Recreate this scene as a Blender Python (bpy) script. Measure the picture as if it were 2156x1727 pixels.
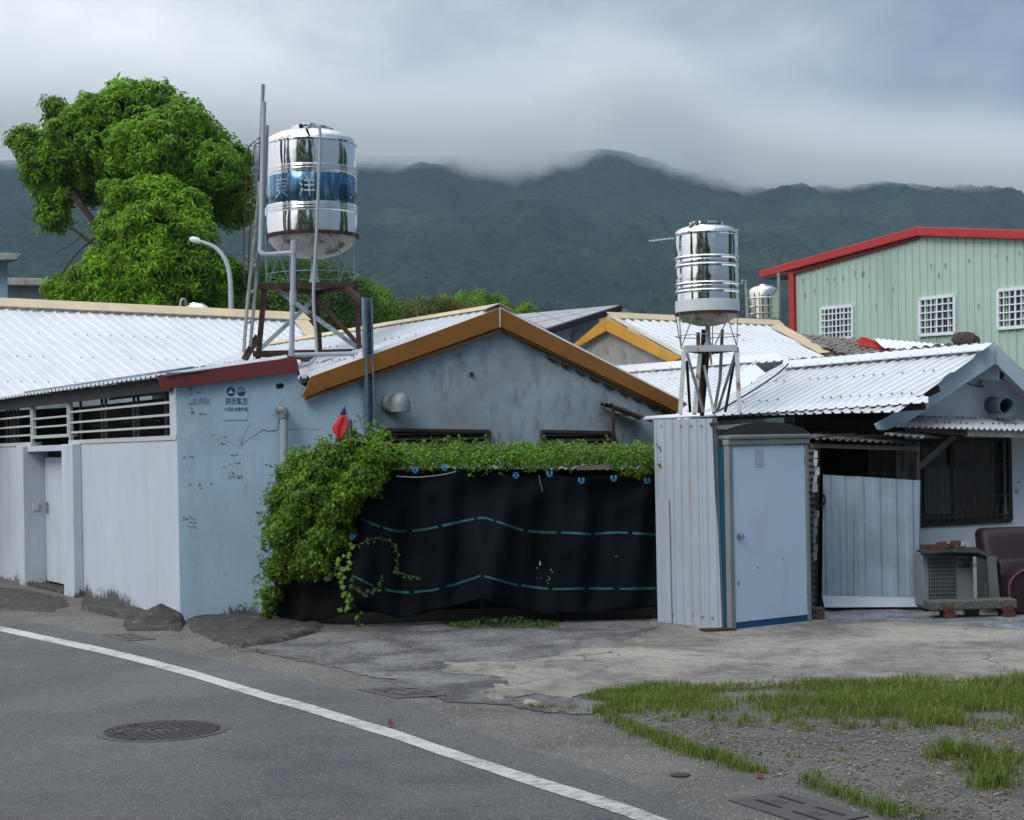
import bpy, bmesh, math, random
import numpy as np
from mathutils import Vector, Matrix

for _o in list(bpy.data.objects):
    bpy.data.objects.remove(_o)
random.seed(11)
rng = np.random.default_rng(11)
SC = bpy.context.scene
COL = SC.collection

# ---------------------------------------------------------------- camera
F, CX, HY, CH = 3500.0, 1078.0, 942.0, 1.97      # focal length, centre column, horizon row (in photo units of 2156 across), eye height
ROLL = math.radians(1.1)                          # the photograph is slightly tilted
CR, SR = math.cos(ROLL), math.sin(ROLL)
DK = 5.0 / 3.0                                    # distances below are counted in units of 1.667 m
cam_data = bpy.data.cameras.new('camera')
cam_data.sensor_width = 36.0
cam_data.lens = 36.0 * F / 2156.0
cam_data.shift_y = (HY - 863.5) / 2156.0
cam_data.clip_start = 0.05
cam_data.clip_end = 12000
cam = bpy.data.objects.new('camera', cam_data)
COL.objects.link(cam)
cam.location = (0, 0, CH)
cam.rotation_euler = (math.radians(90), ROLL, 0)
SC.camera = cam

# ---------------------------------------------------------------- sky, sun, exposure
SUN_DIR = Vector((-0.42, -0.62, 0.66)).normalized()
sun_el = math.asin(SUN_DIR.z)
sun_az = math.atan2(SUN_DIR.x, SUN_DIR.y)
world = bpy.data.worlds.new('World')
SC.world = world
world.use_nodes = True


class NT:
    """small helper for building node trees"""
    def __init__(self, tree):
        self.t = tree
        tree.nodes.clear()

    def n(self, typ, **kw):
        nd = self.t.nodes.new(typ)
        for k, v in kw.items():
            if k.startswith('i_'):
                key = k[2:]
                nd.inputs[int(key) if key.isdigit() else key.replace('_', ' ')].default_value = v
            else:
                setattr(nd, k, v)
        return nd

    def l(self, a, b):
        self.t.links.new(a, b)

    def math(self, op, a, b=None, c=None, clamp=False):
        nd = self.n('ShaderNodeMath', operation=op, use_clamp=clamp)
        for i, x in enumerate((a, b, c)):
            if x is None:
                continue
            if isinstance(x, (int, float)):
                nd.inputs[i].default_value = x
            else:
                self.l(x, nd.inputs[i])
        return nd.outputs[0]

    def mix(self, f, a, b, blend='MIX'):
        nd = self.n('ShaderNodeMix', data_type='RGBA', blend_type=blend)
        for s, x in ((nd.inputs[0], f), (nd.inputs[6], a), (nd.inputs[7], b)):
            if isinstance(x, (int, float)):
                s.default_value = x
            elif isinstance(x, (tuple, list)):
                s.default_value = (*x[:3], 1)
            else:
                self.l(x, s)
        return nd.outputs[2]

    def ramp(self, f, stops, interp='LINEAR'):
        nd = self.n('ShaderNodeValToRGB')
        cr = nd.color_ramp
        cr.interpolation = interp
        while len(cr.elements) < len(stops):
            cr.elements.new(0.5)
        for e, (p, c) in zip(cr.elements, stops):
            e.position = p
            e.color = (c, c, c, 1) if isinstance(c, (int, float)) else (*c[:3], 1)
        self.l(f, nd.inputs[0])
        return nd.outputs[0]

    def noise(self, vec, scale, detail=4, rough=0.55, dist=0.0):
        nd = self.n('ShaderNodeTexNoise')
        nd.inputs['Scale'].default_value = scale
        nd.inputs['Detail'].default_value = detail
        nd.inputs['Roughness'].default_value = rough
        nd.inputs['Distortion'].default_value = dist
        if vec is not None:
            self.l(vec, nd.inputs['Vector'])
        return nd.outputs['Fac']

    def mapping(self, vec, scale=(1, 1, 1), rot=(0, 0, 0), loc=(0, 0, 0)):
        nd = self.n('ShaderNodeMapping')
        nd.inputs['Scale'].default_value = scale
        nd.inputs['Rotation'].default_value = rot
        nd.inputs['Location'].default_value = loc
        self.l(vec, nd.inputs['Vector'])
        return nd.outputs[0]


def build_world():
    w = NT(world.node_tree)
    sky = w.n('ShaderNodeTexSky', sky_type='NISHITA')
    sky.sun_disc = False
    sky.sun_elevation = sun_el
    sky.sun_rotation = sun_az
    tc = w.n('ShaderNodeTexCoord').outputs['Generated']
    sep = w.n('ShaderNodeSeparateXYZ')
    w.l(tc, sep.inputs[0])
    n1 = w.noise(w.mapping(tc, (1.0, 1.0, 1.7), (0, 0, 0.2), (1.3, 0.2, 0.1)), 3.4, 6, 0.52, 0.35)
    n2 = w.noise(w.mapping(tc, (1.0, 1.0, 2.1), (0.2, 0, 0.4), (4.1, 2.2, 0.7)), 8.5, 6, 0.55, 0.3)
    m = w.math('ADD', w.math('MULTIPLY', n1, 0.70), w.math('MULTIPLY', n2, 0.30))
    # thinner cloud towards the side the daylight comes from: brighter there
    dt = w.n('ShaderNodeVectorMath', operation='DOT_PRODUCT')
    w.l(tc, dt.inputs[0])
    dt.inputs[1].default_value = Vector((-0.80, 0.05, 0.60)).normalized()
    glow = w.math('MULTIPLY', w.math('ADD', dt.outputs['Value'], 0.25), 0.62)
    m = w.math('ADD', m, w.math('SUBTRACT', glow, 0.30))
    cloud = w.ramp(m, [(0.28, (0.135, 0.175, 0.235)), (0.40, (0.23, 0.275, 0.335)), (0.50, (0.37, 0.41, 0.46)),
                       (0.60, (0.56, 0.585, 0.61)), (0.76, (0.80, 0.81, 0.82))])
    # overcast skies are brighter overhead than near the horizon
    up = w.math('ADD', w.math('MULTIPLY', w.math('POWER', w.math('MAXIMUM', sep.outputs[2], 0.0), 1.3), 1.2), 0.80)
    b1 = w.n('ShaderNodeBackground')
    w.l(sky.outputs[0], b1.inputs[0])
    b1.inputs[1].default_value = 0.08
    b2 = w.n('ShaderNodeBackground')
    w.l(cloud, b2.inputs[0])
    w.l(up, b2.inputs[1])
    mx = w.n('ShaderNodeMixShader')
    mx.inputs[0].default_value = 0.90
    w.l(b1.outputs[0], mx.inputs[1])
    w.l(b2.outputs[0], mx.inputs[2])
    out = w.n('ShaderNodeOutputWorld')
    w.l(mx.outputs[0], out.inputs[0])


build_world()
sun_data = bpy.data.lights.new('sun', 'SUN')
sun_data.energy = 0.9
sun_data.angle = math.radians(24)
sun_data.color = (1.0, 0.96, 0.90)
sun = bpy.data.objects.new('sun', sun_data)
COL.objects.link(sun)
sun.location = (0, 0, 40)
sun.rotation_euler = SUN_DIR.to_track_quat('Z', 'Y').to_euler()

SC.view_settings.view_transform = 'Standard'
SC.view_settings.look = 'None'
SC.view_settings.exposure = 0.55
SC.view_settings.gamma = 1.0
SC.view_settings.use_curve_mapping = False
SC.render.engine = 'CYCLES'
SC.cycles.max_bounces = 6
SC.cycles.diffuse_bounces = 3
SC.cycles.glossy_bounces = 3
SC.cycles.transmission_bounces = 4
SC.cycles.transparent_max_bounces = 8
SC.cycles.volume_bounces = 4
SC.cycles.caustics_reflective = False
SC.cycles.caustics_refractive = False
SC.cycles.use_denoising = True

# ---------------------------------------------------------------- geometry helpers
UP = Vector((0, 0, 1))


def ray(px, py):
    u, v = px - CX, py - HY
    return Vector(((u * CR - v * SR) / F, 1.0, -(v * CR + u * SR) / F))


def P(px, py, d):
    """point seen at photo column px, row py, at d distance units in front of the camera"""
    return Vector((0, 0, CH)) + ray(px, py) * (d * DK)


def G(px, py, z=0.0):
    r = ray(px, py)
    return Vector((0, 0, CH)) + r * ((z - CH) / r.z)


def lvl(px, py, z):
    """point at height z on the line of sight"""
    r = ray(px, py)
    return Vector((0, 0, CH)) + r * ((z - CH) / r.z)


def foot(p, z=0.0):
    return Vector((p.x, p.y, z))


def ray_plane(px, py, p0, n):
    r = ray(px, py)
    c = Vector((0, 0, CH))
    t = (p0 - c).dot(n) / r.dot(n)
    return c + r * t


ORG = {}


def tag(o, label=None, cat=None, group=None, kind=None):
    if label: o['label'] = label
    if cat: o['category'] = cat
    if group: o['group'] = group
    if kind: o['kind'] = kind
    return o


def thing(name, label, cat, loc, group=None, kind=None):
    o = bpy.data.objects.new(name, None)
    o.empty_display_size = 0.2
    COL.objects.link(o)
    o.location = loc
    ORG[o.name] = Vector(loc)
    return tag(o, label, cat, group, kind)


def link_mesh(name, me, mat, parent=None, org=None):
    o = bpy.data.objects.new(name, me)
    COL.objects.link(o)
    if mat is not None:
        me.materials.append(mat)
    if parent is not None:
        o.parent = parent
        ORG[o.name] = ORG[parent.name]
    else:
        o.location = org if org is not None else (0, 0, 0)
        ORG[o.name] = Vector(o.location)
    return o


def raw_mesh(name, v, f, mat, parent=None, smooth=True, org=None, angle=0.7):
    """v: world coordinates"""
    v = np.asarray([tuple(x) for x in v] if not isinstance(v, np.ndarray) else v, dtype=np.float64)
    if parent is not None:
        o3 = np.array(ORG[parent.name])
    else:
        if org is None:
            org = Vector(((v[:, 0].min() + v[:, 0].max()) / 2, (v[:, 1].min() + v[:, 1].max()) / 2, v[:, 2].min()))
        o3 = np.array(org)
    v = v - o3
    me = bpy.data.meshes.new(name)
    if isinstance(f, np.ndarray):
        k = f.shape[1]
        me.vertices.add(len(v))
        me.vertices.foreach_set('co', v.astype(np.float32).ravel())
        me.loops.add(f.size)
        me.loops.foreach_set('vertex_index', f.astype(np.int32).ravel())
        me.polygons.add(len(f))
        me.polygons.foreach_set('loop_start', np.arange(0, f.size, k, dtype=np.int32))
        me.update(calc_edges=True)
    else:
        me.from_pydata(v.tolist(), [], f)
        me.update()
    me.polygons.foreach_set('use_smooth', [smooth] * len(me.polygons))
    if smooth and angle:
        me.set_sharp_from_angle(angle=angle)
    return link_mesh(name, me, mat, parent, Vector(o3) if parent is None else None)


class MB:
    """collects solids in world coordinates; build() links them as one mesh"""
    def __init__(self):
        self.v, self.f = [], []

    def add(self, v, f):
        b = len(self.v)
        self.v += [Vector(x) for x in v]
        self.f += [[i + b for i in q] for q in f]
        return self

    def hexa(self, c8):
        return self.add(c8, [(0, 3, 2, 1), (4, 5, 6, 7), (0, 1, 5, 4), (1, 2, 6, 5), (2, 3, 7, 6), (3, 0, 4, 7)])

    def box(self, c, ax, ay, az):
        """centre and three half-axis vectors"""
        c, ax, ay, az = map(Vector, (c, ax, ay, az))
        return self.hexa([c - ax - ay - az, c + ax - ay - az, c + ax + ay - az, c - ax + ay - az,
                          c - ax - ay + az, c + ax - ay + az, c + ax + ay + az, c - ax + ay + az])

    def bar(self, p, q, w, h=None, up=UP):
        p, q = Vector(p), Vector(q)
        h = h or w
        d = (q - p).normalized()
        up = Vector(up)
        s = d.cross(up)
        if s.length < 1e-3:
            s = d.cross(Vector((1, 0.3, 0)))
        s.normalize()
        u = s.cross(d).normalized()
        return self.box((p + q) / 2, s * w / 2, (q - p) / 2, u * h / 2)

    def angle(self, p, q, w, t, up=UP):
        """steel angle section between p and q"""
        p, q = Vector(p), Vector(q)
        d = (q - p).normalized()
        s = d.cross(Vector(up))
        if s.length < 1e-3:
            s = d.cross(Vector((1, 0.3, 0)))
        s.normalize()
        u = s.cross(d).normalized()
        self.box((p + q) / 2, s * w / 2, (q - p) / 2, u * t / 2)
        self.box((p + q) / 2 + s * (w / 2 - t / 2) - u * (w / 2 + t * 0.45), s * t / 2, (q - p) / 2, u * w / 2)
        return self

    def tube(self, pts, r, n=8, cap=True):
        pts = [Vector(p) for p in pts]
        rs = r if isinstance(r, (list, tuple)) else [r] * len(pts)
        rings = []
        prev = None
        for i, p in enumerate(pts):
            d = (pts[min(i + 1, len(pts) - 1)] - pts[max(i - 1, 0)]).normalized()
            if prev is None:
                s = d.cross(UP)
                if s.length < 1e-3:
                    s = d.cross(Vector((1, 0, 0)))
            else:
                s = prev - d * prev.dot(d)
            s.normalize()
            prev = s
            u = d.cross(s)
            rings.append([p + (s * math.cos(2 * math.pi * k / n) + u * math.sin(2 * math.pi * k / n)) * rs[i] for k in range(n)])
        v = [x for rg in rings for x in rg]
        f = []
        for i in range(len(rings) - 1):
            for k in range(n):
                a, b = i * n + k, i * n + (k + 1) % n
                f.append((a, b, b + n, a + n))
        if cap:
            f.append(tuple(range(n - 1, -1, -1)))
            f.append(tuple((len(rings) - 1) * n + k for k in range(n)))
        return self.add(v, f)

    def ring(self, c, nrm, R, r, n=18, m=6):
        c, nrm = Vector(c), Vector(nrm).normalized()
        a = nrm.cross(UP)
        if a.length < 1e-3:
            a = Vector((1, 0, 0))
        a.normalize()
        b = nrm.cross(a)
        v, f = [], []
        for i in range(n):
            t = 2 * math.pi * i / n
            e = a * math.cos(t) + b * math.sin(t)
            for k in range(m):
                s = 2 * math.pi * k / m
                v.append(c + e * (R + r * math.cos(s)) + nrm * r * math.sin(s))
        for i in range(n):
            for k in range(m):
                f.append((i * m + k, ((i + 1) % n) * m + k, ((i + 1) % n) * m + (k + 1) % m, i * m + (k + 1) % m))
        return self.add(v, f)

    def lathe(self, c, prof, n=40):
        c = Vector(c)
        v, f = [], []
        for r, z in prof:
            for k in range(n):
                t = 2 * math.pi * k / n
                v.append(c + Vector((r * math.cos(t), r * math.sin(t), z)))
        for i in range(len(prof) - 1):
            for k in range(n):
                a, b = i * n + k, i * n + (k + 1) % n
                f.append((a, b, b + n, a + n))
        if prof[0][0] > 1e-6:
            f.append(tuple(range(n - 1, -1, -1)))
        if prof[-1][0] > 1e-6:
            f.append(tuple((len(prof) - 1) * n + k for k in range(n)))
        return self.add(v, f)

    def prism(self, poly, ext):
        poly = [Vector(p) for p in poly]
        ext = Vector(ext)
        n = len(poly)
        nrm = Vector((0, 0, 0))
        for i in range(n):
            nrm += poly[i].cross(poly[(i + 1) % n])
        if nrm.dot(ext) > 0:
            poly = poly[::-1]
        v = poly + [p + ext for p in poly]
        f = [tuple(range(n)), tuple(range(2 * n - 1, n - 1, -1))]
        for i in range(n):
            j = (i + 1) % n
            f.append((j, i, i + n, j + n))
        return self.add(v, f)

    def build(self, name, mat, parent=None, smooth=True, bevel=0.0, org=None, angle=0.7):
        o = raw_mesh(name, self.v, self.f, mat, parent, smooth, org, angle)
        if bevel:
            m = o.modifiers.new('edge', 'BEVEL')
            m.width = bevel
            m.segments = 2
            m.limit_method = 'ANGLE'
            m.angle_limit = 0.6
        return o


def copy_tree(o, off, parent=None):
    """copy a thing with its parts and sub-parts, moved by off"""
    c = o.copy()
    COL.objects.link(c)
    if parent is None:
        c.location = o.location + Vector(off)
        ORG[c.name] = Vector(c.location)
    else:
        c.parent = parent
        ORG[c.name] = ORG[parent.name]
    for ch in [k for k in bpy.data.objects if k.parent == o]:
        copy_tree(ch, off, c)
    return c


def arc(p0, p1, p2, n=8):
    p0, p1, p2 = map(Vector, (p0, p1, p2))
    return [p0 * (1 - t) ** 2 + p1 * 2 * t * (1 - t) + p2 * t * t for t in [i / n for i in range(n + 1)]]


def smooth_line(pts, n=6):
    """Catmull-Rom through the points"""
    pts = [Vector(p) for p in pts]
    q = [pts[0] * 2 - pts[1]] + pts + [pts[-1] * 2 - pts[-2]]
    out = []
    for i in range(1, len(q) - 2):
        for k in range(n):
            t = k / n
            a, b, c, d = q[i - 1], q[i], q[i + 1], q[i + 2]
            out.append(0.5 * ((2 * b) + (c - a) * t + (2 * a - 5 * b + 4 * c - d) * t * t + (3 * b - a - 3 * c + d) * t ** 3))
    out.append(pts[-1])
    return out


def poly_frame(poly, vdir):
    poly = [Vector(p) for p in poly]
    n = Vector((0, 0, 0))
    for i in range(len(poly)):
        a, b = poly[i] - poly[0], poly[(i + 1) % len(poly)] - poly[0]
        n += a.cross(b)
    n.normalize()
    return poly, n


def corr(parent, name, poly, vdir, mat, nref=UP, pitch=0.2, rib=0.06, h=0.03, sheet=0.8, wave=False, screws=None,
         thick=0.005, jitter=0.002, screw_rows=1.0, phase=0.0, part_label=None):
    """profiled metal sheets covering the planar polygon; ribs run along vdir; every sheet is a part of parent"""
    poly, N = poly_frame(poly, vdir)
    if N.dot(Vector(nref)) < 0:
        N = -N
    Vv = Vector(vdir)
    Vv = (Vv - N * Vv.dot(N)).normalized()
    U = Vv.cross(N).normalized()
    O = poly[0]
    uv = [((p - O).dot(U), (p - O).dot(Vv)) for p in poly]
    us = [a for a, b in uv]
    u0, u1 = min(us), max(us)

    def lim(u):
        vs = []
        for i in range(len(uv)):
            (a, b), (c, d) = uv[i], uv[(i + 1) % len(uv)]
            if abs(c - a) < 1e-9:
                if abs(u - a) < 1e-6:
                    vs += [b, d]
                continue
            t = (u - a) / (c - a)
            if -1e-7 <= t <= 1 + 1e-7:
                vs.append(b + t * (d - b))
        return (min(vs), max(vs)) if vs else None

    def height(u):
        x = ((u - u0 + phase) % pitch)
        if wave:
            return h * 0.5 * (1 - math.cos(2 * math.pi * x / pitch))
        x = abs(x - pitch / 2)
        e = rib * 0.25
        if x < rib / 2 - e: return h
        if x < rib / 2: return h * (rib / 2 - x) / e
        return 0.0
    bps = set()
    k = math.floor((u0) / pitch) - 1
    nb = int((u1 - u0) / pitch) + 3
    for i in range(-1, nb):
        base = u0 - phase + i * pitch
        if wave:
            for j in range(8):
                bps.add(base + pitch * j / 8)
        else:
            c = base + pitch / 2
            for dx in (-rib / 2, -rib / 4, rib / 4, rib / 2):
                bps.add(c + dx)
    for a in us:
        bps.add(a)
    edges = [u0]
    x = u0 - (phase % pitch)
    if sheet:
        step = max(1, round(sheet / pitch)) * pitch
        x += step
        while x < u1 - 0.04:
            if x > u0 + 0.04:
                edges.append(x)
            x += step
    edges.append(u1)
    for e in edges:
        bps.add(e)
    bps = sorted(b for b in bps if u0 - 1e-9 <= b <= u1 + 1e-9)
    objs = []
    for i in range(len(edges) - 1):
        a, b = edges[i], edges[i + 1]
        cols = [u for u in bps if a - 1e-9 <= u <= b + 1e-9]
        cc = []
        for u in cols:
            if not cc or u - cc[-1] > 1e-4:
                cc.append(u)
        off = random.uniform(0, jitter) + (i % 2) * 0.0025
        dv = random.uniform(-1, 1) * jitter * 2
        v, f = [], []
        for u in cc:
            lv = lim(min(max(u, u0 + 1e-6), u1 - 1e-6))
            if lv is None:
                continue
            hh = height(u) + off
            for vv in lv:
                p = O + U * u + Vv * (vv + dv) + N * hh
                v.append(p)
            for vv in lv:
                v.append(O + U * u + Vv * (vv + dv) + N * (hh - thick))
        m = len(v) // 4
        for j in range(m - 1):
            q, r = j * 4, j * 4 + 4
            f += [(q, q + 1, r + 1, r), (q + 2, r + 2, r + 3, q + 3), (q, r, r + 2, q + 2), (q + 1, q + 3, r + 3, r + 1)]
        if m > 1:
            f += [(0, 2, 3, 1), (m * 4 - 4, m * 4 - 3, m * 4 - 1, m * 4 - 2)]
            o = raw_mesh(name, v, f, mat, parent, True, angle=0.25)
            if part_label: o['label'] = part_label
            objs.append(o)
    if screws is not None:
        mb = MB()
        n_r = max(2, int((max(b for a, b in uv) - min(b for a, b in uv)) / screw_rows))
        i = 0
        u = u0 - phase + pitch / 2
        vmin, vmax = min(b for a, b in uv), max(b for a, b in uv)
        while u < u1:
            lv = lim(u) if u0 < u < u1 else None
            if lv:
                for r in range(n_r + 1):
                    if random.random() < 0.3:
                        continue
                    vv = vmin + (vmax - vmin) * (r + 0.3) / n_r + random.uniform(-.02, .02)
                    if lv[0] + .05 < vv < lv[1] - .05:
                        c = O + U * (u + random.uniform(-.006, .006)) + Vv * vv + N * (h + 0.006)
                        s = 0.011
                        mb.add([c - U * s - Vv * s, c + U * s - Vv * s, c + U * s + Vv * s, c - U * s + Vv * s, c + N * 0.018],
                               [(0, 1, 4), (1, 2, 4), (2, 3, 4), (3, 0, 4)])
            u += pitch
        if mb.v:
            o = mb.build('roof_screws', screws, parent, False)
            o['kind'] = 'stuff'
    return objs
# ---------------------------------------------------------------- materials
MATS = {}


def mat(name, base, rough=0.6, metal=0.0, var=0.18, vscale=2.0, dirt=(), bump=0.0, bscale=60.0, bdist=0.01, zdirt=None,
        spec=0.35, transl=0.0, island=0.0, rvar=0.0):
    m = bpy.data.materials.new(name)
    m.use_nodes = True
    t = NT(m.node_tree)
    geo = t.n('ShaderNodeNewGeometry')
    pos = geo.outputs['Position']
    n = t.noise(pos, vscale, 5, 0.6)
    f = t.ramp(n, [(0.28, 0.0), (0.72, 1.0)])
    b = Vector(base)
    col = t.mix(f, tuple(b * (1 - var)), tuple(b * (1 + var)))
    for (dc, amt, sc, st, lo, hi) in dirt:
        dn = t.noise(t.mapping(pos, st), sc, 6, 0.65, 0.2)
        df = t.math('MULTIPLY', t.ramp(dn, [(lo, 0.0), (hi, 1.0)]), amt)
        col = t.mix(df, col, dc)
    if zdirt:
        zc, z0, z1, sc = zdirt
        sp = t.n('ShaderNodeSeparateXYZ')
        t.l(pos, sp.inputs[0])
        zn = t.noise(t.mapping(pos, (1, 1, 0.55)), sc * 2.2, 9, 0.80, 0.9)
        zlow = t.noise(pos, 0.8, 2, 0.5)
        zz = t.math('DIVIDE', t.math('SUBTRACT', sp.outputs[2], z0), z1 - z0)
        zz = t.math('ADD', t.math('MULTIPLY', t.math('MAXIMUM', zz, 0.0), 0.62), t.math('MULTIPLY', t.math('SUBTRACT', 0.56, zlow), 0.9))
        df = t.ramp(t.math('SUBTRACT', zn, zz), [(0.38, 0.0), (0.45, 0.9)])
        col = t.mix(df, col, zc)
    if island:
        ri = geo.outputs['Random Per Island']
        k = t.math('ADD', t.math('MULTIPLY', ri, island * 2), 1 - island)
        hs = t.n('ShaderNodeHueSaturation')
        t.l(k, hs.inputs['Value'])
        t.l(t.math('ADD', t.math('MULTIPLY', ri, 0.03), 0.485), hs.inputs['Hue'])
        t.l(col, hs.inputs['Color'])
        col = hs.outputs[0]
    bs = t.n('ShaderNodeBsdfPrincipled')
    t.l(col, bs.inputs['Base Color'])
    bs.inputs['Roughness'].default_value = rough
    if rvar:
        t.l(t.math('ADD', t.math('MULTIPLY', f, rvar), rough - rvar / 2), bs.inputs['Roughness'])
    bs.inputs['Metallic'].default_value = metal
    bs.inputs['Specular IOR Level'].default_value = spec
    if bump:
        bn = t.noise(pos, bscale, 4, 0.6)
        bp = t.n('ShaderNodeBump')
        bp.inputs['Strength'].default_value = bump
        bp.inputs['Distance'].default_value = bdist
        t.l(bn, bp.inputs['Height'])
        t.l(bp.outputs[0], bs.inputs['Normal'])
    sh = bs.outputs[0]
    if transl:
        tr = t.n('ShaderNodeBsdfTranslucent')
        br = t.mix(0.5, col, (0.16, 0.26, 0.02))
        t.l(br, tr.inputs[0])
        mx = t.n('ShaderNodeMixShader')
        mx.inputs[0].default_value = transl
        t.l(sh, mx.inputs[1])
        t.l(tr.outputs[0], mx.inputs[2])
        sh = mx.outputs[0]
    o = t.n('ShaderNodeOutputMaterial')
    t.l(sh, o.inputs[0])
    MATS[name] = m
    return m


GREY = (0.16, 0.17, 0.17)
M_white = mat('white_plaster', (0.475, 0.535, 0.62), 0.85, var=0.07, vscale=1.3, bump=0.25, bscale=90,
              dirt=[((0.33, 0.35, 0.36), 0.40, 2.6, (1, 1, 0.10), 0.52, 0.72), ((0.36, 0.36, 0.34), 0.35, 9, (1, 1, .4), 0.56, 0.7)],
              zdirt=((0.045, 0.04, 0.034), 0.02, 0.62, 5.5))
M_blue = mat('pale_blue_plaster', (0.46, 0.645, 0.80), 0.85, var=0.09, vscale=1.1, bump=0.3, bscale=80,
             dirt=[((0.27, 0.38, 0.47), 0.50, 2.4, (1, 1, 0.16), 0.50, 0.74), ((0.24, 0.30, 0.34), 0.4, 11, (1, 1, 0.5), 0.59, 0.70), ((0.62, 0.74, 0.82), 0.5, 3.0, (1, 1, .7), 0.56, 0.66)],
             zdirt=((0.05, 0.06, 0.06), 0.0, 0.45, 6.0))
M_cement = mat('grey_cement', (0.34, 0.43, 0.50), 0.9, var=0.16, vscale=1.6, bump=0.5, bscale=70,
               dirt=[((0.13, 0.15, 0.165), 0.65, 5.0, (1, 1, 0.45), 0.50, 0.70), ((0.24, 0.26, 0.27), 0.7, .45, (1, 1, 1), .45, .6), ((0.36, 0.42, 0.48), 0.4, 2.2, (1, 1, 0.5), 0.52, 0.75)])
M_cement2 = mat('weathered_cement', (0.27, 0.27, 0.26), 0.9, var=0.25, vscale=3, bump=0.4, bscale=60,
                dirt=[((0.10, 0.10, 0.10), 0.6, 6.0, (1, 1, 0.4), 0.5, 0.7)])
M_roof = mat('white_roof_sheet', (0.585, 0.62, 0.67), 0.42, var=0.05, vscale=1.0, spec=0.4,
             dirt=[((0.38, 0.40, 0.42), 0.45, 1.6, (1, 1, 1), 0.50, 0.72), ((0.42, 0.40, 0.38), 0.45, 26, (1, 1, 1), 0.62, 0.72)])
M_roof_in = mat('roof_flashing', (0.60, 0.64, 0.69), 0.45, var=0.05)
M_maroon = mat('maroon_fascia', (0.20, 0.042, 0.045), 0.5, var=0.12, dirt=[((0.10, 0.05, 0.05), 0.5, 4, (1, 1, 1), 0.55, 0.7)])
M_ochre = mat('ochre_fascia', (0.27, 0.115, 0.018), 0.5, var=0.10, dirt=[((0.14, 0.06, 0.03), 0.5, 3, (1, 1, 0.5), 0.5, 0.75)])
M_yellow = mat('yellow_fascia', (0.52, 0.27, 0.035), 0.5, var=0.10, dirt=[((0.30, 0.16, 0.05), 0.5, 2, (1, 1, 0.5), 0.5, 0.75)])
M_cream = mat('cream_ridge_cap', (0.56, 0.46, 0.30), 0.5, var=0.10, vscale=1.2, dirt=[((0.40, 0.36, 0.30), 0.5, 2.0, (1, 1, 1), 0.5, 0.7)])
M_black = mat('blackened_board', (0.022, 0.020, 0.021), 0.8, var=0.3)
M_frame = mat('pale_metal_frame', (0.46, 0.50, 0.52), 0.5, var=0.06)
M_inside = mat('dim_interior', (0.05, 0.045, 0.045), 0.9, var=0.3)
M_pvc = mat('grey_pvc', (0.33, 0.37, 0.42), 0.45, var=0.08)
M_galv = mat('galvanised_steel', (0.20, 0.27, 0.34), 0.42, metal=0.6, var=0.25, vscale=14, rvar=0.2)
M_rust = mat('rusty_steel', (0.045, 0.024, 0.018), 0.85, var=0.5, vscale=9, bump=0.4, bscale=50,
             dirt=[((0.12, 0.045, 0.022), 0.45, 7, (1, 1, 1), 0.52, 0.66), ((0.20, 0.18, 0.16), 0.5, 11, (1, 1, 1), 0.60, 0.68)])
M_chip = mat('chipped_blue_paint', (0.26, 0.33, 0.39), 0.7, var=0.2, vscale=6,
             dirt=[((0.055, 0.030, 0.022), 0.95, 8, (1, 1, 0.6), 0.53, 0.60)])
M_chipw = mat('chipped_white_paint', (0.48, 0.51, 0.54), 0.7, var=0.12, vscale=6,
              dirt=[((0.17, 0.07, 0.03), 0.9, 7, (1, 1, 0.5), 0.58, 0.66)])
M_oldpipe = mat('weathered_pipe', (0.26, 0.28, 0.27), 0.6, var=0.25, vscale=6, dirt=[((0.08, 0.06, 0.04), 0.7, 6, (1, 1, .4), 0.52, 0.65)])
M_floorshade = mat('painted_floor_shade', (0.018, 0.016, 0.013), 0.95, var=.4, vscale=6, bump=.6, bscale=30)  # near-black floor colour stands in for the shade under the cloth
M_net = mat('black_shade_cloth', (0.0058, 0.0078, 0.0110), 0.9, var=0.35, vscale=2, bump=0.5, bscale=220, bdist=0.004, spec=0.06)
M_teal = mat('teal_woven_band', (0.010, 0.095, 0.105), 0.7, var=0.3, vscale=9)
M_clip = mat('blue_plastic_clip', (0.05, 0.24, 0.46), 0.5, var=0.1)
M_sheetw = mat('white_wall_sheet', (0.385, 0.45, 0.53), 0.5, var=0.06, vscale=1.2,
               dirt=[((0.36, 0.34, 0.32), 0.5, 3, (1, 1, 0.25), 0.5, 0.75)])
M_door = mat('white_door', (0.48, 0.61, 0.78), 0.5, var=0.05, vscale=1.0, dirt=[((0.40, 0.46, 0.52), 0.35, 2.5, (1, 1, .4), 0.55, 0.75)])
M_cabin = mat('teal_fibreglass', (0.008, 0.075, 0.13), 0.4, var=0.12)
M_cabinb = mat('blue_fibreglass', (0.012, 0.07, 0.20), 0.4, var=0.12)
M_alu = mat('grey_aluminium', (0.22, 0.245, 0.26), 0.5, metal=0.2, var=0.10)
M_steel = mat('brushed_steel', (0.55, 0.55, 0.55), 0.28, metal=1.0, var=0.05)
M_gate = mat('galvanised_gate_sheet', (0.33, 0.43, 0.54), 0.5, metal=0.25, var=0.12, vscale=3,
             dirt=[((0.20, 0.26, 0.31), 0.55, 2.2, (1, 1, 0.7), 0.48, 0.70)])
M_oldsheet = mat('grey_old_sheet', (0.075, 0.080, 0.080), 0.75, var=0.35, vscale=5, dirt=[((0.07, 0.04, 0.03), 0.7, 5, (1, 1, .5), 0.5, 0.65)])
M_darkwood = mat('dark_timber', (0.045, 0.036, 0.030), 0.85, var=0.35, vscale=8)
M_greywood = mat('grey_timber', (0.13, 0.12, 0.11), 0.85, var=0.35, vscale=8)
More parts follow.
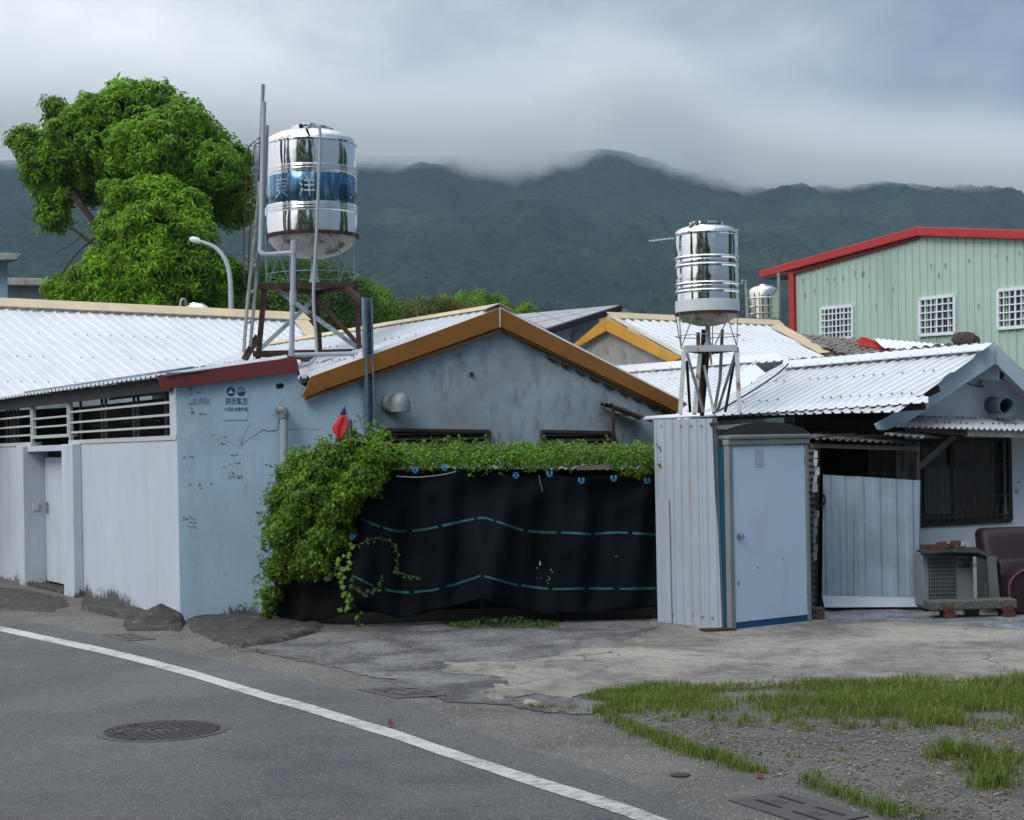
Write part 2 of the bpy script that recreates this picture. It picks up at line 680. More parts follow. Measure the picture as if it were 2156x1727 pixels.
M_paper = mat('torn_white_paper', (0.44, 0.48, 0.50), 0.8, var=0.2, vscale=9, dirt=[((0.12, 0.15, 0.15), 0.8, 9, (1, 1, 1), 0.52, 0.62)])
M_housew = mat('cream_house_wall', (0.60, 0.68, 0.74), 0.85, var=0.08, vscale=1.2, bump=0.2, bscale=70,
               dirt=[((0.28, 0.28, 0.26), 0.4, 2.5, (1, 1, 0.5), 0.52, 0.72)])
M_glass = mat('dark_window_glass', (0.022, 0.024, 0.025), 0.22, var=0.2, spec=0.5)
M_pane = mat('dusty_pane', (0.085, 0.095, 0.10), 0.5, var=0.15)
M_sofa = mat('maroon_leather', (0.022, 0.0075, 0.015), 0.5, var=0.2, vscale=4, bump=0.3, bscale=40, spec=0.35)
M_acbody = mat('shaded_off_white_casing', (0.20, 0.22, 0.235), 0.55, var=0.1, vscale=4, dirt=[((0.18, 0.17, 0.15), 0.5, 5, (1, 1, .5), 0.5, 0.7)])  # casing darkened: the awning's shade is put into its colour
M_acgrid = mat('grille_wire', (0.20, 0.25, 0.28), 0.5, var=0.1)
M_ink = mat('dark_print', (0.02, 0.022, 0.03), 0.7)
M_brick = mat('red_brick', (0.095, 0.040, 0.032), 0.9, var=0.3, vscale=14, bump=0.4, bscale=60)
M_agg = mat('exposed_aggregate', (0.095, 0.098, 0.094), 0.9, var=0.45, vscale=26, bump=0.8, bscale=45, bdist=0.02)
M_tile = mat('grey_roof_tile', (0.155, 0.145, 0.135), 0.9, var=0.4, vscale=5, island=0.25, bump=0.4, bscale=40)
M_tiledark = mat('dark_ridge_tile', (0.055, 0.040, 0.036), 0.9, var=0.4, vscale=6, bump=0.5, bscale=40)
M_redcloth = mat('red_cloth', (0.36, 0.018, 0.020), 0.8, var=0.15, vscale=6)
M_green = mat('mint_green_sheet', (0.37, 0.50, 0.44), 0.55, var=0.06, vscale=0.6,
              dirt=[((0.20, 0.30, 0.26), 0.5, 1.2, (1, 1, 0.15), 0.52, 0.72)])
M_redtrim = mat('red_trim', (0.38, 0.028, 0.030), 0.5, var=0.08)
M_gwin = mat('white_window_grille', (0.66, 0.72, 0.78), 0.5, var=0.04)
M_gpane = mat('dim_pane', (0.045, 0.045, 0.062), 0.15, var=0.3, vscale=2, spec=0.5)
M_lamp = mat('lamp_post_paint', (0.40, 0.45, 0.52), 0.45, var=0.06)
M_solar = mat('grey_solar_sheet', (0.30, 0.31, 0.33), 0.5, var=0.08)
M_bark = mat('grey_bark', (0.060, 0.050, 0.040), 0.95, var=0.4, vscale=6, bump=0.6, bscale=20)
M_stemgreen = mat('green_stem', (0.06, 0.09, 0.03), 0.8, var=0.3)
M_leafup = mat('upper_tree_leaf', (0.145, 0.285, 0.014), 0.5, var=0.55, vscale=0.8, transl=0.32, island=0.6, spec=0.2)
M_leaflow = mat('lower_tree_leaf', (0.155, 0.305, 0.011), 0.5, var=0.5, vscale=0.9, transl=0.32, island=0.6, spec=0.2)
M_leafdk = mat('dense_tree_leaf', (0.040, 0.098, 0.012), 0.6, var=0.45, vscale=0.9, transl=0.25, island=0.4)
M_leaflt = mat('pale_tree_leaf', (0.14, 0.27, 0.02), 0.6, var=0.4, vscale=0.9, transl=0.25, island=0.35)
M_leaffl = mat('flame_tree_leaf', (0.085, 0.125, 0.02), 0.6, var=0.4, vscale=0.7, transl=0.2, island=0.4)
M_bloom = mat('orange_blossom', (0.30, 0.062, 0.015), 0.7, var=0.3, transl=0.1, island=0.3)
M_vine = mat('vine_leaf', (0.100, 0.200, 0.009), 0.55, var=0.42, vscale=2.2, transl=0.25, island=0.45)
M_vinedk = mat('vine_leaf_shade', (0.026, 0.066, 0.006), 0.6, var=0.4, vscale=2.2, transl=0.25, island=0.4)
M_flower = mat('yellow_vine_flower', (0.55, 0.48, 0.10), 0.7)
M_grass = mat('grass_blade', (0.125, 0.200, 0.026), 0.65, var=0.4, vscale=2.5, transl=0.25, island=0.5)
M_drygrass = mat('dry_grass_blade', (0.27, 0.22, 0.09), 0.75, var=0.35, vscale=4, transl=0.15, island=0.4)
M_iron = mat('cast_iron', (0.085, 0.078, 0.080), 0.6, metal=0.25, var=0.25, vscale=8, bump=0.3, bscale=60)
M_hole = mat('grate_slot', (0.012, 0.012, 0.012), 0.9)
M_trimblue = mat('pale_blue_trim', (0.47, 0.60, 0.72), 0.5, var=.06)
M_dullsheet = mat('shaded_dull_sheet', (0.034, 0.037, 0.038), 0.85, var=.35, vscale=6, spec=.15, dirt=[((0.09, 0.09, 0.085), .6, 7, (1, 1, .5), .54, .68)])  # sheet colour darkened to stand in for missing awning shade
M_windowbar = mat('dull_window_bar', (0.055, 0.055, 0.052), 0.6, var=.3)
M_rubble = mat('dark_concrete_lump', (0.058, 0.055, 0.051), 0.95, var=0.35, vscale=5, bump=0.9, bscale=28, bdist=0.03,
               dirt=[((0.20, 0.19, 0.175), 0.6, 8, (1, 1, 1), 0.56, 0.68)])
M_stone = mat('gravel_stone', (0.19, 0.182, 0.172), 0.9, var=0.3, vscale=6, island=0.5)
M_leafbrown = mat('brown_dry_leaf', (0.14, 0.060, 0.030), 0.8, var=0.3, vscale=20)
M_flagred = mat('red_flag_cloth', (0.50, 0.022, 0.035), 0.7, var=0.08, transl=0.0)
M_flagblue = mat('blue_flag_cloth', (0.02, 0.03, 0.16), 0.7)
M_wire = mat('black_cable', (0.018, 0.018, 0.02), 0.6)
M_poster_ink = mat('blue_poster_ink', (0.012, 0.085, 0.20), 0.7, var=0.15, vscale=20, dirt=[((0.28, 0.43, 0.58), 0.5, 30, (1, 1, 1), 0.60, 0.68)])
M_poster_fade = mat('faded_grey_print', (0.27, 0.38, 0.47), 0.8, var=0.2, vscale=20)
M_poster_grey = mat('grey_sticker_residue', (0.20, 0.27, 0.33), 0.85, var=0.25, vscale=16)
M_poster = mat('thin_poster_paper', (0.46, 0.65, 0.78), 0.8, var=0.06, vscale=9)
M_bowl = mat('painted_tank_bottom', (0.42, 0.40, 0.37), 0.6, var=0.12, vscale=3,
             dirt=[((0.07, 0.05, 0.04), 0.9, 3.2, (1, 1, 1), 0.55, 0.64)])
M_bowl2 = mat('rust_streaked_bottom', (0.56, 0.53, 0.44), 0.6, var=0.08, vscale=3,
              dirt=[((0.24, 0.11, 0.035), 0.85, 9, (1, 1, 0.12), 0.52, 0.64)])
M_tankw = mat('white_tank_coat', (0.58, 0.63, 0.69), 0.7, var=0.06)
M_cctv = mat('camera_housing', (0.55, 0.62, 0.68), 0.45)
M_pipeg = mat('green_grey_pipe', (0.10, 0.155, 0.165), 0.5, var=0.15)


def chrome(name, tint=(0.80, 0.81, 0.82), rough=0.07):
    m = bpy.data.materials.new(name)
    m.use_nodes = True
    t = NT(m.node_tree)
    pos = t.n('ShaderNodeNewGeometry').outputs['Position']
    st = t.noise(t.mapping(pos, (1, 1, 0.12)), 9, 6, 0.7, 0.3)
    sf = t.ramp(st, [(0.56, 0.0), (0.72, 1.0)])
    col = t.mix(t.math('MULTIPLY', sf, 0.5), tint, (0.42, 0.42, 0.42))
    bs = t.n('ShaderNodeBsdfPrincipled')
    t.l(col, bs.inputs['Base Color'])
    bs.inputs['Metallic'].default_value = 1.0
    t.l(t.math('ADD', t.math('MULTIPLY', sf, 0.25), rough), bs.inputs['Roughness'])
    bp = t.n('ShaderNodeBump')
    bp.inputs['Strength'].default_value = 0.25
    bp.inputs['Distance'].default_value = 0.02
    t.l(t.noise(t.mapping(pos, (1, 1, 0.35)), 3.0, 2), bp.inputs['Height'])
    t.l(bp.outputs[0], bs.inputs['Normal'])
    o = t.n('ShaderNodeOutputMaterial')
    t.l(bs.outputs[0], o.inputs[0])
    return m


M_chrome = chrome('polished_steel')
M_chrome2 = chrome('warm_polished_steel', (0.74, 0.72, 0.66), 0.12)


def band_mat():
    """blue printed band on the steel, scratched so that metal shows"""
    m = bpy.data.materials.new('blue_printed_band')
    m.use_nodes = True
    t = NT(m.node_tree)
    pos = t.n('ShaderNodeNewGeometry').outputs['Position']
    st = t.noise(t.mapping(pos, (1, 1, 0.10)), 16, 6, 0.75, 0.4)
    sf = t.ramp(st, [(0.50, 0.0), (0.62, 1.0)])
    bl = t.mix(t.noise(pos, 2.2, 3), (0.028, 0.085, 0.175), (0.085, 0.22, 0.36))
    col = t.mix(t.math('MULTIPLY', sf, 0.9), bl, (0.35, 0.50, 0.62))
    bs = t.n('ShaderNodeBsdfPrincipled')
    t.l(col, bs.inputs['Base Color'])
    bs.inputs['Metallic'].default_value = 0.8
    bs.inputs['Roughness'].default_value = 0.16
    o = t.n('ShaderNodeOutputMaterial')
    t.l(bs.outputs[0], o.inputs[0])
    return m


M_band = band_mat()


def ground_mat(name, c1, c2, c3, sc=1.2, speck=70.0, speck_amt=0.5, cracks=0.0, bump=0.5, rough=0.9, speck_col=(0.42, 0.43, 0.44), mid=(0.42, 0.60)):
    m = bpy.data.materials.new(name)
    m.use_nodes = True
    t = NT(m.node_tree)
    pos = t.n('ShaderNodeNewGeometry').outputs['Position']
    n1 = t.noise(pos, sc, 6, 0.62, 0.6)
    n2 = t.noise(pos, sc * 7, 6, 0.65, 0.2)
    n3 = t.noise(pos, 42, 3, 0.7)
    mm = t.math('ADD', t.math('MULTIPLY', n1, 0.62), t.math('MULTIPLY', n2, 0.38))
    col = t.mix(t.ramp(mm, [(mid[0], 0.0), (mid[1], 1.0)]), c1, c2)
    col = t.mix(t.math('MULTIPLY', t.ramp(n2, [(0.55, 0.0), (0.70, 1.0)]), 0.7), col, c3)
    col = t.mix(t.ramp(n3, [(0.3, 0.55), (0.75, 0.0)]), col, (0.02, 0.02, 0.02), 'MULTIPLY') if False else col
    gr = t.ramp(n3, [(0.30, 0.72), (0.70, 1.25)])
    col = t.mix(1.0, col, gr, 'MULTIPLY')
    vo = t.n('ShaderNodeTexVoronoi')
    vo.inputs['Scale'].default_value = speck
    t.l(pos, vo.inputs['Vector'])
    sep = t.n('ShaderNodeSeparateColor')
    t.l(vo.outputs['Color'], sep.inputs[0])
    rare = t.math('GREATER_THAN', sep.outputs[0], 0.80)
    near = t.math('LESS_THAN', vo.outputs['Distance'], 0.34)
    sf = t.math('MULTIPLY', t.math('MULTIPLY', rare, near), speck_amt)
    col = t.mix(sf, col, speck_col)
    h = t.math('ADD', n3, t.math('MULTIPLY', vo.outputs['Distance'], 0.8))
    if cracks:
        dn = t.n('ShaderNodeTexNoise')
        dn.inputs['Scale'].default_value = 2.0
        dn.inputs['Detail'].default_value = 5
        t.l(pos, dn.inputs['Vector'])
        va = t.n('ShaderNodeVectorMath', operation='MULTIPLY_ADD')
        t.l(dn.outputs['Color'], va.inputs[0])
        va.inputs[1].default_value = (0.5, 0.5, 0)
        t.l(pos, va.inputs[2])
        vc = t.n('ShaderNodeTexVoronoi', feature='DISTANCE_TO_EDGE')
        vc.inputs['Scale'].default_value = 0.85
        t.l(va.outputs[0], vc.inputs['Vector'])
        brk = t.ramp(t.noise(pos, 0.9, 3), [(0.46, 0.0), (0.58, 1.0)])
        cf = t.math('MULTIPLY', t.math('MULTIPLY', t.math('LESS_THAN', vc.outputs['Distance'], 0.007), brk), cracks)
        col = t.mix(cf, col, (0.03, 0.03, 0.03))
    bs = t.n('ShaderNodeBsdfPrincipled')
    t.l(col, bs.inputs['Base Color'])
    bs.inputs['Roughness'].default_value = rough
    bs.inputs['Specular IOR Level'].default_value = 0.25
    bp = t.n('ShaderNodeBump')
    bp.inputs['Strength'].default_value = bump
    bp.inputs['Distance'].default_value = 0.012
    t.l(h, bp.inputs['Height'])
    t.l(bp.outputs[0], bs.inputs['Normal'])
    o = t.n('ShaderNodeOutputMaterial')
    t.l(bs.outputs[0], o.inputs[0])
    return m


M_ground = ground_mat('gravel_ground', (0.098, 0.094, 0.090), (0.180, 0.172, 0.162), (0.115, 0.102, 0.088), 0.9, 75, 0.75, bump=0.9)
M_asphalt = ground_mat('asphalt', (0.080, 0.082, 0.090), (0.126, 0.127, 0.133), (0.094, 0.094, 0.097), 0.28, 75, 0.6, bump=0.5, rough=0.8)
M_gutter = ground_mat('gutter_concrete', (0.112, 0.110, 0.105), (0.175, 0.170, 0.160), (0.085, 0.082, 0.078), 0.8, 42, 0.7, bump=0.9)
M_yard = ground_mat('yard_concrete', (0.135, 0.131, 0.124), (0.335, 0.318, 0.288), (0.165, 0.157, 0.146), 0.75, 30, 0.12, cracks=0.7, bump=0.4, speck_col=(0.08, 0.08, 0.08))
M_rough = ground_mat('broken_concrete', (0.075, 0.076, 0.080), (0.27, 0.275, 0.28), (0.060, 0.056, 0.052), 1.3, 45, 0.4, cracks=0.6, bump=0.9, mid=(0.44, 0.66))


def paint_mat():
    m = bpy.data.materials.new('worn_white_road_paint')
    m.use_nodes = True
    t = NT(m.node_tree)
    pos = t.n('ShaderNodeNewGeometry').outputs['Position']
    n = t.noise(t.mapping(pos, (1, 2.2, 1), (0, 0, 0.5)), 9, 7, 0.75, 0.4)
    big = t.noise(pos, 0.9, 2)
    a = t.math('ADD', t.math('MULTIPLY', n, 0.7), t.math('MULTIPLY', big, 0.3))
    f = t.ramp(a, [(0.485, 0.0), (0.585, 1.0)])
    col = t.mix(f, (0.50, 0.50, 0.475), (0.20, 0.205, 0.21))
    bs = t.n('ShaderNodeBsdfPrincipled')
    t.l(col, bs.inputs['Base Color'])
    bs.inputs['Roughness'].default_value = 0.75
    o = t.n('ShaderNodeOutputMaterial')
    t.l(bs.outputs[0], o.inputs[0])
    return m


M_paint = paint_mat()


def hill_mat():
    m = bpy.data.materials.new('forested_hillside')
    m.use_nodes = True
    t = NT(m.node_tree)
    pos = t.n('ShaderNodeNewGeometry').outputs['Position']
    n1 = t.noise(pos, 0.008, 5, 0.6)
    n2 = t.noise(pos, 0.10, 5, 0.7)
    n3 = t.noise(t.mapping(pos, (1, 1, 0.6)), 0.35, 3, 0.7)
    f = t.math('ADD', t.math('MULTIPLY', n1, 0.35), t.math('ADD', t.math('MULTIPLY', n2, 0.4), t.math('MULTIPLY', n3, 0.25)))
    col = t.ramp(f, [(0.38, (0.003, 0.009, 0.006)), (0.50, (0.011, 0.024, 0.013)), (0.62, (0.038, 0.062, 0.028))])
    bs = t.n('ShaderNodeBsdfPrincipled')
    t.l(col, bs.inputs['Base Color'])
    bs.inputs['Roughness'].default_value = 0.95
    bs.inputs['Specular IOR Level'].default_value = 0.1
    bp = t.n('ShaderNodeBump')
    bp.inputs['Strength'].default_value = 0.8
    bp.inputs['Distance'].default_value = 4.0
    t.l(n3, bp.inputs['Height'])
    t.l(bp.outputs[0], bs.inputs['Normal'])
    o = t.n('ShaderNodeOutputMaterial')
    t.l(bs.outputs[0], o.inputs[0])
    return m


M_hill = hill_mat()
# ---------------------------------------------------------------- land: ground, road, yard, hills, haze
def vnoise(x, y, seed=0):
    """value noise on arrays"""
    xi, yi = np.floor(x).astype(np.int64), np.floor(y).astype(np.int64)
    xf, yf = x - xi, y - yi

    def h(a, b):
        n = (a * 374761393 + b * 668265263 + seed * 1442695040) & 0x7fffffff
        n = ((n ^ (n >> 13)) * 1274126177) & 0x7fffffff
        return ((n ^ (n >> 16)) & 0xffff) / 65535.0
    u, w = xf * xf * (3 - 2 * xf), yf * yf * (3 - 2 * yf)
    return (h(xi, yi) * (1 - u) + h(xi + 1, yi) * u) * (1 - w) + (h(xi, yi + 1) * (1 - u) + h(xi + 1, yi + 1) * u) * w


def fbm(x, y, o=4, seed=0):
    s, a, t = 0, 1, 0
    for i in range(o):
        s = s + a * vnoise(x * 2 ** i, y * 2 ** i, seed + i)
        t += a
        a *= 0.5
    return s / t


def ragged(pts, step=0.12, amp=0.03, closed=True, seed=0):
    """subdivide a ground outline and roughen it"""
    out = []
    n = len(pts)
    for i in range(n if closed else n - 1):
        a, b = pts[i], pts[(i + 1) % n]
        k = max(1, int((b - a).length / step))
        for j in range(k):
            out.append(a + (b - a) * j / k)
    if not closed:
        out.append(pts[-1])
    r = random.Random(seed)
    return [p + Vector((r.uniform(-amp, amp), r.uniform(-amp, amp), 0)) for p in out]


def torn(pts, big=.14, small=.05, seed=0):
    """give a slab outline the broken edge of old concrete"""
    q = ragged(pts, .05, .008, True, seed)
    out = []
    for p in q:
        a = np.array([p.x]), np.array([p.y])
        f = lambda k, sd: float(fbm(a[0] * k + sd, a[1] * k - sd, 3, seed + sd)[0]) - .5
        out.append(p + Vector((f(1.7, 1) * big * 3 + f(8, 2) * small * 3, f(1.7, 3) * big * 3 + f(8, 4) * small * 3, 0)))
    return out


def sheet(name, pts, z, mat_, thick=0.0, kind='structure'):
    bm = bmesh.new()
    vs = [bm.verts.new((p.x, p.y, z)) for p in pts]
    fc = bm.faces.new(vs)
    if fc.normal.z < 0:
        bmesh.ops.reverse_faces(bm, faces=[fc])
    if thick:
        r = bmesh.ops.extrude_face_region(bm, geom=[fc])
        for v in [g for g in r['geom'] if isinstance(g, bmesh.types.BMVert)]:
            v.co.z -= thick
    bmesh.ops.recalc_face_normals(bm, faces=bm.faces[:])
    bmesh.ops.triangulate(bm, faces=[f for f in bm.faces if len(f.verts) > 4])
    me = bpy.data.meshes.new(name)
    bm.to_mesh(me)
    bm.free()
    o = link_mesh(name, me, mat_)
    o['kind'] = kind
    return o


# ground sheet to the horizon
g = MB()
g.add([(-4000, -600, 0), (4000, -600, 0), (4000, 4000, 0), (-4000, 4000, 0)], [(0, 1, 2, 3)])
tag(g.build('ground', M_ground, org=Vector((0, 0, 0))), kind='structure')

edge_px = [(-700, 1208), (-300, 1248), (0, 1298), (300, 1358), (480, 1397), (640, 1432), (740, 1458), (860, 1480), (950, 1525), (1100, 1578), (1300, 1642), (1490, 1727), (1640, 1800)]
edge = smooth_line([G(*p) for p in edge_px], 4)
road_pts = ragged(edge, 0.25, 0.012, False, 3) + [Vector((9, -3, 0)), Vector((30, -40, 0)), Vector((-90, -40, 0)), Vector((-90, 70, 0))]
sheet('road', road_pts, 0.008, M_asphalt)
gut_px = [(-700, 1200), (-300, 1232), (0, 1278), (250, 1320), (380, 1332), (500, 1366), (680, 1406), (830, 1442), (950, 1482), (1270, 1532), (1450, 1590), (1640, 1642), (1860, 1727), (2060, 1800)]
gut_edge = smooth_line([G(*p) for p in gut_px], 4)
sheet('gutter_strip', ragged(edge, 0.25, 0.01, False, 3) + ragged(gut_edge, 0.12, 0.012, False, 5)[::-1], 0.004, M_gutter)
# worn edge line of the carriageway
lin_px = [(-250, 1276, 8.5), (0, 1326, 11), (110, 1350, 12), (220, 1373, 13), (330, 1401, 14), (450, 1435, 15), (550, 1466, 16), (650, 1494, 17.5),
          (750, 1525, 18.5), (850, 1556, 19.5), (950, 1591, 20.5), (1060, 1628, 21.5), (1160, 1660, 23), (1230, 1682, 24), (1310, 1708, 26), (1400, 1742, 28), (1520, 1790, 32)]
mb = MB()
vv, ff = [], []
fine = np.interp(np.linspace(0, 1, 70), np.linspace(0, 1, len(lin_px)), np.arange(len(lin_px)))
lo_ = smooth_line([G(x, y + h * .5) for x, y, h in lin_px], 4)
hi_ = smooth_line([G(x, y - h * .5) for x, y, h in lin_px], 4)
for i, (p, q) in enumerate(zip(lo_, hi_)):
    j = Vector((random.uniform(-.004, .004), random.uniform(-.006, .006), .012))
    vv += [p + j, q + j]
    if i:
        k = 2 * i
        ff.append((k - 2, k, k + 1, k - 1))
mb.add(vv, ff)
lo = mb.build('road_marking', M_paint, org=Vector((0, 0, 0)))
lo['kind'] = 'structure'

# yard slab and the broken concrete beside it
yard_px = [(1085, 1474), (1010, 1462), (1060, 1440), (985, 1422), (935, 1404), (960, 1394), (1090, 1400), (1180, 1383), (1250, 1366), (1320, 1352), (1380, 1330), (1385, 1300), (1700, 1290), (2350, 1268), (2700, 1330),
           (2500, 1432), (2156, 1436), (1900, 1438), (1640, 1448), (1420, 1452), (1275, 1452), (1250, 1478), (1150, 1466)]
sheet('yard_slab', torn([G(*p) for p in yard_px], .14, .05, 9), 0.016, M_yard, 0.05)
rough_px = [(430, 1368), (560, 1352), (700, 1330), (900, 1318), (1380, 1304), (1400, 1345), (1250, 1400), (1270, 1500), (1150, 1500), (950, 1476), (830, 1438), (680, 1402), (500, 1364)]
sheet('broken_apron', torn([G(*p) for p in rough_px], .10, .05, 12), 0.0065, M_rough)

# hills: one mesh, a forested front with spurs
ridge_px = np.array([(-1400, 420), (-700, 360), (-250, 330), (0, 346), (130, 330), (300, 330), (600, 335), (850, 335), (1050, 330), (1150, 322), (1215, 322), (1262, 317), (1305, 321), (1360, 336),
                     (1405, 352), (1450, 378), (1500, 392), (1560, 393), (1700, 385), (1850, 385), (2000, 412), (2080, 425), (2156, 438), (2300, 470), (2700, 520), (3600, 600)])
HD = 2000.0
hx = np.arange(-900, 901, 3.2)
ht = np.linspace(0, 1, 300)
X, T = np.meshgrid(hx, ht)
Yd = 480 + (HD - 480) * T
rp_ = [ray(a, b) for a, b in ridge_px]
ridge_h = np.interp(hx, [r.x * HD for r in rp_], [CH + r.z * HD for r in rp_])
RH = ridge_h[None, :] + 0 * T
prof = 0.12 * T + 0.88 * T ** 1.3
spur = (fbm(X / 120 + 3, Yd / 420, 4, 5) - 0.5)
gull = 1 - np.abs(2 * fbm(X / 75 + 9, Yd / 520, 3, 31) - 1)
ZZ = RH * prof * (1 + (0.42 * spur + 0.20 * (gull - .6)) * np.sin(np.pi * np.clip(T, 0, 1)) ** 0.7)
crown = vnoise(X / 5.2, Yd / 8.0, 21)
bumps = crown ** 1.5 * (7.0 - 3.5 * T) + vnoise(X / 13.0, Yd / 19.0, 22) * (6 - 4.5 * T)
ZZ = ZZ + bumps * np.clip(T * 4, 0, 1)
Xj = X + rng.uniform(-1.2, 1.2, X.shape)
Yj = Yd + rng.uniform(-2.2, 2.2, X.shape)
back = np.stack([hx, np.full_like(hx, HD + 350), np.zeros_like(hx)], -1)
pts_h = np.concatenate([np.stack([Xj, Yj, ZZ], -1).reshape(-1, 3), back])
nr, nc = X.shape[0] + 1, X.shape[1]
idx = np.arange(nr * nc).reshape(nr, nc)
quads = np.stack([idx[:-1, :-1], idx[:-1, 1:], idx[1:, 1:], idx[1:, :-1]], -1).reshape(-1, 4)
tag(raw_mesh('hills', pts_h, quads, M_hill, None, True, Vector((0, 0, 0)), None), kind='structure')
# ---------------------------------------------------------------- white house along the road (left)
D1 = Vector((-0.5105, 0.8599, 0)).normalized()       # along the road wall, away from the corner
N1 = Vector((-0.8599, -0.5105, 0)).normalized()      # road wall outward
D2 = Vector((0.8599, 0.5105, 0)).normalized()      # along the side wall
N2 = Vector((0.5105, -0.8599, 0)).normalized()     # side wall outward
C0 = G(380, 1305)
C0 = Vector((C0.x, C0.y, 0))


def W(s, off, z):
    return C0 + D1 * s + N1 * off + UP * z


def B(px, py, off=0.0):
    return ray_plane(px, py, C0 + N2 * off, N2)


def Bt(t, off, z):
    return C0 + D2 * t + N2 * off + UP * z


def slab(mb, s0, s1, o0, o1, z0, z1):
    mb.hexa([W(s0, o0, z0), W(s1, o0, z0), W(s1, o1, z0), W(s0, o1, z0), W(s0, o0, z1), W(s1, o0, z1), W(s1, o1, z1), W(s0, o1, z1)])
    return mb


house = thing('white_house', 'white plastered house by the road with slatted vent opening and pale blue side wall', 'house', C0)
TOPW = 2.13
SE = 14.0


def s_of(px, off=0.0, py=1000):
    return (ray_plane(px, py, C0 + N1 * off, N1) - C0).dot(D1)


PO = 0.133
a2, b2 = s_of(172), s_of(130, PO)
a1, b1 = s_of(48, PO), s_of(35, PO)
slab(MB(), 0.004, a2 + .15, -0.16, 0.0, -0.15, TOPW).build('wall', M_white, house)
slab(MB(), b1, SE, -0.16, 0.0, -0.25, TOPW).build('wall', M_white, house)
m = slab(MB(), a2, b2, 0.001, PO, -0.2, TOPW + 0.004)
slab(m, a2 + .152, b2, -0.30, 0.0, -0.2, TOPW - 0.003)
m.build('pillar', M_white, house, bevel=0.012)
slab(MB(), a1, b1 - .002, -0.30, PO, -0.25, TOPW + 0.004).build('pillar', M_white, house, bevel=0.012)
door = slab(MB(), b2 + .01, a1 - .01, -0.24, -0.20, 0.06, 1.95).build('door', M_white, house, bevel=0.006)
hs = a1 - .14
m = MB().tube([W(hs, -0.20, 1.18), W(hs, -0.14, 1.18), W(hs - .06, -0.14, 1.18)], 0.016)
slab(m, hs - .06, hs + .07, -0.198, -0.188, 1.1, 1.27)
m.build('handle', M_steel, door)
slab(MB(), b2 + .005, a1 - .005, -0.30, 0.06, 2.045, TOPW).build('lintel', M_white, house)
slab(MB(), b2 + .005, a1 - .005, -0.29, 0.08, -0.2, 0.03).build('doorstep', M_rubble, house)
slab(MB(), b2 + .005, a1 - .005, -0.30, -0.27, 0.03, 2.04).build('door_backing', M_black, house)
m = MB()
mc0 = W(a1 - .001, -.06, 1.2)
m.box(mc0, D1 * .012, N1 * .05, UP * .06)
m.build('switch_box', M_frame, house, bevel=0.004)
ZS = 2.19
slab(MB(), 0.006, b2 + .06, -0.15, 0.012, TOPW + 0.005, ZS).build('sill', M_frame, house)
slab(MB(), a1 - .06, SE, -0.15, 0.012, TOPW + 0.005, ZS).build('sill', M_frame, house)
slab(MB(), b2 + .07, a1 - .07, -0.13, 0.012, ZS + .05, ZS + .095).build('sill', M_frame, house)
slab(MB(), 0.006, 0.24, -0.158, 0.002, TOPW + 0.007, 2.83).build('corner_post', M_white, house)
for (a, b) in ((0.24, b2 + .02), (a1 - .02, SE)):
    for z in (2.30, 2.44, 2.59):
        slab(MB(), a, b, -0.035, -0.008, z - 0.014, z + 0.014).build('slat', M_frame, house)
for z in (2.41, 2.54):
    slab(MB(), b2 + .12, a1 - .12, -0.035, -0.008, z - 0.013, z + 0.013).build('slat', M_frame, house)
for s, z in ((b2 + .03, ZS), (b2 + .12, ZS + .095), (a1 - .12, ZS + .095), (a1 - .03, ZS)):
    slab(MB(), s - 0.024, s + 0.024, -0.045, 0.006, z, 2.77).build('mullion', M_frame, house)
for px in (352, 293, 284, 225, 217, 172, 25, 32, 40, 16):
    s = s_of(px, -.1)
    slab(MB(), s - 0.018, s + 0.018, -0.12, -0.09, ZS, 2.77).build('vent_post', M_oldsheet, house)
slab(MB(), 0.06, SE, 0.03, 0.055, 2.72, 2.885).build('fascia_board', M_black, house)
# dim room behind the slats
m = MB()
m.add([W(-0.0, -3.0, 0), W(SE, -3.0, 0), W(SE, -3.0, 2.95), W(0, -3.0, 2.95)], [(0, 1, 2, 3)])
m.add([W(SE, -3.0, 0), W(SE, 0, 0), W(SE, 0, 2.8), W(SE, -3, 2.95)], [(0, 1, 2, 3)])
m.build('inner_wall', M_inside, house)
m = MB()
for k in range(7):
    s = 0.5 + k * 0.9
    m.bar(W(s, -0.9, 2.42 + 0.05 * (k % 3)), W(s + 0.7, -0.9, 2.44 + 0.04 * (k % 2)), 0.02)
for k in range(5):
    m.bar(W(0.35 + 0.16 * k, -0.5, 2.1), W(0.35 + 0.16 * k, -0.5, 2.32), 0.03)
m.build('stored_bars', M_oldsheet, house)

# side wall, pale blue, up to the galvanised post
t_post = (B(766, 900) - C0).dot(D2)
m = MB().prism([Bt(0.004, 0, -0.1), Bt(t_post, 0, -0.1), B(766, 772), B(650, 818), B(628, 806), B(626, 770), B(380, 805), Bt(0.004, 0, B(380, 808).z)], -N2 * 0.16)
side = m.build('side_wall', M_blue, house)
# knocked-out hole
hc = B(589, 812, 0.003)
mh_ = MB().prism([hc + D2 * a + UP * b for a, b in ((-.05, -.028), (-.02, -.036), (.045, -.025), (.055, .015), (.02, .032), (-.045, .02))], N2 * 0.004)
mh_.build('wall_hole', M_hole, house)
# cracks and sticker residue on the side wall
def wall_strip(pts, w, off=0.004):
    mb = MB()
    q = [B(*p, off) for p in pts]
    for a, b in zip(q[:-1], q[1:]):
        d = (b - a).normalized()
        s = d.cross(N2).normalized() * w * random.uniform(.4, 1.0)
        mb.add([a - s, b - s, b + s, a + s], [(0, 1, 2, 3)])
    return mb


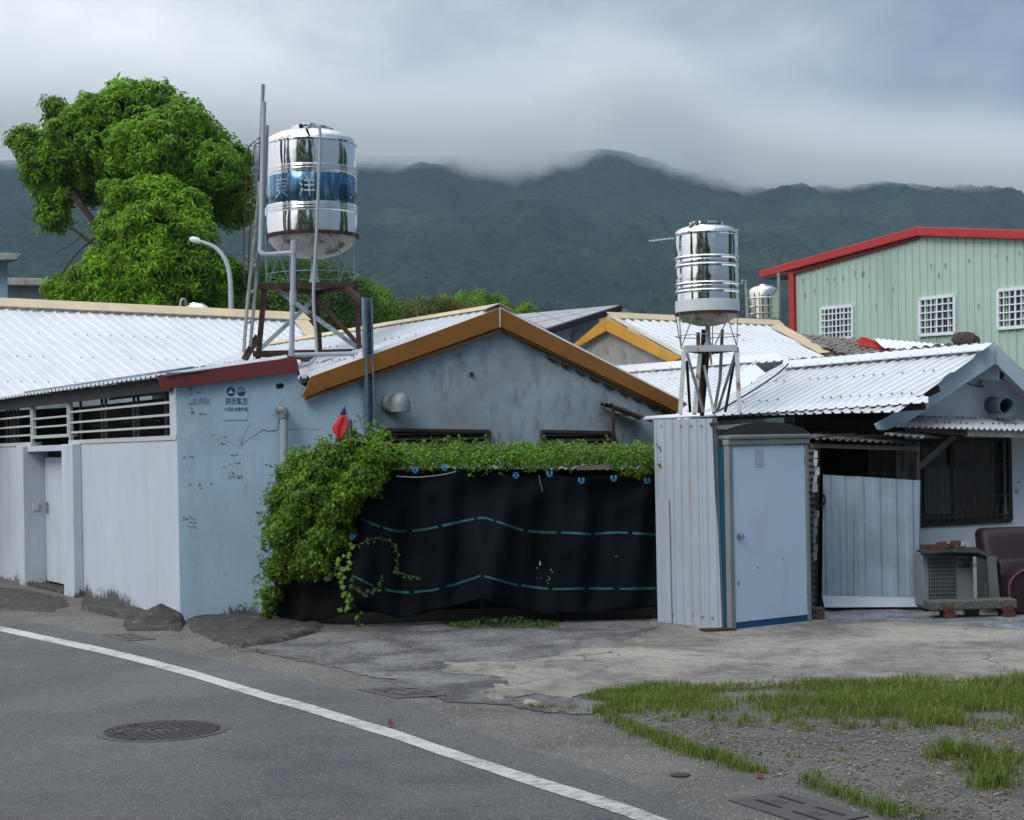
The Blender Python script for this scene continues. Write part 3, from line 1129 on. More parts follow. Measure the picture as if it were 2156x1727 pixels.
cr = wall_strip([(508, 938), (524, 924), (541, 914), (553, 905), (566, 908), (583, 906), (586, 893), (590, 880), (589, 868)], 0.004)
for q in (wall_strip([(505, 940), (480, 930), (462, 923)], 0.002), wall_strip([(600, 905), (622, 904), (640, 902), (662, 905), (676, 903)], 0.003),
          wall_strip([(588, 872), (592, 862), (590, 850), (594, 840)], 0.002), wall_strip([(508, 938), (515, 915), (528, 890)], 0.0018)):
    cr.add(q.v, q.f)
o = cr.build('wall_cracks', M_hole, house)
o['kind'] = 'stuff'


def residue(specs, mat_, name):
    mb = MB()
    for (x0, y0, x1, y1, n, dens) in specs:
        for k in range(n):
            if random.random() > dens:
                continue
            x, y = random.uniform(x0, x1), random.uniform(y0, y1)
            w, h = random.uniform(1.5, 8), random.uniform(0.8, 3)
            pts = [(x + random.uniform(-.3, .3) * w + w * math.cos(a) * random.uniform(.5, 1), y + h * math.sin(a) * random.uniform(.4, 1)) for a in [i * 1.05 for i in range(6)]]
            mb.add([B(*p, 0.003 + k * 0.00005) for p in pts], [tuple(range(6))])
    o = mb.build(name, mat_, house)
    o['kind'] = 'stuff'
    return o


residue([(400, 820, 408, 874, 12, 1), (400, 816, 426, 828, 6, 1), (403, 870, 436, 874, 6, .8), (472, 957, 512, 962, 5, .8), (470, 960, 515, 1010, 9, .8),
         (385, 960, 408, 966, 5, 1), (385, 1018, 460, 1030, 9, .7), (384, 1086, 408, 1096, 9, .9), (384, 1095, 430, 1112, 7, .6), (445, 905, 472, 940, 7, .5)], M_poster_grey, 'sticker_residue')


def text_mesh(body, px, py, size_px, off, mat_, name, parent, skew=0.0, width=None, bold=0.012):
    """flat lettering on the side wall: left end at column px, baseline row py"""
    cu = bpy.data.curves.new('lettering', 'FONT')
    cu.body = body
    cu.resolution_u = 2
    cu.offset = bold
    ob = bpy.data.objects.new('lettering', cu)
    COL.objects.link(ob)
    bpy.context.view_layer.update()
    me = bpy.data.meshes.new_from_object(ob.evaluated_get(bpy.context.evaluated_depsgraph_get()))
    bpy.data.objects.remove(ob)
    v = [x.co.copy() for x in me.vertices]
    f = [tuple(q.vertices) for q in me.polygons]
    a = B(px, py, off)
    b = B(px, py - size_px, off)
    k = (b - a).length / 0.92
    wx = 1.0
    if width:
        e = B(px + width, py, off)
        wx = (e - a).length / (max(x.x for x in v) * k)
    vs = [a + D2 * (x.x + skew * x.y) * k * wx + UP * (x.y + 0.08) * k for x in v]
    bpy.data.meshes.remove(me)
    return raw_mesh(name, vs, f, mat_, parent, False)


poster = thing('wall_poster', 'small blue printed loan poster with two round emblems, pasted on the pale blue side wall', 'poster', B(497, 888, 0.006))
MB().prism([B(471, 812, 0.004), B(521, 810, 0.004), B(521, 884, 0.004), B(471, 885, 0.004)], N2 * 0.002).build('paper', M_poster, poster)
text_mesh('錢我幫您', 475, 853, 15.5, 0.0075, M_poster_ink, 'lettering', poster, width=46)
text_mesh('好週轉來電就借', 473, 866.5, 8.5, 0.0075, M_poster_ink, 'lettering', poster, width=48)
for cx_, kind_ in ((486, 0), (508, 1)):
    c = B(cx_, 825, 0.0075)
    R = (B(cx_ + 9.3, 825, 0.0075) - c).length
    mb = MB()
    n = 24
    if kind_ == 0:
        mb.add([c] + [c + (D2 * math.cos(a) + UP * math.sin(a)) * R for a in [2 * math.pi * i / n for i in range(n)]], [(0, i + 1, (i + 1) % n + 1) for i in range(n)])
        em = mb.build('emblem', M_poster_ink, poster, False)
        mb = MB().prism([c + N2 * .001 + D2 * a * R + UP * b * R for a, b in ((-.6, -.35), (.6, -.35), (.5, -.05), (.25, .1), (.1, .5), (-.15, .45), (-.3, .1), (-.55, 0))], N2 * 0.001)
        mb.build('emblem_mark', M_poster, em)
    else:
        for i in range(n):
            a, b = 2 * math.pi * i / n, 2 * math.pi * (i + 1) / n
            r0 = R * (0.15 if math.pi * 1.05 < a < math.pi * 1.95 else 0.80)
            mb.add([c + (D2 * math.cos(a) + UP * math.sin(a)) * R, c + (D2 * math.cos(b) + UP * math.sin(b)) * R,
                    c + (D2 * math.cos(b) + UP * math.sin(b)) * r0, c + (D2 * math.cos(a) + UP * math.sin(a)) * r0], [(0, 1, 2, 3)])
        em = mb.build('emblem', M_poster_ink, poster, False)
        mb = MB()
        for x in (-.35, 0, .35):
            mb.box(c + N2 * .001 + D2 * x * R + UP * 0.1 * R, D2 * .07 * R, UP * .55 * R, N2 * .0005)
        mb.build('emblem_mark', M_poster_ink, em)
text_mesh('支票貼', 403, 852, 14, 0.006, M_poster_fade, 'faded_lettering', house, skew=0.18, width=38)
text_mesh('0978', 480, 1008, 8, 0.006, M_poster_fade, 'faded_lettering', house, width=32)

# maroon fascia of the front lean-to
m = MB().prism([B(330, 791, 0.05), B(622, 752, 0.05), B(627, 783, 0.05), B(341, 820, 0.05)], N2 * 0.03)
m.build('fascia', M_maroon, house, bevel=0.004)
m = MB().prism([B(622, 752, 0.05), B(630, 790, 0.05), B(626, 791, -0.3), B(618, 756, -0.3)], D2 * 0.012)
m.build('fascia_end', M_oldsheet, house)

# ------------- roofs: the large white roof behind, and the front lean-to
R0 = P(0, 643, 31.98 / DK)
R1 = lvl(640, 672, R0.z)
RD = (R1 - R0).normalized()
RV = Vector((RD.y, -RD.x, 0))                       # downhill, towards the road
SL = 0.43
RDOWN = Vector((RV.x, RV.y, -SL)).normalized()
RN = RD.cross(RDOWN)
if RN.z < 0: RN = -RN
LD = (-N1 + UP * 0.15).normalized()                # lean-to rises away from the road
LN = D1.cross(LD)
if LN.z < 0: LN = -LN
E0 = W(0, 0.16, 2.89)


def two_planes(p, n, q, mth, start, along):
    """point on both planes reached from start moving in plane coordinates along"""
    A = Matrix((n, mth, along))
    return A.inverted() @ Vector((n.dot(p), mth.dot(q), along.dot(start)))


Ja = two_planes(R0, RN, E0, LN, W(0, 0.16, 0), N1)
Jb = two_planes(R0, RN, E0, LN, W(0, -3.3, 0), N1)
RL = R0 - RD * 6.5
ve = ray_plane(690, 735, R0, RN)
ve2 = R1 + (ve - R1) * 1.6
corr(house, 'roof_sheet', [RL, R1, ve2, ray_plane(620, 752, R0, RN), Jb + RDOWN * .1, Ja + RDOWN * 0.1, Ja + RDOWN * 0.1 - RD * 5.5], RDOWN, M_roof, pitch=0.248, rib=0.10, h=0.020, sheet=0.744, screws=M_hole, screw_rows=1.05)
m = MB().prism([RL + UP * .07 + RDOWN * 0.30, R1 + UP * .07 + RDOWN * 0.30, R1 + UP * .14 - RV * .02, RL + UP * .14 - RV * .02], RN * 0.012)
m.build('ridge_cap', M_cream, house)
vdir_ = (ve2 - R1).normalized()
side_ = vdir_.cross(RN).normalized()
m = MB().prism([R1 + UP * .06 - side_ * .02, ve2 + UP * .06 - side_ * .02, ve2 + UP * .06 + side_ * .34, R1 + UP * .06 + side_ * .34], RN * 0.012)
m.build('verge_cap', M_cream, house)
# back slope, so that the roof is a solid from other sides
RB = Vector((-RV.x, -RV.y, -SL)).normalized()
corr(house, 'roof_sheet', [RL, R1, R1 + RB * 3.4, RL + RB * 3.4], RB, M_roof, pitch=0.245, rib=0.085, h=0.035, sheet=2.94)
lean_poly = [E0 - D1 * 0.12, Ja, Jb, None]
pq = Bt(1.43, 0.03, 0)
pq.z = E0.z - (LN.x * (pq.x - E0.x) + LN.y * (pq.y - E0.y)) / LN.z
lean_poly[3] = pq
corr(house, 'lean_to_sheet', lean_poly, LD, M_roof, pitch=0.19, rib=0.075, h=0.032, sheet=0.76, screws=M_hole, screw_rows=1.2)
# conduit lying along the lean-to
zl = lambda off: E0.z + 0.15 * (0.16 - off) + 0.05
cond = [W(11, -.5, zl(-.5)), W(8, -.55, zl(-.55)), W(5, -.62, zl(-.62)), W(2.5, -.66, zl(-.66)), W(1.2, -.62, zl(-.62)), W(0.75, -.45, zl(-.45)), W(0.6, -.2, zl(-.2)), W(0.5, 0.05, zl(.05))]
tag(MB().tube(smooth_line(cond, 5), 0.017).build('conduit_pipe', M_galv), 'thin grey conduit lying along the lower edge of the white road-side roof', 'pipe')
# drain pipe elbow on the side wall
dp = [B(591, 862, 0.02), B(591, 862, 0.10), B(597, 868, 0.12), B(598, 880, 0.12), B(598, 1010, 0.12), B(598, 1270, 0.12)]
dpt = thing('drain_pipe', 'grey plastic drain pipe with elbow running down the pale blue side wall into the vine', 'pipe', Vector((dp[-1].x, dp[-1].y, 0)))
MB().tube([dp[3], dp[4], dp[5]], 0.050, 14).build('pipe', M_pvc, dpt)
MB().tube(smooth_line([dp[0], dp[1], dp[2], dp[3]], 4), 0.062, 14).build('elbow', M_alu, dpt)

# ---------------------------------------------------------------- gable house with the ochre fascia
AP = B(1052, 650, 0.10)
gh_loc = Bt(6.0, 0, 0)
gable = thing('gable_house', 'grey cement gable house with ochre fascia boards and white roof behind the vine', 'house', gh_loc)
BL = B(656, 795, 0.10)
BR = B(1446, 851, 0.10)
t_end = (BR - C0).dot(D2)
m = MB().prism([Bt(t_post + 0.05, 0, -0.1), Bt(t_end, 0, -0.1), B(1424, 862, 0), B(1052, 668, 0), Bt(t_post + 0.05, 0, B(772, 775, 0).z)], -N2 * 0.15)
m.build('wall', M_cement, gable)


def board(a, b, c, d, name, mat_, parent, off0, th):
    m = MB().prism([B(*a, off0), B(*b, off0), B(*c, off0), B(*d, off0)], N2 * th)
    return m.build(name, mat_, parent, bevel=0.004)


board((654, 793), (1052, 650), (1052, 689), (634, 838), 'fascia_board', M_ochre, gable, 0.10, 0.02)
board((1053.5, 650), (1446, 851), (1424, 868), (1053.5, 689), 'fascia_board', M_ochre, gable, 0.10, 0.02)
board((640, 836), (1052, 691), (1052, 697), (640, 843), 'fascia_lip', M_ochre, gable, 0.02, 0.07)
board((1053.5, 691), (1424, 869), (1414, 871), (1053.5, 697), 'fascia_lip', M_ochre, gable, 0.02, 0.07)
MB().bar(B(1052.7, 649, 0.125), B(1052.7, 689, 0.125), 0.02, 0.012).build('joint_strip', M_roof_in, gable)
sag = MB()
for k in range(9):
    x = 1150 + k * 30
    y = 700 + (x - 1053) * 0.473 + 4
    sag.prism([B(x, y, .01), B(x + 26, y + 12.5, .01), B(x + 18, y + 13 + random.uniform(0, 4), .01), B(x + 6, y + 8 + random.uniform(0, 5), .01)], N2 * .02)
o = sag.build('crumbling_edge', M_rubble, gable)
o['kind'] = 'stuff'
GD = D1
def gslope(a, b, flip):
    d = (b - a)
    return d.normalized()
gl, gr = gslope(AP, BL, 0), gslope(AP, BR, 0)
LEN = 8.3
APr = AP + UP * 0.01
corr(gable, 'roof_sheet', [APr, APr + GD * LEN, BL + GD * LEN, BL], gl, M_roof, pitch=0.22, rib=0.08, h=0.03, sheet=0.66, screws=M_hole, screw_rows=0.9)
corr(gable, 'roof_sheet', [APr, APr + GD * LEN, BR + GD * LEN, BR], gr, M_roof, pitch=0.22, rib=0.08, h=0.03, sheet=2.64)
m = MB().prism([APr + UP * .05, APr + UP * .05 + GD * LEN, APr + GD * LEN + gl * .22 + UP * .045, APr + gl * .22 + UP * .045], UP * 0.012)
m.prism([APr + UP * .05, APr + UP * .05 + GD * LEN, APr + GD * LEN + gr * .22 + UP * .045, APr + gr * .22 + UP * .045], UP * 0.012)
m.build('ridge_cap', M_cream, gable)
# faded red stripe where the two roofs meet
va = ray_plane(470, 771, R0 + RN * .05, RN)
vb = ray_plane(612, 716, R0 + RN * .05, RN)
MB().prism([va, vb, vb + RDOWN * 0.10, va + RDOWN * .04], RN * .004).build('valley_strip', mat('faded_red_paint', (0.50, 0.20, 0.20), 0.6, var=0.25, vscale=6), gable)
# louvred wooden window tops, vent hood
for (x0, x1, y0, y1) in ((808, 1029, 905, 960), (1142, 1291, 908, 960)):
    wn = MB().prism([B(x0, y0, 0.005), B(x1, y0 + 3, 0.005), B(x1, y1, 0.005), B(x0, y1, 0.005)], N2 * 0.02).build('window', M_black, gable)
    for k in range(4):
        y = y0 + 6 + k * 12
        MB().box(B((x0 + x1) / 2, y, 0.05), D2 * ((B(x1 - 4, y) - B(x0 + 4, y)).length / 2), (UP * .6 - N2 * .8) * 0.03, N2 * .004).build('slat', M_darkwood, wn)
    fr = MB().bar(B(x0, y0, .05), B(x0, y1, .05), .05, .05).bar(B(x1, y0 + 3, .05), B(x1, y1, .05), .05, .05).bar(B(x0, y0, .055), B(x1, y0 + 3, .055), .05, .04)
    fr.build('frame', M_darkwood, wn)
vc = B(820, 850, 0.0)
vh = MB().tube([vc, vc + N2 * 0.16], 0.125, 20)
hood = vh.build('vent_pipe', M_alu, gable)
m = MB()
prof = [(0.0, 0.13), (0.06, 0.12), (0.105, 0.07), (0.125, 0.0), (0.125, -0.11)]
cc = vc + N2 * 0.22 + D2 * 0.05 + UP * 0.0
m.lathe(cc, prof, 20)
MBs = m.build('vent_hood', M_alu, gable)
m = MB()
m.tube([B(993, 788, 0.0), B(993, 788, 0.03)], 0.03, 8)
m.build('wall_plug', M_rust, gable)
# small side canopy near the right end
cpost = thing('rusty_canopy', 'small lean-to canopy with rusty post at the right end of the grey gable wall', 'canopy', foot(B(1290, 930, .5)))
ca, cb = B(1291, 853, 0.35), B(1372, 884, 0.35)
corr(cpost, 'canopy_sheet', [ca, cb, cb + N2 * -0.33 + UP * .02, ca + N2 * -0.33 + UP * .02], (cb - ca), M_oldsheet, pitch=0.11, h=0.03, wave=True, sheet=None)
MB().bar(B(1291, 856, .34), Vector((B(1288, 940, .34).x, B(1288, 940, .34).y, 0)), 0.035).build('post', M_rust, cpost)
MB().bar(B(1291, 872, .34), B(1345, 876, .34), 0.03).build('crossbar', M_rust, cpost)
MB().bar(ca - UP * .02, cb - UP * .02, 0.03).build('rafter', M_rust, cpost)

# galvanised channel post
pb = B(778, 912, 0.09)
post = MB()
w_ = 0.062
zt_ = B(778, 627, 0.09).z
base = Vector((pb.x, pb.y, 0))
post.box(base + UP * zt_ / 2 - N2 * .03, D2 * w_, N2 * 0.003, UP * zt_ / 2)
post.box(base + UP * zt_ / 2 - D2 * (w_ - .003) + N2 * .003, D2 * .003, N2 * 0.033, UP * zt_ / 2)
post.box(base + UP * zt_ / 2 + D2 * (w_ - .003) + N2 * .003, D2 * .003, N2 * 0.033, UP * zt_ / 2)
post.box(base + UP * zt_ / 2 - D2 * (w_ - .018) + N2 * .034, D2 * .016, N2 * 0.002, UP * zt_ / 2)
post.box(base + UP * zt_ / 2 + D2 * (w_ - .014) + N2 * .034, D2 * .011, N2 * 0.002, UP * zt_ / 2)
tag(post.build('steel_post', M_galv, smooth=False), 'tall galvanised channel post standing against the seam of blue and grey walls', 'post')
# ---------------------------------------------------------------- large water tank on its rusty stand
TD = 13.1
fl, fr_ = P(541, 748, TD), P(757, 742, TD)
tw = thing('tank_stand', 'rusty three-legged steel stand with chipped blue braces under the larger water tank', 'stand', (fl + fr_) / 2)
hl, hr = P(557, 598, TD), P(749, 598, TD)
zp = hl.z
hr.z = zp
hb = lvl(667, 612, zp)
fb = foot(hb + Vector((.0, .25, 0)), fl.z)
fr_.z = fl.z
for a, b, n in ((fl, hl, 1), (fr_, hr, 1), (fb, hb, 1)):
    MB().angle(a - UP * .12, b, 0.062, 0.012, up=Vector((0, -1, .2))).build('leg', M_rust, tw)
for a, b in ((hl - Vector((.18, 0, 0)), hr), (hl, hb), (hr, hb)):
    MB().angle(a, b, 0.065, 0.012).build('top_beam', M_rust, tw)
for a, b in ((fl - Vector((.05, 0, 0)), fr_), (fl, fb), (fr_, fb)):
    MB().angle(a + UP * .05, b + UP * .05, 0.07, 0.012).build('base_beam', M_rust, tw)
MB().bar(P(576, 605, TD + .06), P(757, 735, TD + .06), 0.06, 0.02, up=Vector((0, 1, 0))).build('brace', M_chip, tw)
MB().bar(P(548, 735, TD + .1), P(660, 632, 13.7), 0.055, 0.02, up=Vector((0, 1, 0))).build('brace', M_chip, tw)
MB().bar(P(668, 628, 13.75), P(760, 732, TD + .1), 0.06, 0.02, up=Vector((0, 1, 0))).build('brace', M_rust, tw)
MB().angle(P(733, 603, TD - .12), P(765, 633, TD - .28), 0.06, 0.01).build('stub_bar', M_rust, tw)
MB().bar(P(742, 742, TD - .1), P(768, 737, TD - .1), 0.08, 0.05).build('clamp', M_chipw, tw)
MB().angle(P(513, 757, TD - .2), P(542, 707, TD - .1), 0.07, 0.012, up=Vector((0, -1, .2))).build('stub_bar', M_rust, tw)
MB().bar(P(634, 757, TD - .1), P(652, 757, TD - .1), 0.08, 0.06).build('packing_block', M_rust, tw)

tc = foot(P(655.5, 400, 13.42))
TR = 0.608
zb = P(655.5, 498, 13.42).z
zt2 = P(655.5, 308, 13.42).z
tank = thing('water_tank', 'large polished steel water tank with worn blue lettered band, on the rusty stand', 'water tank', Vector((tc.x, tc.y, zb)))
H_ = zt2 - zb


def zpx(py):
    return P(655.5, py, (tc.y - TR) / DK).z


prof = [(TR - .012, zb)]
yb = [(345, 362), (431, 450)]
def rib_zone(pr, ya, yb_, n=3):
    za, zb_ = zpx(yb_), zpx(ya)
    for i in range(n):
        z0 = za + (zb_ - za) * i / n
        dz = (zb_ - za) / n
        for k in range(6):
            a = math.pi * k / 5
            pr.append((TR + 0.020 * math.sin(a), z0 + dz * (0.08 + 0.84 * k / 5)))
prof += [(TR, zb + .01)]


def barrel(pr, z0, z1, bulge=.006, n=10):
    for k in range(1, n):
        pr.append((TR + bulge * math.sin(math.pi * k / n) ** .8, z0 + (z1 - z0) * k / n))


barrel(prof, zb + .012, zpx(441.5))
rib_zone(prof, 424, 441)
prof.append((TR, zpx(422)))
pb_lo = zpx(423)
pb_hi = zpx(359)
prof.append((TR, pb_hi))
rib_zone(prof, 341, 358)
barrel(prof, zpx(340.5), zt2 - .018)
prof += [(TR, zt2 - .015), (TR + .012, zt2 - .01), (TR + .014, zt2 + .012), (TR + .002, zt2 + .02)]
MB().lathe(tc, prof, 64).build('shell', M_chrome, tank, angle=0.5)
dome = [(TR, zt2 + .021)] + [(TR * math.cos(a) ** 0.8, zt2 + .02 + 0.19 * math.sin(a)) for a in [math.pi / 2 * i / 8 for i in range(1, 6)]]
dome += [(0.30, zt2 + .205)]
MB().lathe(tc, dome + [(0.0, zt2 + .205)], 64).build('dome', M_chrome, tank)
m = MB().lathe(tc, [(0.27, zt2 + .206), (0.27, zt2 + .245), (0.255, zt2 + .255), (0.0, zt2 + .262)], 40)
lid = m.build('lid', M_chrome, tank)
m = MB()
for k in range(3):
    a = -1.9 + k * 2.1
    m.box(tc + Vector((math.cos(a) * .29, math.sin(a) * .29, zt2 + .225)), Vector((.02, 0, 0)), Vector((0, .02, 0)), Vector((0, 0, .02)))
m.build('lid_clip', M_rust, lid)
bowl = [(0.0, zb - .30), (0.20, zb - .285), (0.38, zb - .235), (0.50, zb - .16), (0.575, zb - .07), (TR - .014, zb - .002)]
MB().lathe(tc, bowl, 48).build('bottom_bowl', M_bowl, tank)
MB().lathe(tc, [(TR + .003, zb - .03), (TR + .022, zb - .025), (TR + .022, zb + .012), (TR + .003, zb + .015)], 48).build('support_ring', M_rust, tank)
MB().lathe(tc, [(TR + .0015, pb_lo + .012), (TR + .004, pb_lo + .016), (TR + .004, pb_hi - .016), (TR + .0015, pb_hi - .012)], 64).build('printed_band', M_band, tank)


def cyl_text(body, ang_c, zc, size, mat_, parent, name='lettering', R=TR + .0065):
    cu = bpy.data.curves.new('lettering', 'FONT')
    cu.body = body
    cu.resolution_u = 2
    cu.offset = 0.0
    ob = bpy.data.objects.new('lettering', cu)
    COL.objects.link(ob)
    bpy.context.view_layer.update()
    me = bpy.data.meshes.new_from_object(ob.evaluated_get(bpy.context.evaluated_depsgraph_get()))
    bpy.data.objects.remove(ob)
    bm = bmesh.new()
    bm.from_mesh(me)
    for _ in range(2):
        long_ = [e for e in bm.edges if e.calc_length() > 0.14]
        if long_:
            bmesh.ops.subdivide_edges(bm, edges=long_, cuts=1)
    bmesh.ops.triangulate(bm, faces=bm.faces[:])
    v = []
    for q in bm.verts:
        a = ang_c + (q.co.x - 0.5) * size / R
        v.append(tc + Vector((R * math.cos(a), R * math.sin(a), zc + (q.co.y - 0.38) * size * 1.25)))
    bm.verts.index_update()
    f = [tuple(x.index for x in q.verts) for q in bm.faces]
    bm.free()
    return raw_mesh(name, v, f, mat_, parent, False)


M_letter = mat('worn_silver_lettering', (0.50, 0.58, 0.64), 0.4, metal=0.4, var=0.25, vscale=18, dirt=[((0.03, 0.13, 0.28), 0.85, 9, (1, 1, .25), 0.47, 0.57)])
zc_ = (pb_lo + pb_hi) / 2
for ch, px in (('東', 593), ('洋', 646), ('東', 744), ('洋', None)):
    if px:
        xo = (px - 655.5) / F * (tc.y - TR * .8)
        ang = -math.pi / 2 + 0.12 + math.asin(max(-1, min(1, xo / TR)))
    else:
        ang = -math.pi / 2 + 1.75
    cyl_text(ch, ang, zc_, 0.24, M_letter, tank)

# cradle between the stand and the tank
m = MB()
for a in (-2.75, -0.42, 1.1, 2.2):
    top = tc + Vector((math.cos(a) * (TR + .03), math.sin(a) * (TR + .03), zb - .01))
    bot = Vector((top.x, top.y, zp + .05))
    m.tube([top, bot], 0.010, 6)
for a0, a1 in ((-2.75, -2.0), (-0.42, -1.05), (1.1, .55), (2.2, 2.7)):
    top = tc + Vector((math.cos(a1) * (TR + .01), math.sin(a1) * (TR + .01), zb - .02))
    bot = tc + Vector((math.cos(a0) * (TR + .0), math.sin(a0) * (TR + .0), zp + .05))
    m.tube([top, bot], 0.010, 6)
m.ring(tc + UP * (zp + .16), UP, TR + .01, 0.005, 40, 6)
m.build('cradle_rods', M_galv, tank)

# pipes of the tank
pipes = thing('tank_pipes', 'grey water pipes running up past the large tank and its stand', 'pipe', foot(P(600, 750, 12.7), fl.z))
d_ = 12.70
MB().tube([P(555.5, 215, 12.95), P(549, 500, 12.9), P(548, 522, 12.88)], 0.031, 12).tube(smooth_line([P(548, 522, 12.88), P(549, 532, 12.87), P(558, 536, 12.86)], 4), 0.031, 12).tube([P(558, 536, 12.86), P(615, 532, 12.8)], 0.028, 12).build('overflow_pipe', M_pvc, pipes)
MB().tube([P(554, 178, 13.0), P(549, 300, 13.0), P(545, 420, 13.0)], 0.024, 10).build('vent_pipe', M_oldpipe, pipes)
MB().tube([P(562, 265, 13.08), P(558, 400, 13.05)], 0.026, 10).build('short_pipe', M_pvc, pipes)
m = MB().tube([P(619, 508, d_), P(616, 640, d_), P(614, 747, d_)], 0.034, 12)
m.tube([P(619, 506, d_), P(618.6, 535, d_)], 0.044, 12)
m.tube([P(617, 612, d_), P(616.4, 643, d_)], 0.045, 12)
m.tube([P(614, 733, d_), P(614, 750, d_)], 0.041, 12)
m.build('down_pipe', M_pvc, pipes)
m = MB().tube([tc + Vector((.03, -.1, zb - .26)), tc + Vector((.03, -.1, zp + .05))], 0.045, 12)
m.tube([tc + Vector((.03, -.1, zp + .17)), tc + Vector((.03, -.1, zp + .04))], [0.05, 0.075], 12)
m.build('outlet_pipe', M_pvc, pipes)
hz = P(660, 262, 12.9)
pts = [tc + Vector((-.04, -.30, zt2 + .19)), P(650, 268, 13.0), P(657, 259, 12.9), P(668, 262, 12.76), P(674, 280, 12.74), P(673, 330, 12.74), P(667, 480, 12.74), P(660, 620, 12.72), P(666, 720, 12.72), P(665, 748, 12.70), P(655, 764, 12.66), P(632, 771, 12.62), P(622, 768, 12.6)]
MB().tube(smooth_line(pts, 6), 0.020, 10).build('hose', M_pvc, pipes)
m = MB().tube([P(620, 748, 12.66), P(742, 745, 12.75)], 0.030, 12)
m.tube(smooth_line([P(740, 745, 12.75), P(749, 747, 12.75), P(750, 757, 12.73)], 4), 0.034, 12).tube([P(750, 757, 12.73), P(749, 800, 12.72)], 0.030, 12).tube([P(749, 790, 12.72), P(749, 806, 12.72)], 0.036, 12)
m.build('branch_pipe', M_pvc, pipes)

# ladder leaning on the stand
lad = thing('ladder', 'weathered pole ladder with ringed old window grille tied on, left of the large tank', 'ladder', P(510, 756, 12.9))
MB().tube([P(546, 400, 13.0), P(520, 650, 12.95), P(513, 742, 12.9)], 0.024, 8).build('rail', M_oldpipe, lad)
MB().tube([P(556, 400, 13.05), P(535, 640, 13.0), P(527, 730, 12.95)], 0.024, 8).build('rail', M_oldpipe, lad)
for y in (615, 680, 560):
    MB().tube([P(546 - (y - 400) * .105, y + 2, 12.97), P(556 - (y - 400) * .094, y - 3, 13.02)], 0.018, 7).build('rung', M_chipw, lad)
gm = MB()
gA = [P(548, 289, 12.98), P(530, 303, 12.96), P(522, 320, 12.95), P(519, 400, 12.93), P(513, 520, 12.92), P(513, 585, 12.9), P(521, 610, 12.9)]
gB = [P(548, 300, 12.98), P(537, 306, 12.98), P(534, 330, 12.97), P(530, 420, 12.95), P(524, 530, 12.94), P(523, 570, 12.94)]
gm.tube(smooth_line(gA, 4), 0.008, 6).tube(smooth_line(gB, 4), 0.008, 6)
gm.tube(smooth_line([P(552, 285, 13.0), P(548, 320, 12.99), P(544, 380, 12.98)], 4), 0.009, 6)
gm.build('grille_bar', M_rust, lad)
for (x, y) in ((530, 316), (545, 302), (540, 360), (526, 434), (536, 424), (523, 490), (533, 482), (520, 548), (531, 540)):
    MB().ring(P(x, y, 12.96), Vector((.3, -1, 0)), 0.055, 0.007, 16, 5).build('grille_ring', M_oldpipe, lad)
# ---------------------------------------------------------------- right-hand yard: low white-roofed house
A_ = P(2090, 725, 12.0)                      # front end of the ridge
RD3 = D1                                     # ridge direction, away
DN3 = N1.copy()   # downhill, towards the yard
S3 = 0.40
DV3 = (DN3 + UP * -S3).normalized()
RN3 = RD3.cross(DV3)
if RN3.z < 0: RN3 = -RN3


def RP(px, py, lift=0.0):
    return ray_plane(px, py, A_ + RN3 * lift, RN3)


rh = thing('yard_house', 'low cream house with white ribbed roof, barred dark window and awning at the right', 'house', foot(A_))
ridge_l = RP(1652, 762)
eave_r = RP(1950, 848)
eave_l = RP(1318, 886)
verge_b = RP(1862, 886)
# roof sheets in front of the ridge
pa, pb_, pc, pd = RP(2092, 724), RP(1652, 763), RP(1470, 878), RP(1890, 868)
corr(rh, 'roof_sheet', [pa, pb_, pc, pd], DV3, M_roof, pitch=0.17, rib=0.065, h=0.024, sheet=0.68, screws=M_hole, screw_rows=0.62)
# the house behind it: same pitch, white roof with a smooth verge flashing
A2 = P(1620, 748, 33.0 / DK)


def RQ(px, py, lift=0.0):
    return ray_plane(px, py, A2 + RN3 * lift, RN3)


rr = thing('rear_house', 'white-roofed house behind the small tank stand, with a smooth sloping verge flashing', 'house', foot(A2))
corr(rr, 'roof_sheet', [RQ(1270, 774), RQ(1618, 749), RQ(1470, 880), RQ(1270, 905)], DV3, M_roof, pitch=0.26, rib=0.09, h=0.03, sheet=1.04, screws=M_hole, screw_rows=0.9)
MB().prism([RQ(1606, 750, .06), RQ(1655, 762, .06), RQ(1510, 868, .06), RQ(1440, 880, .06)], RN3 * .02).build('verge_flashing', M_roof_in, rr)
MB().prism([RQ(1270, 774, .07), RQ(1636, 746, .07), RQ(1660, 764, .065), RQ(1606, 762, .05), RQ(1276, 788, .05)], RN3 * .02).build('ridge_cap', M_roof_in, rr)
MB().prism([foot(RQ(1300, 820)), foot(RQ(1610, 790)), foot(RQ(1610, 790), 2.9), foot(RQ(1300, 820), 2.6)], Vector((.0, 1, 0))).build('wall', M_cement2, rr)
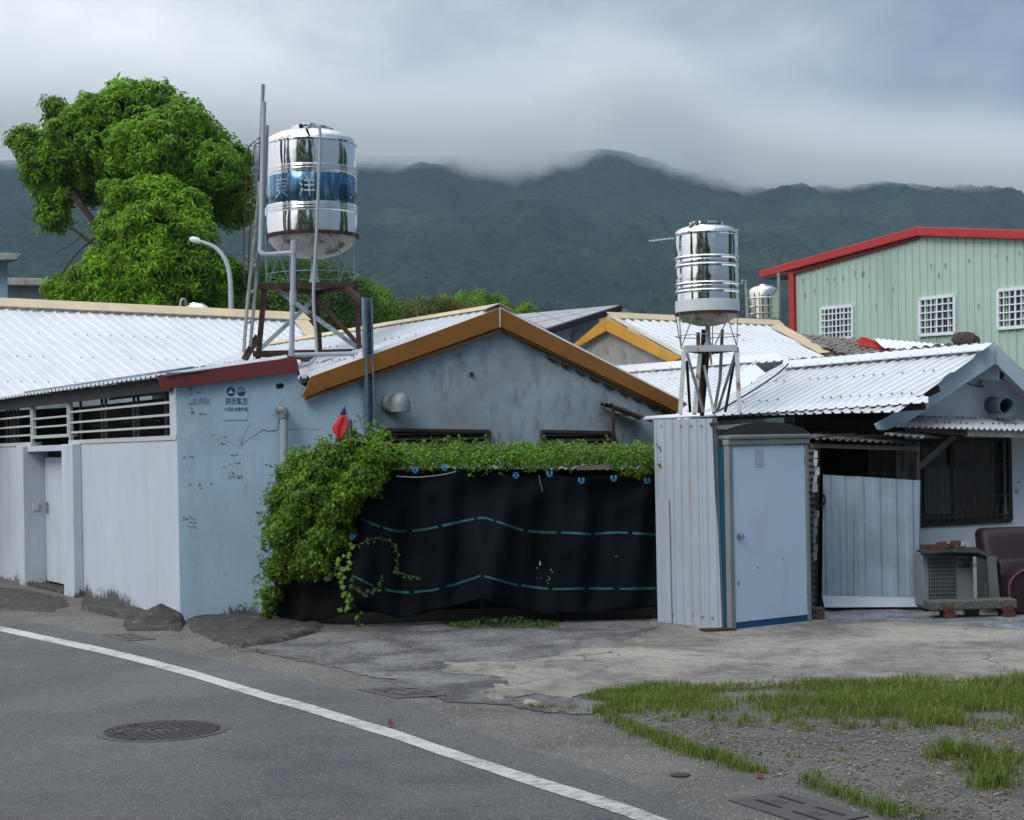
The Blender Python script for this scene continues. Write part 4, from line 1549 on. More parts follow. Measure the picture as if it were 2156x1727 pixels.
# ridge caps
MB().prism([RP(2091, 724, .05), RP(1648, 762, .05), RP(1652, 776, .05), RP(2070, 739, .05)], RN3 * .012).build('ridge_cap', M_roof_in, rh)
wires = MB()
for k in range(15):
    x = 1668 + k * 28
    y = 775 - (x - 1652) * 0.0838
    wires.tube([RP(x - 9, y + 5, .07), RP(x, y + 1, .075), RP(x - 1, y - 5, .085)], .006, 5)
for k in range(8):
    x = 1340 + k * 36
    y = 786 - (x - 1306) * .077
    wires.tube([RQ(x - 9, y + 4, .10), RQ(x, y, .10), RQ(x - 1, y - 6, .11)], .010, 5)
o = wires.build('tie_wires', M_oldpipe, rh)
o['kind'] = 'stuff'
tag(MB().tube(smooth_line([RP(1660, 766, .10), RP(1640, 785, .08), RP(1600, 813, .075), RP(1540, 850, .075), RP(1508, 868, .07)], 5), .011, 6).build('black_cable', M_wire), 'black cable running down the white roof beside the small tank stand', 'cable')
# eave strip with rib ends, rafters under it
fl_a, up_a = RP(1338, 886, .03), RP(1338, 881, .03)
corr(rh, 'eave_strip', [RP(1505, 876, .035), RP(1955, 848, .035), RP(1955, 835, .035), RP(1505, 867, .035)], DV3, M_roof_in, pitch=0.17, rib=0.06, h=0.016, sheet=None)
MB().prism([fl_a, RP(1506, 877, .03), RP(1506, 869, .03), up_a], RN3 * .02).build('eave_strip', M_roof_in, rh)
MB().bar(RP(1500, 879, -.05), RP(1945, 854, -.05), .06, .10).build('eave_batten', M_darkwood, rh)
for k in range(6):
    MB().bar(RP(1520 + k * 75, 878 - k * 4.5, -.09), RP(1600 + k * 75, 838 - k * 4, -.09), .06, .08).build('rafter', M_darkwood, rh)
# verge boards
GVN = DN3.cross(UP).normalized()           # gable outward
if GVN.y > 0: GVN = -GVN


def GVp(px, py, off=0.0):
    return ray_plane(px, py, A_ + GVN * off, GVN)


MB().prism([GVp(2088, 723, .03), GVp(2094, 766, .03), GVp(1906, 891, .03), GVp(1862, 906, .03), GVp(1846, 905, .03), GVp(1840, 893, .03), GVp(1866, 878, .03)], GVN * .02).build('verge_board', M_trimblue, rh, bevel=.004)
MB().prism([GVp(2094, 724, .02), GVp(2260, 888, .02), GVp(2250, 918, .02), GVp(2094.5, 766, .02)], GVN * .02).build('verge_board', M_trimblue, rh, bevel=.004)
MB().bar(GVp(2093.5, 725, .045), GVp(2093.5, 758, .045), .025, .012).build('joint_strip', M_frame, rh)
# right slope of the roof (mostly turned away)
rs0, rs1 = A_ + Vector((0, 0, 0)), GVp(2260, 886, 0)
corr(rh, 'roof_sheet', [A_ + UP * .01, A_ + RD3 * 4.5 + UP * .01, rs1 + RD3 * 4.5, rs1], rs1 - A_, M_roof, pitch=0.17, rib=0.065, h=0.024, sheet=2.38)

# walls
WD = D2.copy()
WN = N2.copy()
WP0 = foot(A_ + D1 * 0.42)


def H(px, py, off=0.0):
    return ray_plane(px, py, WP0 + WN * off, WN)


def roof_z(p):
    return A_.z - S3 * abs((p - WP0).dot(WD)) - 0.06


def Hs(t, off, z):
    return WP0 + WD * t + WN * off + UP * z


TL = (H(1928, 1000) - WP0).dot(WD)
ts = [TL, -.9, -.6, -.2, 0.0, .2, .6, 1.2, 1.9, 2.6]
tops = [Hs(t, 0, roof_z(Hs(t, 0, 0))) for t in ts]
# window opening
wl, wr_ = (H(1936, 1000) - WP0).dot(WD), (H(2125, 1000) - WP0).dot(WD)
wzb, wzt = H(2030, 1101).z, H(2030, 927).z
hm = MB()
def wall_piece(t0, t1, z0, z1):
    hm.hexa([Hs(t0, -.15, z0), Hs(t1, -.15, z0), Hs(t1, 0, z0), Hs(t0, 0, z0), Hs(t0, -.15, z1), Hs(t1, -.15, z1), Hs(t1, 0, z1), Hs(t0, 0, z1)])
wall_piece(TL, wl, -.1, wzt)
wall_piece(wr_, 2.6, -.1, wzt)
wall_piece(wl, wr_, -.1, wzb)
for i in range(len(ts) - 1):
    a, b = ts[i], ts[i + 1]
    hm.hexa([Hs(a, -.15, wzt), Hs(b, -.15, wzt), Hs(b, 0, wzt), Hs(a, 0, wzt), tops[i] - WN * .15, tops[i + 1] - WN * .15, tops[i + 1], tops[i]])
hm.build('wall', M_housew, rh)
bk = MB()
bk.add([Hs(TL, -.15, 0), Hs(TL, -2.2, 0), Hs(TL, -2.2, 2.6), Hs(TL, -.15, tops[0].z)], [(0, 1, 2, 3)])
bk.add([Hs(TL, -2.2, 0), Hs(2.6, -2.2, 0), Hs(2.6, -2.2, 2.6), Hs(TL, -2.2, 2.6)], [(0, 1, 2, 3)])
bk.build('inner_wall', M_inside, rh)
win = MB()
for (a, b) in (((wl, wzb), (wr_, wzb)), ((wl, wzt), (wr_, wzt)), ((wl, wzb), (wl, wzt)), ((wr_, wzb), (wr_, wzt))):
    win.bar(Hs(a[0], .0, a[1]), Hs(b[0], .0, b[1]), .05, .05)
win.bar(Hs(wl, -.02, wzb + .06), Hs(wr_, -.02, wzb + .06), .02, .03)
window = win.build('window', M_black, rh)
mid = (H(2012, 1000) - WP0).dot(WD)
MB().add([Hs(wl, -.09, wzb), Hs(wr_, -.09, wzb), Hs(wr_, -.09, wzt), Hs(wl, -.09, wzt)], [(0, 1, 2, 3)]).build('pane', M_glass, window, False)
pl0, pl1 = H(1948, 1000), H(2011, 1000)
MB().prism([H(1946, 1082, -.07), H(2010, 1082, -.07), H(2011, 984, -.07), H(1946, 984, -.07)], WN * .004).build('curtain_panel', M_pane, window)
MB().bar(Hs(mid, -.06, wzb), Hs(mid, -.06, wzt), .035, .03).build('mullion', M_black, window)
nb_ = 15
for k in range(nb_):
    t = wl + .06 + (wr_ - wl - .12) * k / (nb_ - 1)
    MB().tube([Hs(t + .03, .03, wzt - .02), Hs(t + .03, .03, wzb + .24), Hs(t, .03, wzb + .12), Hs(t, .03, wzb + .03)], .006, 5).build('window_bar', M_windowbar, window)
for z in (wzb + .08, wzb + .32, wzt - .3):
    MB().tube([Hs(wl + .02, .03, z), Hs(wr_ - .02, .03, z)], .006, 5).build('window_bar', M_windowbar, window)
for (x, y, w, h) in ((2141, 1013, 7, 5), (2146, 990, 6, 1), (2135, 1030, 9, 9)):
    MB().prism([H(x, y, .002), H(x + w, y, .002), H(x + w, y + h, .002), H(x, y + h * .8, .002)], WN * .002).build('wall_mark', M_poster_fade, rh)
# awning over the window
aw0, aw1 = H(1916, 878, .02), H(2260, 887, .02)
AWO = 0.62
f0 = ray_plane(1887, 896, WP0 + WN * AWO, WN)
f1 = ray_plane(2260, 911, WP0 + WN * AWO, WN)
corr(rh, 'awning_sheet', [aw0, aw1, f1, f0], WN + UP * -.25, M_roof, pitch=0.095, rib=0.05, h=0.022, sheet=0.76, screws=M_hole, screw_rows=0.25)
MB().bar(ray_plane(2037, 912, WP0 + WN * (AWO - .03), WN), ray_plane(2270, 918, WP0 + WN * (AWO - .03), WN), .012, .075).build('gutter_trim', M_oldpipe, rh)
MB().bar(ray_plane(1925, 902, WP0 + WN * (AWO - .06), WN), ray_plane(2036, 912, WP0 + WN * (AWO - .06), WN), .05, .07).build('awning_beam', M_darkwood, rh)
MB().bar(H(1940, 905, .25), H(2070, 935, .32), .06, .07).build('awning_beam', M_darkwood, rh)
MB().bar(H(1925, 990, .25), H(2008, 918, .35), .05, .075).build('awning_brace', M_greywood, rh)
# camera and vent pipe on the gable
cpos = H(2078, 792, .18)
cc_ = thing('security_camera', 'small boxy security camera under the white gable of the right house', 'camera', H(2078, 806, .02))
ax = (H(2110, 790, .34) - H(2058, 790, .06)).normalized()
MB().bar(H(2058, 789, .08), H(2106, 791, .34), .11, .115).build('body', M_cctv, cc_, bevel=.006)
MB().bar(H(2054, 777, .05), H(2110, 780, .40), .15, .010).build('sun_shield', M_frame, cc_)
MB().tube([H(2106, 791, .34), H(2107, 791, .35)], .045, 14).build('lens', M_ink, cc_)
MB().tube(smooth_line([H(2068, 800, .1), H(2064, 806, .08), H(2066, 812, .02)], 3), .016, 8).build('bracket', M_alu, cc_)
MB().tube(smooth_line([H(2060, 792, .08), H(2040, 795, .05), H(2036, 806, .03), H(2052, 812, .02), H(2072, 815, .02)], 5), .007, 6).build('cable', M_wire, cc_)
vp0, vp1 = H(2086, 853, 0), H(2120, 855, .40)
vpt = MB()
d = (vp1 - vp0).normalized()
n_ = 20
s_ = d.cross(UP).normalized()
u_ = s_.cross(d)
vv, ff = [], []
for (p, r) in ((vp0, .105), (vp1, .105), (vp1, .095), (vp0 + d * .05, .095)):
    for k in range(n_):
        a = 2 * math.pi * k / n_
        vv.append(p + s_ * r * math.cos(a) + u_ * r * math.sin(a))
for i in range(3):
    for k in range(n_):
        ff.append((i * n_ + k, i * n_ + (k + 1) % n_, (i + 1) * n_ + (k + 1) % n_, (i + 1) * n_ + k))
ff.append(tuple(3 * n_ + k for k in range(n_)))
vpt.add(vv, ff)
tag(vpt.build('vent_pipe', M_pipeg), 'grey-green plastic vent pipe sticking out of the right gable wall above the awning', 'pipe')

# ---------------------------------------------------------------- white ribbed screen wall and the toilet cabin
SLg, SRg = G(1385, 1311), G(1519, 1328)
SDn = (SRg - SLg).normalized()
SNn = Vector((SDn.y, -SDn.x, 0))
if SNn.y > 0: SNn = -SNn


def SW(px, py, off=0.0):
    return ray_plane(px, py, SLg + SNn * off, SNn)


scr = thing('screen_wall', 'tall white ribbed metal sheet wall standing left of the toilet cabin', 'wall', (SLg + SRg) / 2)
a, b, c, d = SW(1380, 884), SW(1502, 880), SW(1520, 1327), SW(1385, 1311)
corr(scr, 'wall_sheet', [a, b, c, d], UP, M_sheetw, nref=SNn, pitch=0.142, rib=0.05, h=0.022, sheet=0.426, phase=.03)
sb__ = MB()
for x in range(6):
    for y in (897, 1290):
        q = SW(1392 + x * 21 + (0 if y < 1000 else 3), y + (x * 2.2 if y > 1000 else 0), .012)
        sb__.box(q, SDn * .009, SNn * .008, UP * .009)
o = sb__.build('sheet_screws', M_alu, scr, False)
o['kind'] = 'stuff'
corr(scr, 'wall_sheet', [SW(1384, 1050, .02), SW(1408, 1050, .02), SW(1414, 1313, .02), SW(1386, 1310, .02)], UP, M_sheetw, nref=SNn, pitch=0.142, rib=0.05, h=0.012, sheet=None, phase=.05)
MB().bar(SW(1503, 880, -.03), SW(1521, 1326, -.03), .05, .05).build('corner_post', M_alu, scr)
MB().bar(SW(1496, 893, .02), SW(1513, 893, .02), .03, .03).build('bracket', M_rust, scr)
MB().bar(SW(1382, 890, -.05), SW(1502, 886, -.05), .05, .05).build('top_rail', M_rust, scr)
MB().box(G(1512, 1331) + UP * .02, Vector((.17, .04, 0)), Vector((-.02, .08, 0)), UP * .018).build('base_plate', M_rust, scr)

DLg, DRg = G(1549, 1328), G(1699, 1311)
DD = (DRg - DLg).normalized()
DN_ = Vector((DD.y, -DD.x, 0))
if DN_.y > 0: DN_ = -DN_
DW = (DRg - DLg).length
HD_ = 1.90
cab = thing('toilet_cabin', 'blue fibreglass toilet cabin with white door and grey frame', 'toilet', (DLg + DRg) / 2)


def T(u, off, z):
    return DLg + DD * u + DN_ * off + UP * z


def tbox(u0, u1, o0, o1, z0, z1):
    return MB().hexa([T(u0, o0, z0), T(u1, o0, z0), T(u1, o1, z0), T(u0, o1, z0), T(u0, o0, z1), T(u1, o0, z1), T(u1, o1, z1), T(u0, o1, z1)])


SKW = .20
def tq(u0, u1, o0, o1, z0, z1, k0, k1):
    """upright panel whose far end (o0) is shifted sideways"""
    return MB().hexa([T(u0 + k0, o0, z0), T(u1 + k0, o0, z0), T(u1 + k1, o1, z0), T(u0 + k1, o1, z0), T(u0 + k0, o0, z1), T(u1 + k0, o0, z1), T(u1 + k1, o1, z1), T(u0 + k1, o1, z1)])


tq(-.075, -.03, -1.15, -.06, 0, 1.93, SKW, 0).build('side_panel', M_cabin, cab)
tq(DW + .03, DW + .075, -1.15, -.06, 0, 1.93, 0, 0).build('side_panel', M_cabin, cab)
tq(-.075, DW + .075, -1.20, -1.155, 0, 1.93, SKW * .5, SKW * .5).build('back_panel', M_cabin, cab)
tbox(-.075, -.012, -.055, .02, 0, 1.945).build('door_frame', M_alu, cab, bevel=.006)
tbox(DW + .012, DW + .06, -.055, .02, 0, 1.945).build('door_frame', M_alu, cab, bevel=.006)
tbox(-.085, DW + .07, -.06, .03, 1.947, 2.005).build('door_frame', M_alu, cab, bevel=.006)
tq(-.085, DW + .09, -.9, .045, 2.006, 2.055, SKW, 0).build('roof_rim', M_alu, cab, bevel=.015)
rp = MB()
cols_, rows_ = 12, 4
vv = []
for j in range(rows_ + 1):
    for i in range(cols_ + 1):
        u = -.10 + (DW + .19) * i / cols_
        x = (i / cols_ - .45) / .55
        h = 0.13 * max(0, 1 - x * x) ** .7
        vv.append(T(u + (1 - i / cols_) * SKW * j / rows_, .03 - 1.2 * j / rows_, 2.056 + h * (1 - .25 * (j / rows_))))
ff = [(j * (cols_ + 1) + i, j * (cols_ + 1) + i + 1, (j + 1) * (cols_ + 1) + i + 1, (j + 1) * (cols_ + 1) + i) for j in range(rows_) for i in range(cols_)]
nb0 = len(vv)
vv += [T(-.10 + (DW + .19) * i / cols_, .03, 2.05) for i in range(cols_ + 1)]
ff += [(i + 1, i, nb0 + i, nb0 + i + 1) for i in range(cols_)]
rp.add(vv, ff)
rp.build('domed_roof', mat('dark_grey_fibreglass', (0.035, 0.037, 0.04), 0.5, var=.15), cab)
dr = tbox(-.008, DW + .008, -.035, .008, 0.085, 1.938)
dr_o = dr.build('door', M_door, cab, bevel=.004)
tbox(-.01, DW + .01, -.04, .0, 0.0, 0.082).build('base_sill', M_cabinb, cab)
kp = T(.065, .008, 0.985)
MB().tube([kp, kp + DN_ * .012, kp + DN_ * .013, kp + DN_ * .03, kp + DN_ * .032, kp + DN_ * .055, kp + DN_ * .062], [.032, .032, .014, .014, .028, .028, .016], 16).build('door_knob', M_steel, dr_o)
for z in (1.72, .32):
    tbox(DW - .005, DW + .016, .009, .018, z, z + .09).build('hinge', M_alu, dr_o)
for (u, z, w, h) in ((.03, .47, .035, .045), (.33, .63, .012, .022), (.72, .71, .014, .016)):
    tbox(u, u + w, .0085, .0105, z, z + h).build('door_mark', M_ink if w < .02 else M_poster_grey, dr_o)
st = tbox(.315, .46, .0085, .0098, 1.70, 1.90)
st.build('faded_sticker', mat('faded_sticker', (0.37, 0.47, 0.59), .7, var=.06, vscale=30), dr_o)
ft = MB()
cst = T(.385, .0105, 1.80)
for k in range(20):
    a, b = 2 * math.pi * k / 20, 2 * math.pi * (k + 1) / 20
    ft.add([cst + (DD * math.cos(x) * r + UP * math.sin(x) * r * 1.25) for x, r in ((a, .055), (b, .055), (b, .047), (a, .047))], [(0, 1, 2, 3)])
ft.build('sticker_ring', mat('sticker_ring_tone', (0.31, 0.40, 0.51), .7), dr_o)  # ring slightly darker than the sticker

# ---------------------------------------------------------------- shed with the ribbed metal gate
GZ = 11.55


def K(px, py, d=GZ):
    return P(px, py, d)


shed = thing('scrap_shed', 'ramshackle shed with ribbed metal gate and broken corrugated roof beside the toilet cabin', 'shed', foot(K(1830, 1300)))
ga, gb, gc_, gd = K(1733, 999), K(1936, 1012), K(1934, 1258), K(1731, 1254)
def krec(x0, y0, x1, y1, d):
    return [P(x0, y0, d), P(x1, y0, d), P(x1, y1, d), P(x0, y1, d)]
gate_parts = corr(shed, 'gate_sheet', [ga, K(1799, 1003), K(1797, 1256), gd], UP, M_gate, nref=(0, -1, 0), pitch=0.17, rib=0.10, h=0.016, sheet=None)
corr(shed, 'gate_sheet', [K(1800, 1003, GZ - .01), gb + Vector((0, -.01, 0)), gc_ + Vector((0, -.01, 0)), K(1798, 1256, GZ - .01)], UP, M_gate, nref=(0, -1, 0), pitch=0.19, rib=0.11, h=0.016, sheet=None)
MB().prism([K(1731, 1255, GZ - .02), K(1933, 1259, GZ - .02), K(1936, 1278, GZ - .12), K(1736, 1279, GZ - .12)], Vector((0, .01, .004))).build('gate_flap', M_sheetw, shed)
MB().bar(K(1935, 1010, GZ + .02), K(1933, 1262, GZ + .02), .03).build('gate_frame', M_alu, shed)
MB().bar(K(1737, 1003, GZ + .03), K(1733, 1262, GZ + .03), .04).build('gate_frame', M_rust, shed)
MB().bar(K(1735, 1130, GZ + .04), K(1934, 1134, GZ + .04), .04).build('gate_frame', M_rust, shed)
MB().bar(K(1722, 925, GZ + .05), foot(K(1716, 1300, GZ + .05)), .05).build('post', M_darkwood, shed)
MB().bar(K(1932, 930, GZ + .12), foot(K(1930, 1300, GZ + .12)), .045).build('post', M_greywood, shed)
MB().tube(smooth_line([K(1733, 1040, GZ), K(1737, 1056, GZ - .02), K(1728, 1066, GZ)], 3), .015, 6).build('latch', M_rust, shed)
# torn paper and corrugated edge at the jamb
tp = MB()
for k in range(13):
    y0 = 948 + k * 18
    w = random.uniform(6, 12)
    x0 = 1713 + random.uniform(-2, 3) - k * .1
    if k in (5, 6): continue
    tp.prism([P(x0, y0, 11.42 + .004 * k), P(x0 + w, y0 + random.uniform(-2, 2), 11.40), P(x0 + w + random.uniform(-3, 1), y0 + 16, 11.40), P(x0 + random.uniform(-2, 3), y0 + 17, 11.42 + .004 * k)], Vector((0, .006, 0)))
o = tp.build('torn_paper', M_paper, shed)
o['kind'] = 'stuff'
corr(shed, 'jamb_sheet', krec(1701, 945, 1716, 1305, 11.5), Vector((1, 0, 0)), M_oldsheet, nref=(0, -1, 0), pitch=.075, h=.02, wave=True, sheet=None)
# leaning old sheets seen above the gate, dark inside
for (x0, x1, d, y) in ((1827, 1862, 11.75, 940), (1858, 1890, 11.72, 944), (1886, 1908, 11.64, 938), (1905, 1932, 11.68, 942)):
    corr(shed, 'leaning_sheet', [P(x0, y, d), P(x1, y, d), P(x1 + 2, 1250, d), P(x0 + 1, 1250, d)], UP, M_oldsheet, nref=(0, -1, 0), pitch=.08, h=.025, wave=True, sheet=None)
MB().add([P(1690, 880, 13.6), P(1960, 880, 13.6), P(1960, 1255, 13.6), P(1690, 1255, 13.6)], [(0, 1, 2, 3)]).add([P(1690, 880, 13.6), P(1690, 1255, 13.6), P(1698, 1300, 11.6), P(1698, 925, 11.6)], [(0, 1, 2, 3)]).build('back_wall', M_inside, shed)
rz = [P(1704, 925, 11.35), P(1938, 938, 11.35), P(1925, 920, 12.9), P(1700, 905, 12.9)]
rz = [rz[0], rz[1], rz[2], rz[0] + (rz[2] - rz[1])]
corr(shed, 'roof_sheet', rz, Vector((-.1, 1, .08)), M_oldsheet, pitch=.085, h=.028, wave=True, sheet=.6)
corr(shed, 'roof_sheet', [p + Vector((.05, -.05, .05)) for p in (P(1850, 926, 11.3), P(1935, 933, 11.3), P(1925, 918, 12.4), P(1845, 912, 12.4))][:3], Vector((-.1, 1, .08)), mat('pale_old_sheet', (.24, .28, .31), .7, var=.4, vscale=6), pitch=.085, h=.028, wave=True, sheet=.6)
MB().bar(P(1706, 938, 11.42), P(1935, 945, 11.42), .05, .05).build('roof_batten', M_greywood, shed)
for k in range(4):
    MB().bar(P(1720 + k * 60, 921 - k, 11.3 + .1 * k), P(1800 + k * 50, 914 + 3 * k, 11.5), .05, .02).build('loose_board', M_darkwood, shed)
MB().box(G(1713, 1306) + UP * .07, Vector((.11, 0, 0)), Vector((0, .08, 0)), UP * .07).build('kerb_block', M_rubble, shed, bevel=.01)

# ---------------------------------------------------------------- small tank on its white stand
T2D = 12.05
tc2 = foot(P(1488, 580, T2D))
st2 = thing('tank_stand', 'white painted tapered steel stand with rust under the smaller water tank', 'stand', foot(tc2, 2.35))
zp2 = P(1496, 733, 11.8).z
tl, tr_ = P(1441, 731, 11.82), P(1551, 731, 11.86)
tbk = lvl(1490, 741, zp2)
tl.z = tr_.z = zp2
feet = [P(1432, 872, 11.70), P(1557, 868, 11.75), P(1478, 876, 12.40)]
for a, b, mm in ((feet[0], tl, M_chipw), (feet[1], tr_, M_chipw), (feet[2], tbk, M_rust)):
    MB().angle(a, b, .052, .012, up=Vector((0, -1, .2))).build('leg', mm, st2)
MB().bar(P(1462, 872, 12.1), P(1474, 742, 12.3), .05, .03, up=Vector((0, 1, 0))).build('leg', M_chipw, st2)
MB().bar(tl, tr_, .05, .075).build('top_beam', M_chipw, st2)
MB().bar(tl + UP * -.01, tbk + UP * -.01, .05, .05).build('top_beam', M_rust, st2)
MB().bar(tr_ + UP * -.01, tbk + UP * -.01, .05, .05).build('top_beam', M_rust, st2)
for (p, q, mm) in ((P(1446, 742, 11.78), P(1481, 868, 12.0), M_chipw), (P(1549, 742, 11.85), P(1510, 868, 12.2), M_chipw), (P(1548, 748, 11.95), P(1527, 868, 12.1), M_rust),
                   (P(1478, 748, 12.35), P(1503, 868, 12.1), M_chipw), (P(1446, 760, 11.9), P(1453, 868, 12.2), M_rust)):
    MB().bar(p, q, .034, .012, up=Vector((0, 1, 0))).build('brace', mm, st2)
T2R = (1553 - 1422) / 2 / F * T2D * DK
zb2 = P(1488, 660, T2D).z
zt22 = P(1488, 496, T2D).z
tk2 = thing('water_tank', 'smaller polished steel water tank with rust-streaked bottom, on the white stand by the toilet', 'water tank', Vector((tc2.x, tc2.y, zb2)))
zp_ = lambda py: P(1488, py, (tc2.y - T2R) / DK).z
prof = [(T2R - .01, zb2), (T2R, zb2 + .01)]
for y in (606, 593, 566, 549)[0:0]:
    pass
for y in (600, 578, 540, 522)[0:0]:
    pass
for y in (609, 594, 563, 548)[0:0]:
    pass
zl_ = zb2 + .012
for y in (610, 594, 555, 538):
    z = zp_(y)
    prof += [(T2R + .004 * math.sin(math.pi * k / 8), zl_ + (z - .022 - zl_) * k / 8) for k in range(1, 8)]
    prof += [(T2R, z - .022)] + [(T2R + .014 * math.sin(math.pi * k / 5), z - .02 + .04 * k / 5) for k in range(6)] + [(T2R, z + .022)]
    zl_ = z + .022
prof += [(T2R + .005 * math.sin(math.pi * k / 8), zl_ + (zt22 - .016 - zl_) * k / 8) for k in range(1, 8)]
prof += [(T2R, zt22 - .015), (T2R + .010, zt22 - .01), (T2R + .012, zt22 + .01), (T2R + .002, zt22 + .016)]
MB().lathe(tc2, prof, 56).build('shell', M_chrome, tk2, angle=.5)
MB().lathe(tc2, [(T2R + .011, zb2 + .012), (T2R + .011, zp_(629)), (T2R + .002, zp_(628))], 56).build('white_coat', M_tankw, tk2)
MB().lathe(tc2, [(T2R, zt22 + .017)] + [(T2R * math.cos(x) ** .7, zt22 + .016 + .105 * math.sin(x)) for x in [math.pi / 2 * i / 8 for i in range(1, 6)]] + [(.20, zt22 + .122), (0, zt22 + .122)], 48).build('dome', M_chrome, tk2)
lid2 = MB().lathe(tc2, [(.205, zt22 + .123), (.205, zt22 + .155), (.16, zt22 + .162), (0, zt22 + .17)], 36).build('lid', M_chrome, tk2)
sm = MB()
pp_ = [tc2 + Vector((math.cos(-2.25) * r, math.sin(-2.25) * r, z)) for r, z in ((T2R + .008, zt22), (T2R * .9, zt22 + .075), (T2R * .7, zt22 + .118), (.21, zt22 + .145), (.17, zt22 + .172))]
for p, q in zip(pp_[:-1], pp_[1:]):
    sm.bar(p, q, .03, .008)
sm.build('lid_strap', M_rust, tk2)
MB().lathe(tc2, [(0, zb2 - .155), (.12, zb2 - .148), (.24, zb2 - .115), (.33, zb2 - .065), (T2R - .012, zb2 - .002)], 44).build('bottom_bowl', M_bowl2, tk2)
MB().lathe(tc2, [(T2R + .004, zb2 - .022), (T2R + .016, zb2 - .02), (T2R + .016, zb2 + .008), (T2R + .004, zb2 + .01)], 44).build('support_ring', M_rust, tk2)
m = MB()
for a in (-2.7, -.55, 1.3, 2.5):
    top = tc2 + Vector((math.cos(a) * (T2R + .02), math.sin(a) * (T2R + .02), zb2 - .01))
    m.tube([top, Vector((top.x - .02 * math.cos(a), top.y, zp2 + .03))], .0065, 6)
for a0, a1 in ((-2.7, -2.1), (-.55, -1.1), (1.3, .7), (2.5, 3.0)):
    m.tube([tc2 + Vector((math.cos(a1) * (T2R + .01), math.sin(a1) * (T2R + .01), zb2 - .01)), tc2 + Vector((math.cos(a0) * T2R, math.sin(a0) * T2R, zp2 + .03))], .0065, 6)
m.ring(tc2 + UP * (zp2 + .17), UP, T2R + .012, .0055, 36, 6)
m.build('cradle_rods', M_oldpipe, tk2)
pp2 = thing('tank_pipes', 'thin pipes hanging under the smaller water tank between its stand legs', 'pipe', foot(tc2, 2.4))
MB().tube([tc2 + UP * (zb2 - .15), tc2 + UP * (zp2 + .12), tc2 + UP * (zp2 + .02)], [.03, .03, .06], 12).build('outlet_pipe', M_pvc, pp2)
MB().tube([P(1489, 690, 12.1), P(1498, 768, 12.1)], .014, 8).build('thin_pipe', M_pvc, pp2)
MB().tube([P(1521, 694, 12.35), P(1516, 800, 12.4), P(1503, 872, 12.35)], .022, 8).build('riser_pipe', M_oldpipe, pp2)
MB().tube([P(1470, 700, 12.2), P(1470, 728, 12.2)], .024, 8).build('stub_pipe', M_oldpipe, pp2)
MB().tube([P(1483, 694, 12.3), P(1474, 870, 12.35)], .036, 10).build('rusty_pipe', M_rust, pp2)
an = thing('antenna', 'thin slanted aerial rod sticking out behind the smaller water tank', 'antenna', P(1420, 505, 12.6))
MB().bar(P(1366, 508, 12.7), P(1556, 484, 12.6), .02, .012).build('boom', M_frame, an)
for k in range(6):
    c = P(1372 + k * 8, 507 - k * 1.0, 12.69)
    MB().bar(c + Vector((.02, -.1, -.02)), c + Vector((-.02, .1, .02)), .008).build('element', M_frame, an)
# ---------------------------------------------------------------- things by the window: air conditioner, bench, sofa
ACD = 11.32
ac = thing('air_conditioner', 'off-white outdoor air conditioner unit with wire grille, weighted down by bricks', 'air conditioner', P(1995, 1276, ACD))


def A3(px, py, d=ACD):
    return P(px, py, d)


axx = Vector((1, 0.10, 0)).normalized()
ayy = Vector((-0.10, 1, 0)).normalized()
c = A3(1996, 1220) + ayy * .14
hw, hh = (2052 - 1941) / 2 / F * ACD * DK, (1276 - 1163) / 2 / F * ACD * DK
body = MB().box(c, axx * hw, ayy * .14, UP * hh).build('casing', M_acbody, ac, bevel=.012)
fc = c - ayy * .1405


def AF(u, v, o=0.0):
    return fc + axx * u * hw + UP * v * hh - ayy * o


gu0, gu1, gv0, gv1 = -.78, .30, -.80, .84
MB().prism([AF(gu0, gv0, .001), AF(gu1, gv0, .001), AF(gu1, gv1, .001), AF(gu0, gv1, .001)], -ayy * .003).build('fan_opening', M_glass, ac)
for k in range(12):
    v = gv0 + (gv1 - gv0) * k / 11
    MB().bar(AF(gu0 - .02, v, .016), AF(gu1 + .02, v, .016), .005).build('grille_wire', M_acgrid, ac)
for k in range(17):
    u = gu0 + (gu1 - gu0) * k / 16
    MB().bar(AF(u, gv0 - .02, .012), AF(u, gv1 + .02, .012), .004, up=Vector((0, 1, 0))).build('grille_wire', M_acgrid, ac)


def flat_text(body_, origin, ex, ey, size, mat_, name, parent, bold=0.0):
    cu = bpy.data.curves.new('lettering', 'FONT')
    cu.body = body_
    cu.resolution_u = 2
    cu.offset = bold
    ob = bpy.data.objects.new('lettering', cu)
    COL.objects.link(ob)
    bpy.context.view_layer.update()
    me = bpy.data.meshes.new_from_object(ob.evaluated_get(bpy.context.evaluated_depsgraph_get()))
    bpy.data.objects.remove(ob)
    vs = [origin + ex * x.co.x * size + ey * x.co.y * size for x in me.vertices]
    fs = [tuple(q.vertices) for q in me.polygons]
    return raw_mesh(name, vs, fs, mat_, parent, False)


flat_text('TECO', AF(.455, .62, .002), axx, UP, .062, M_ink, 'lettering', ac, .03)
MB().prism([AF(.44, .42, .001), AF(.86, .42, .001), AF(.86, .58, .001), AF(.44, .58, .001)], -ayy * .002).build('name_plate', M_ink, ac)
flat_text('東元冷氣', AF(.455, .44, .004), axx, UP, .052, M_acbody, 'lettering', ac)
top_z = c.z + hh
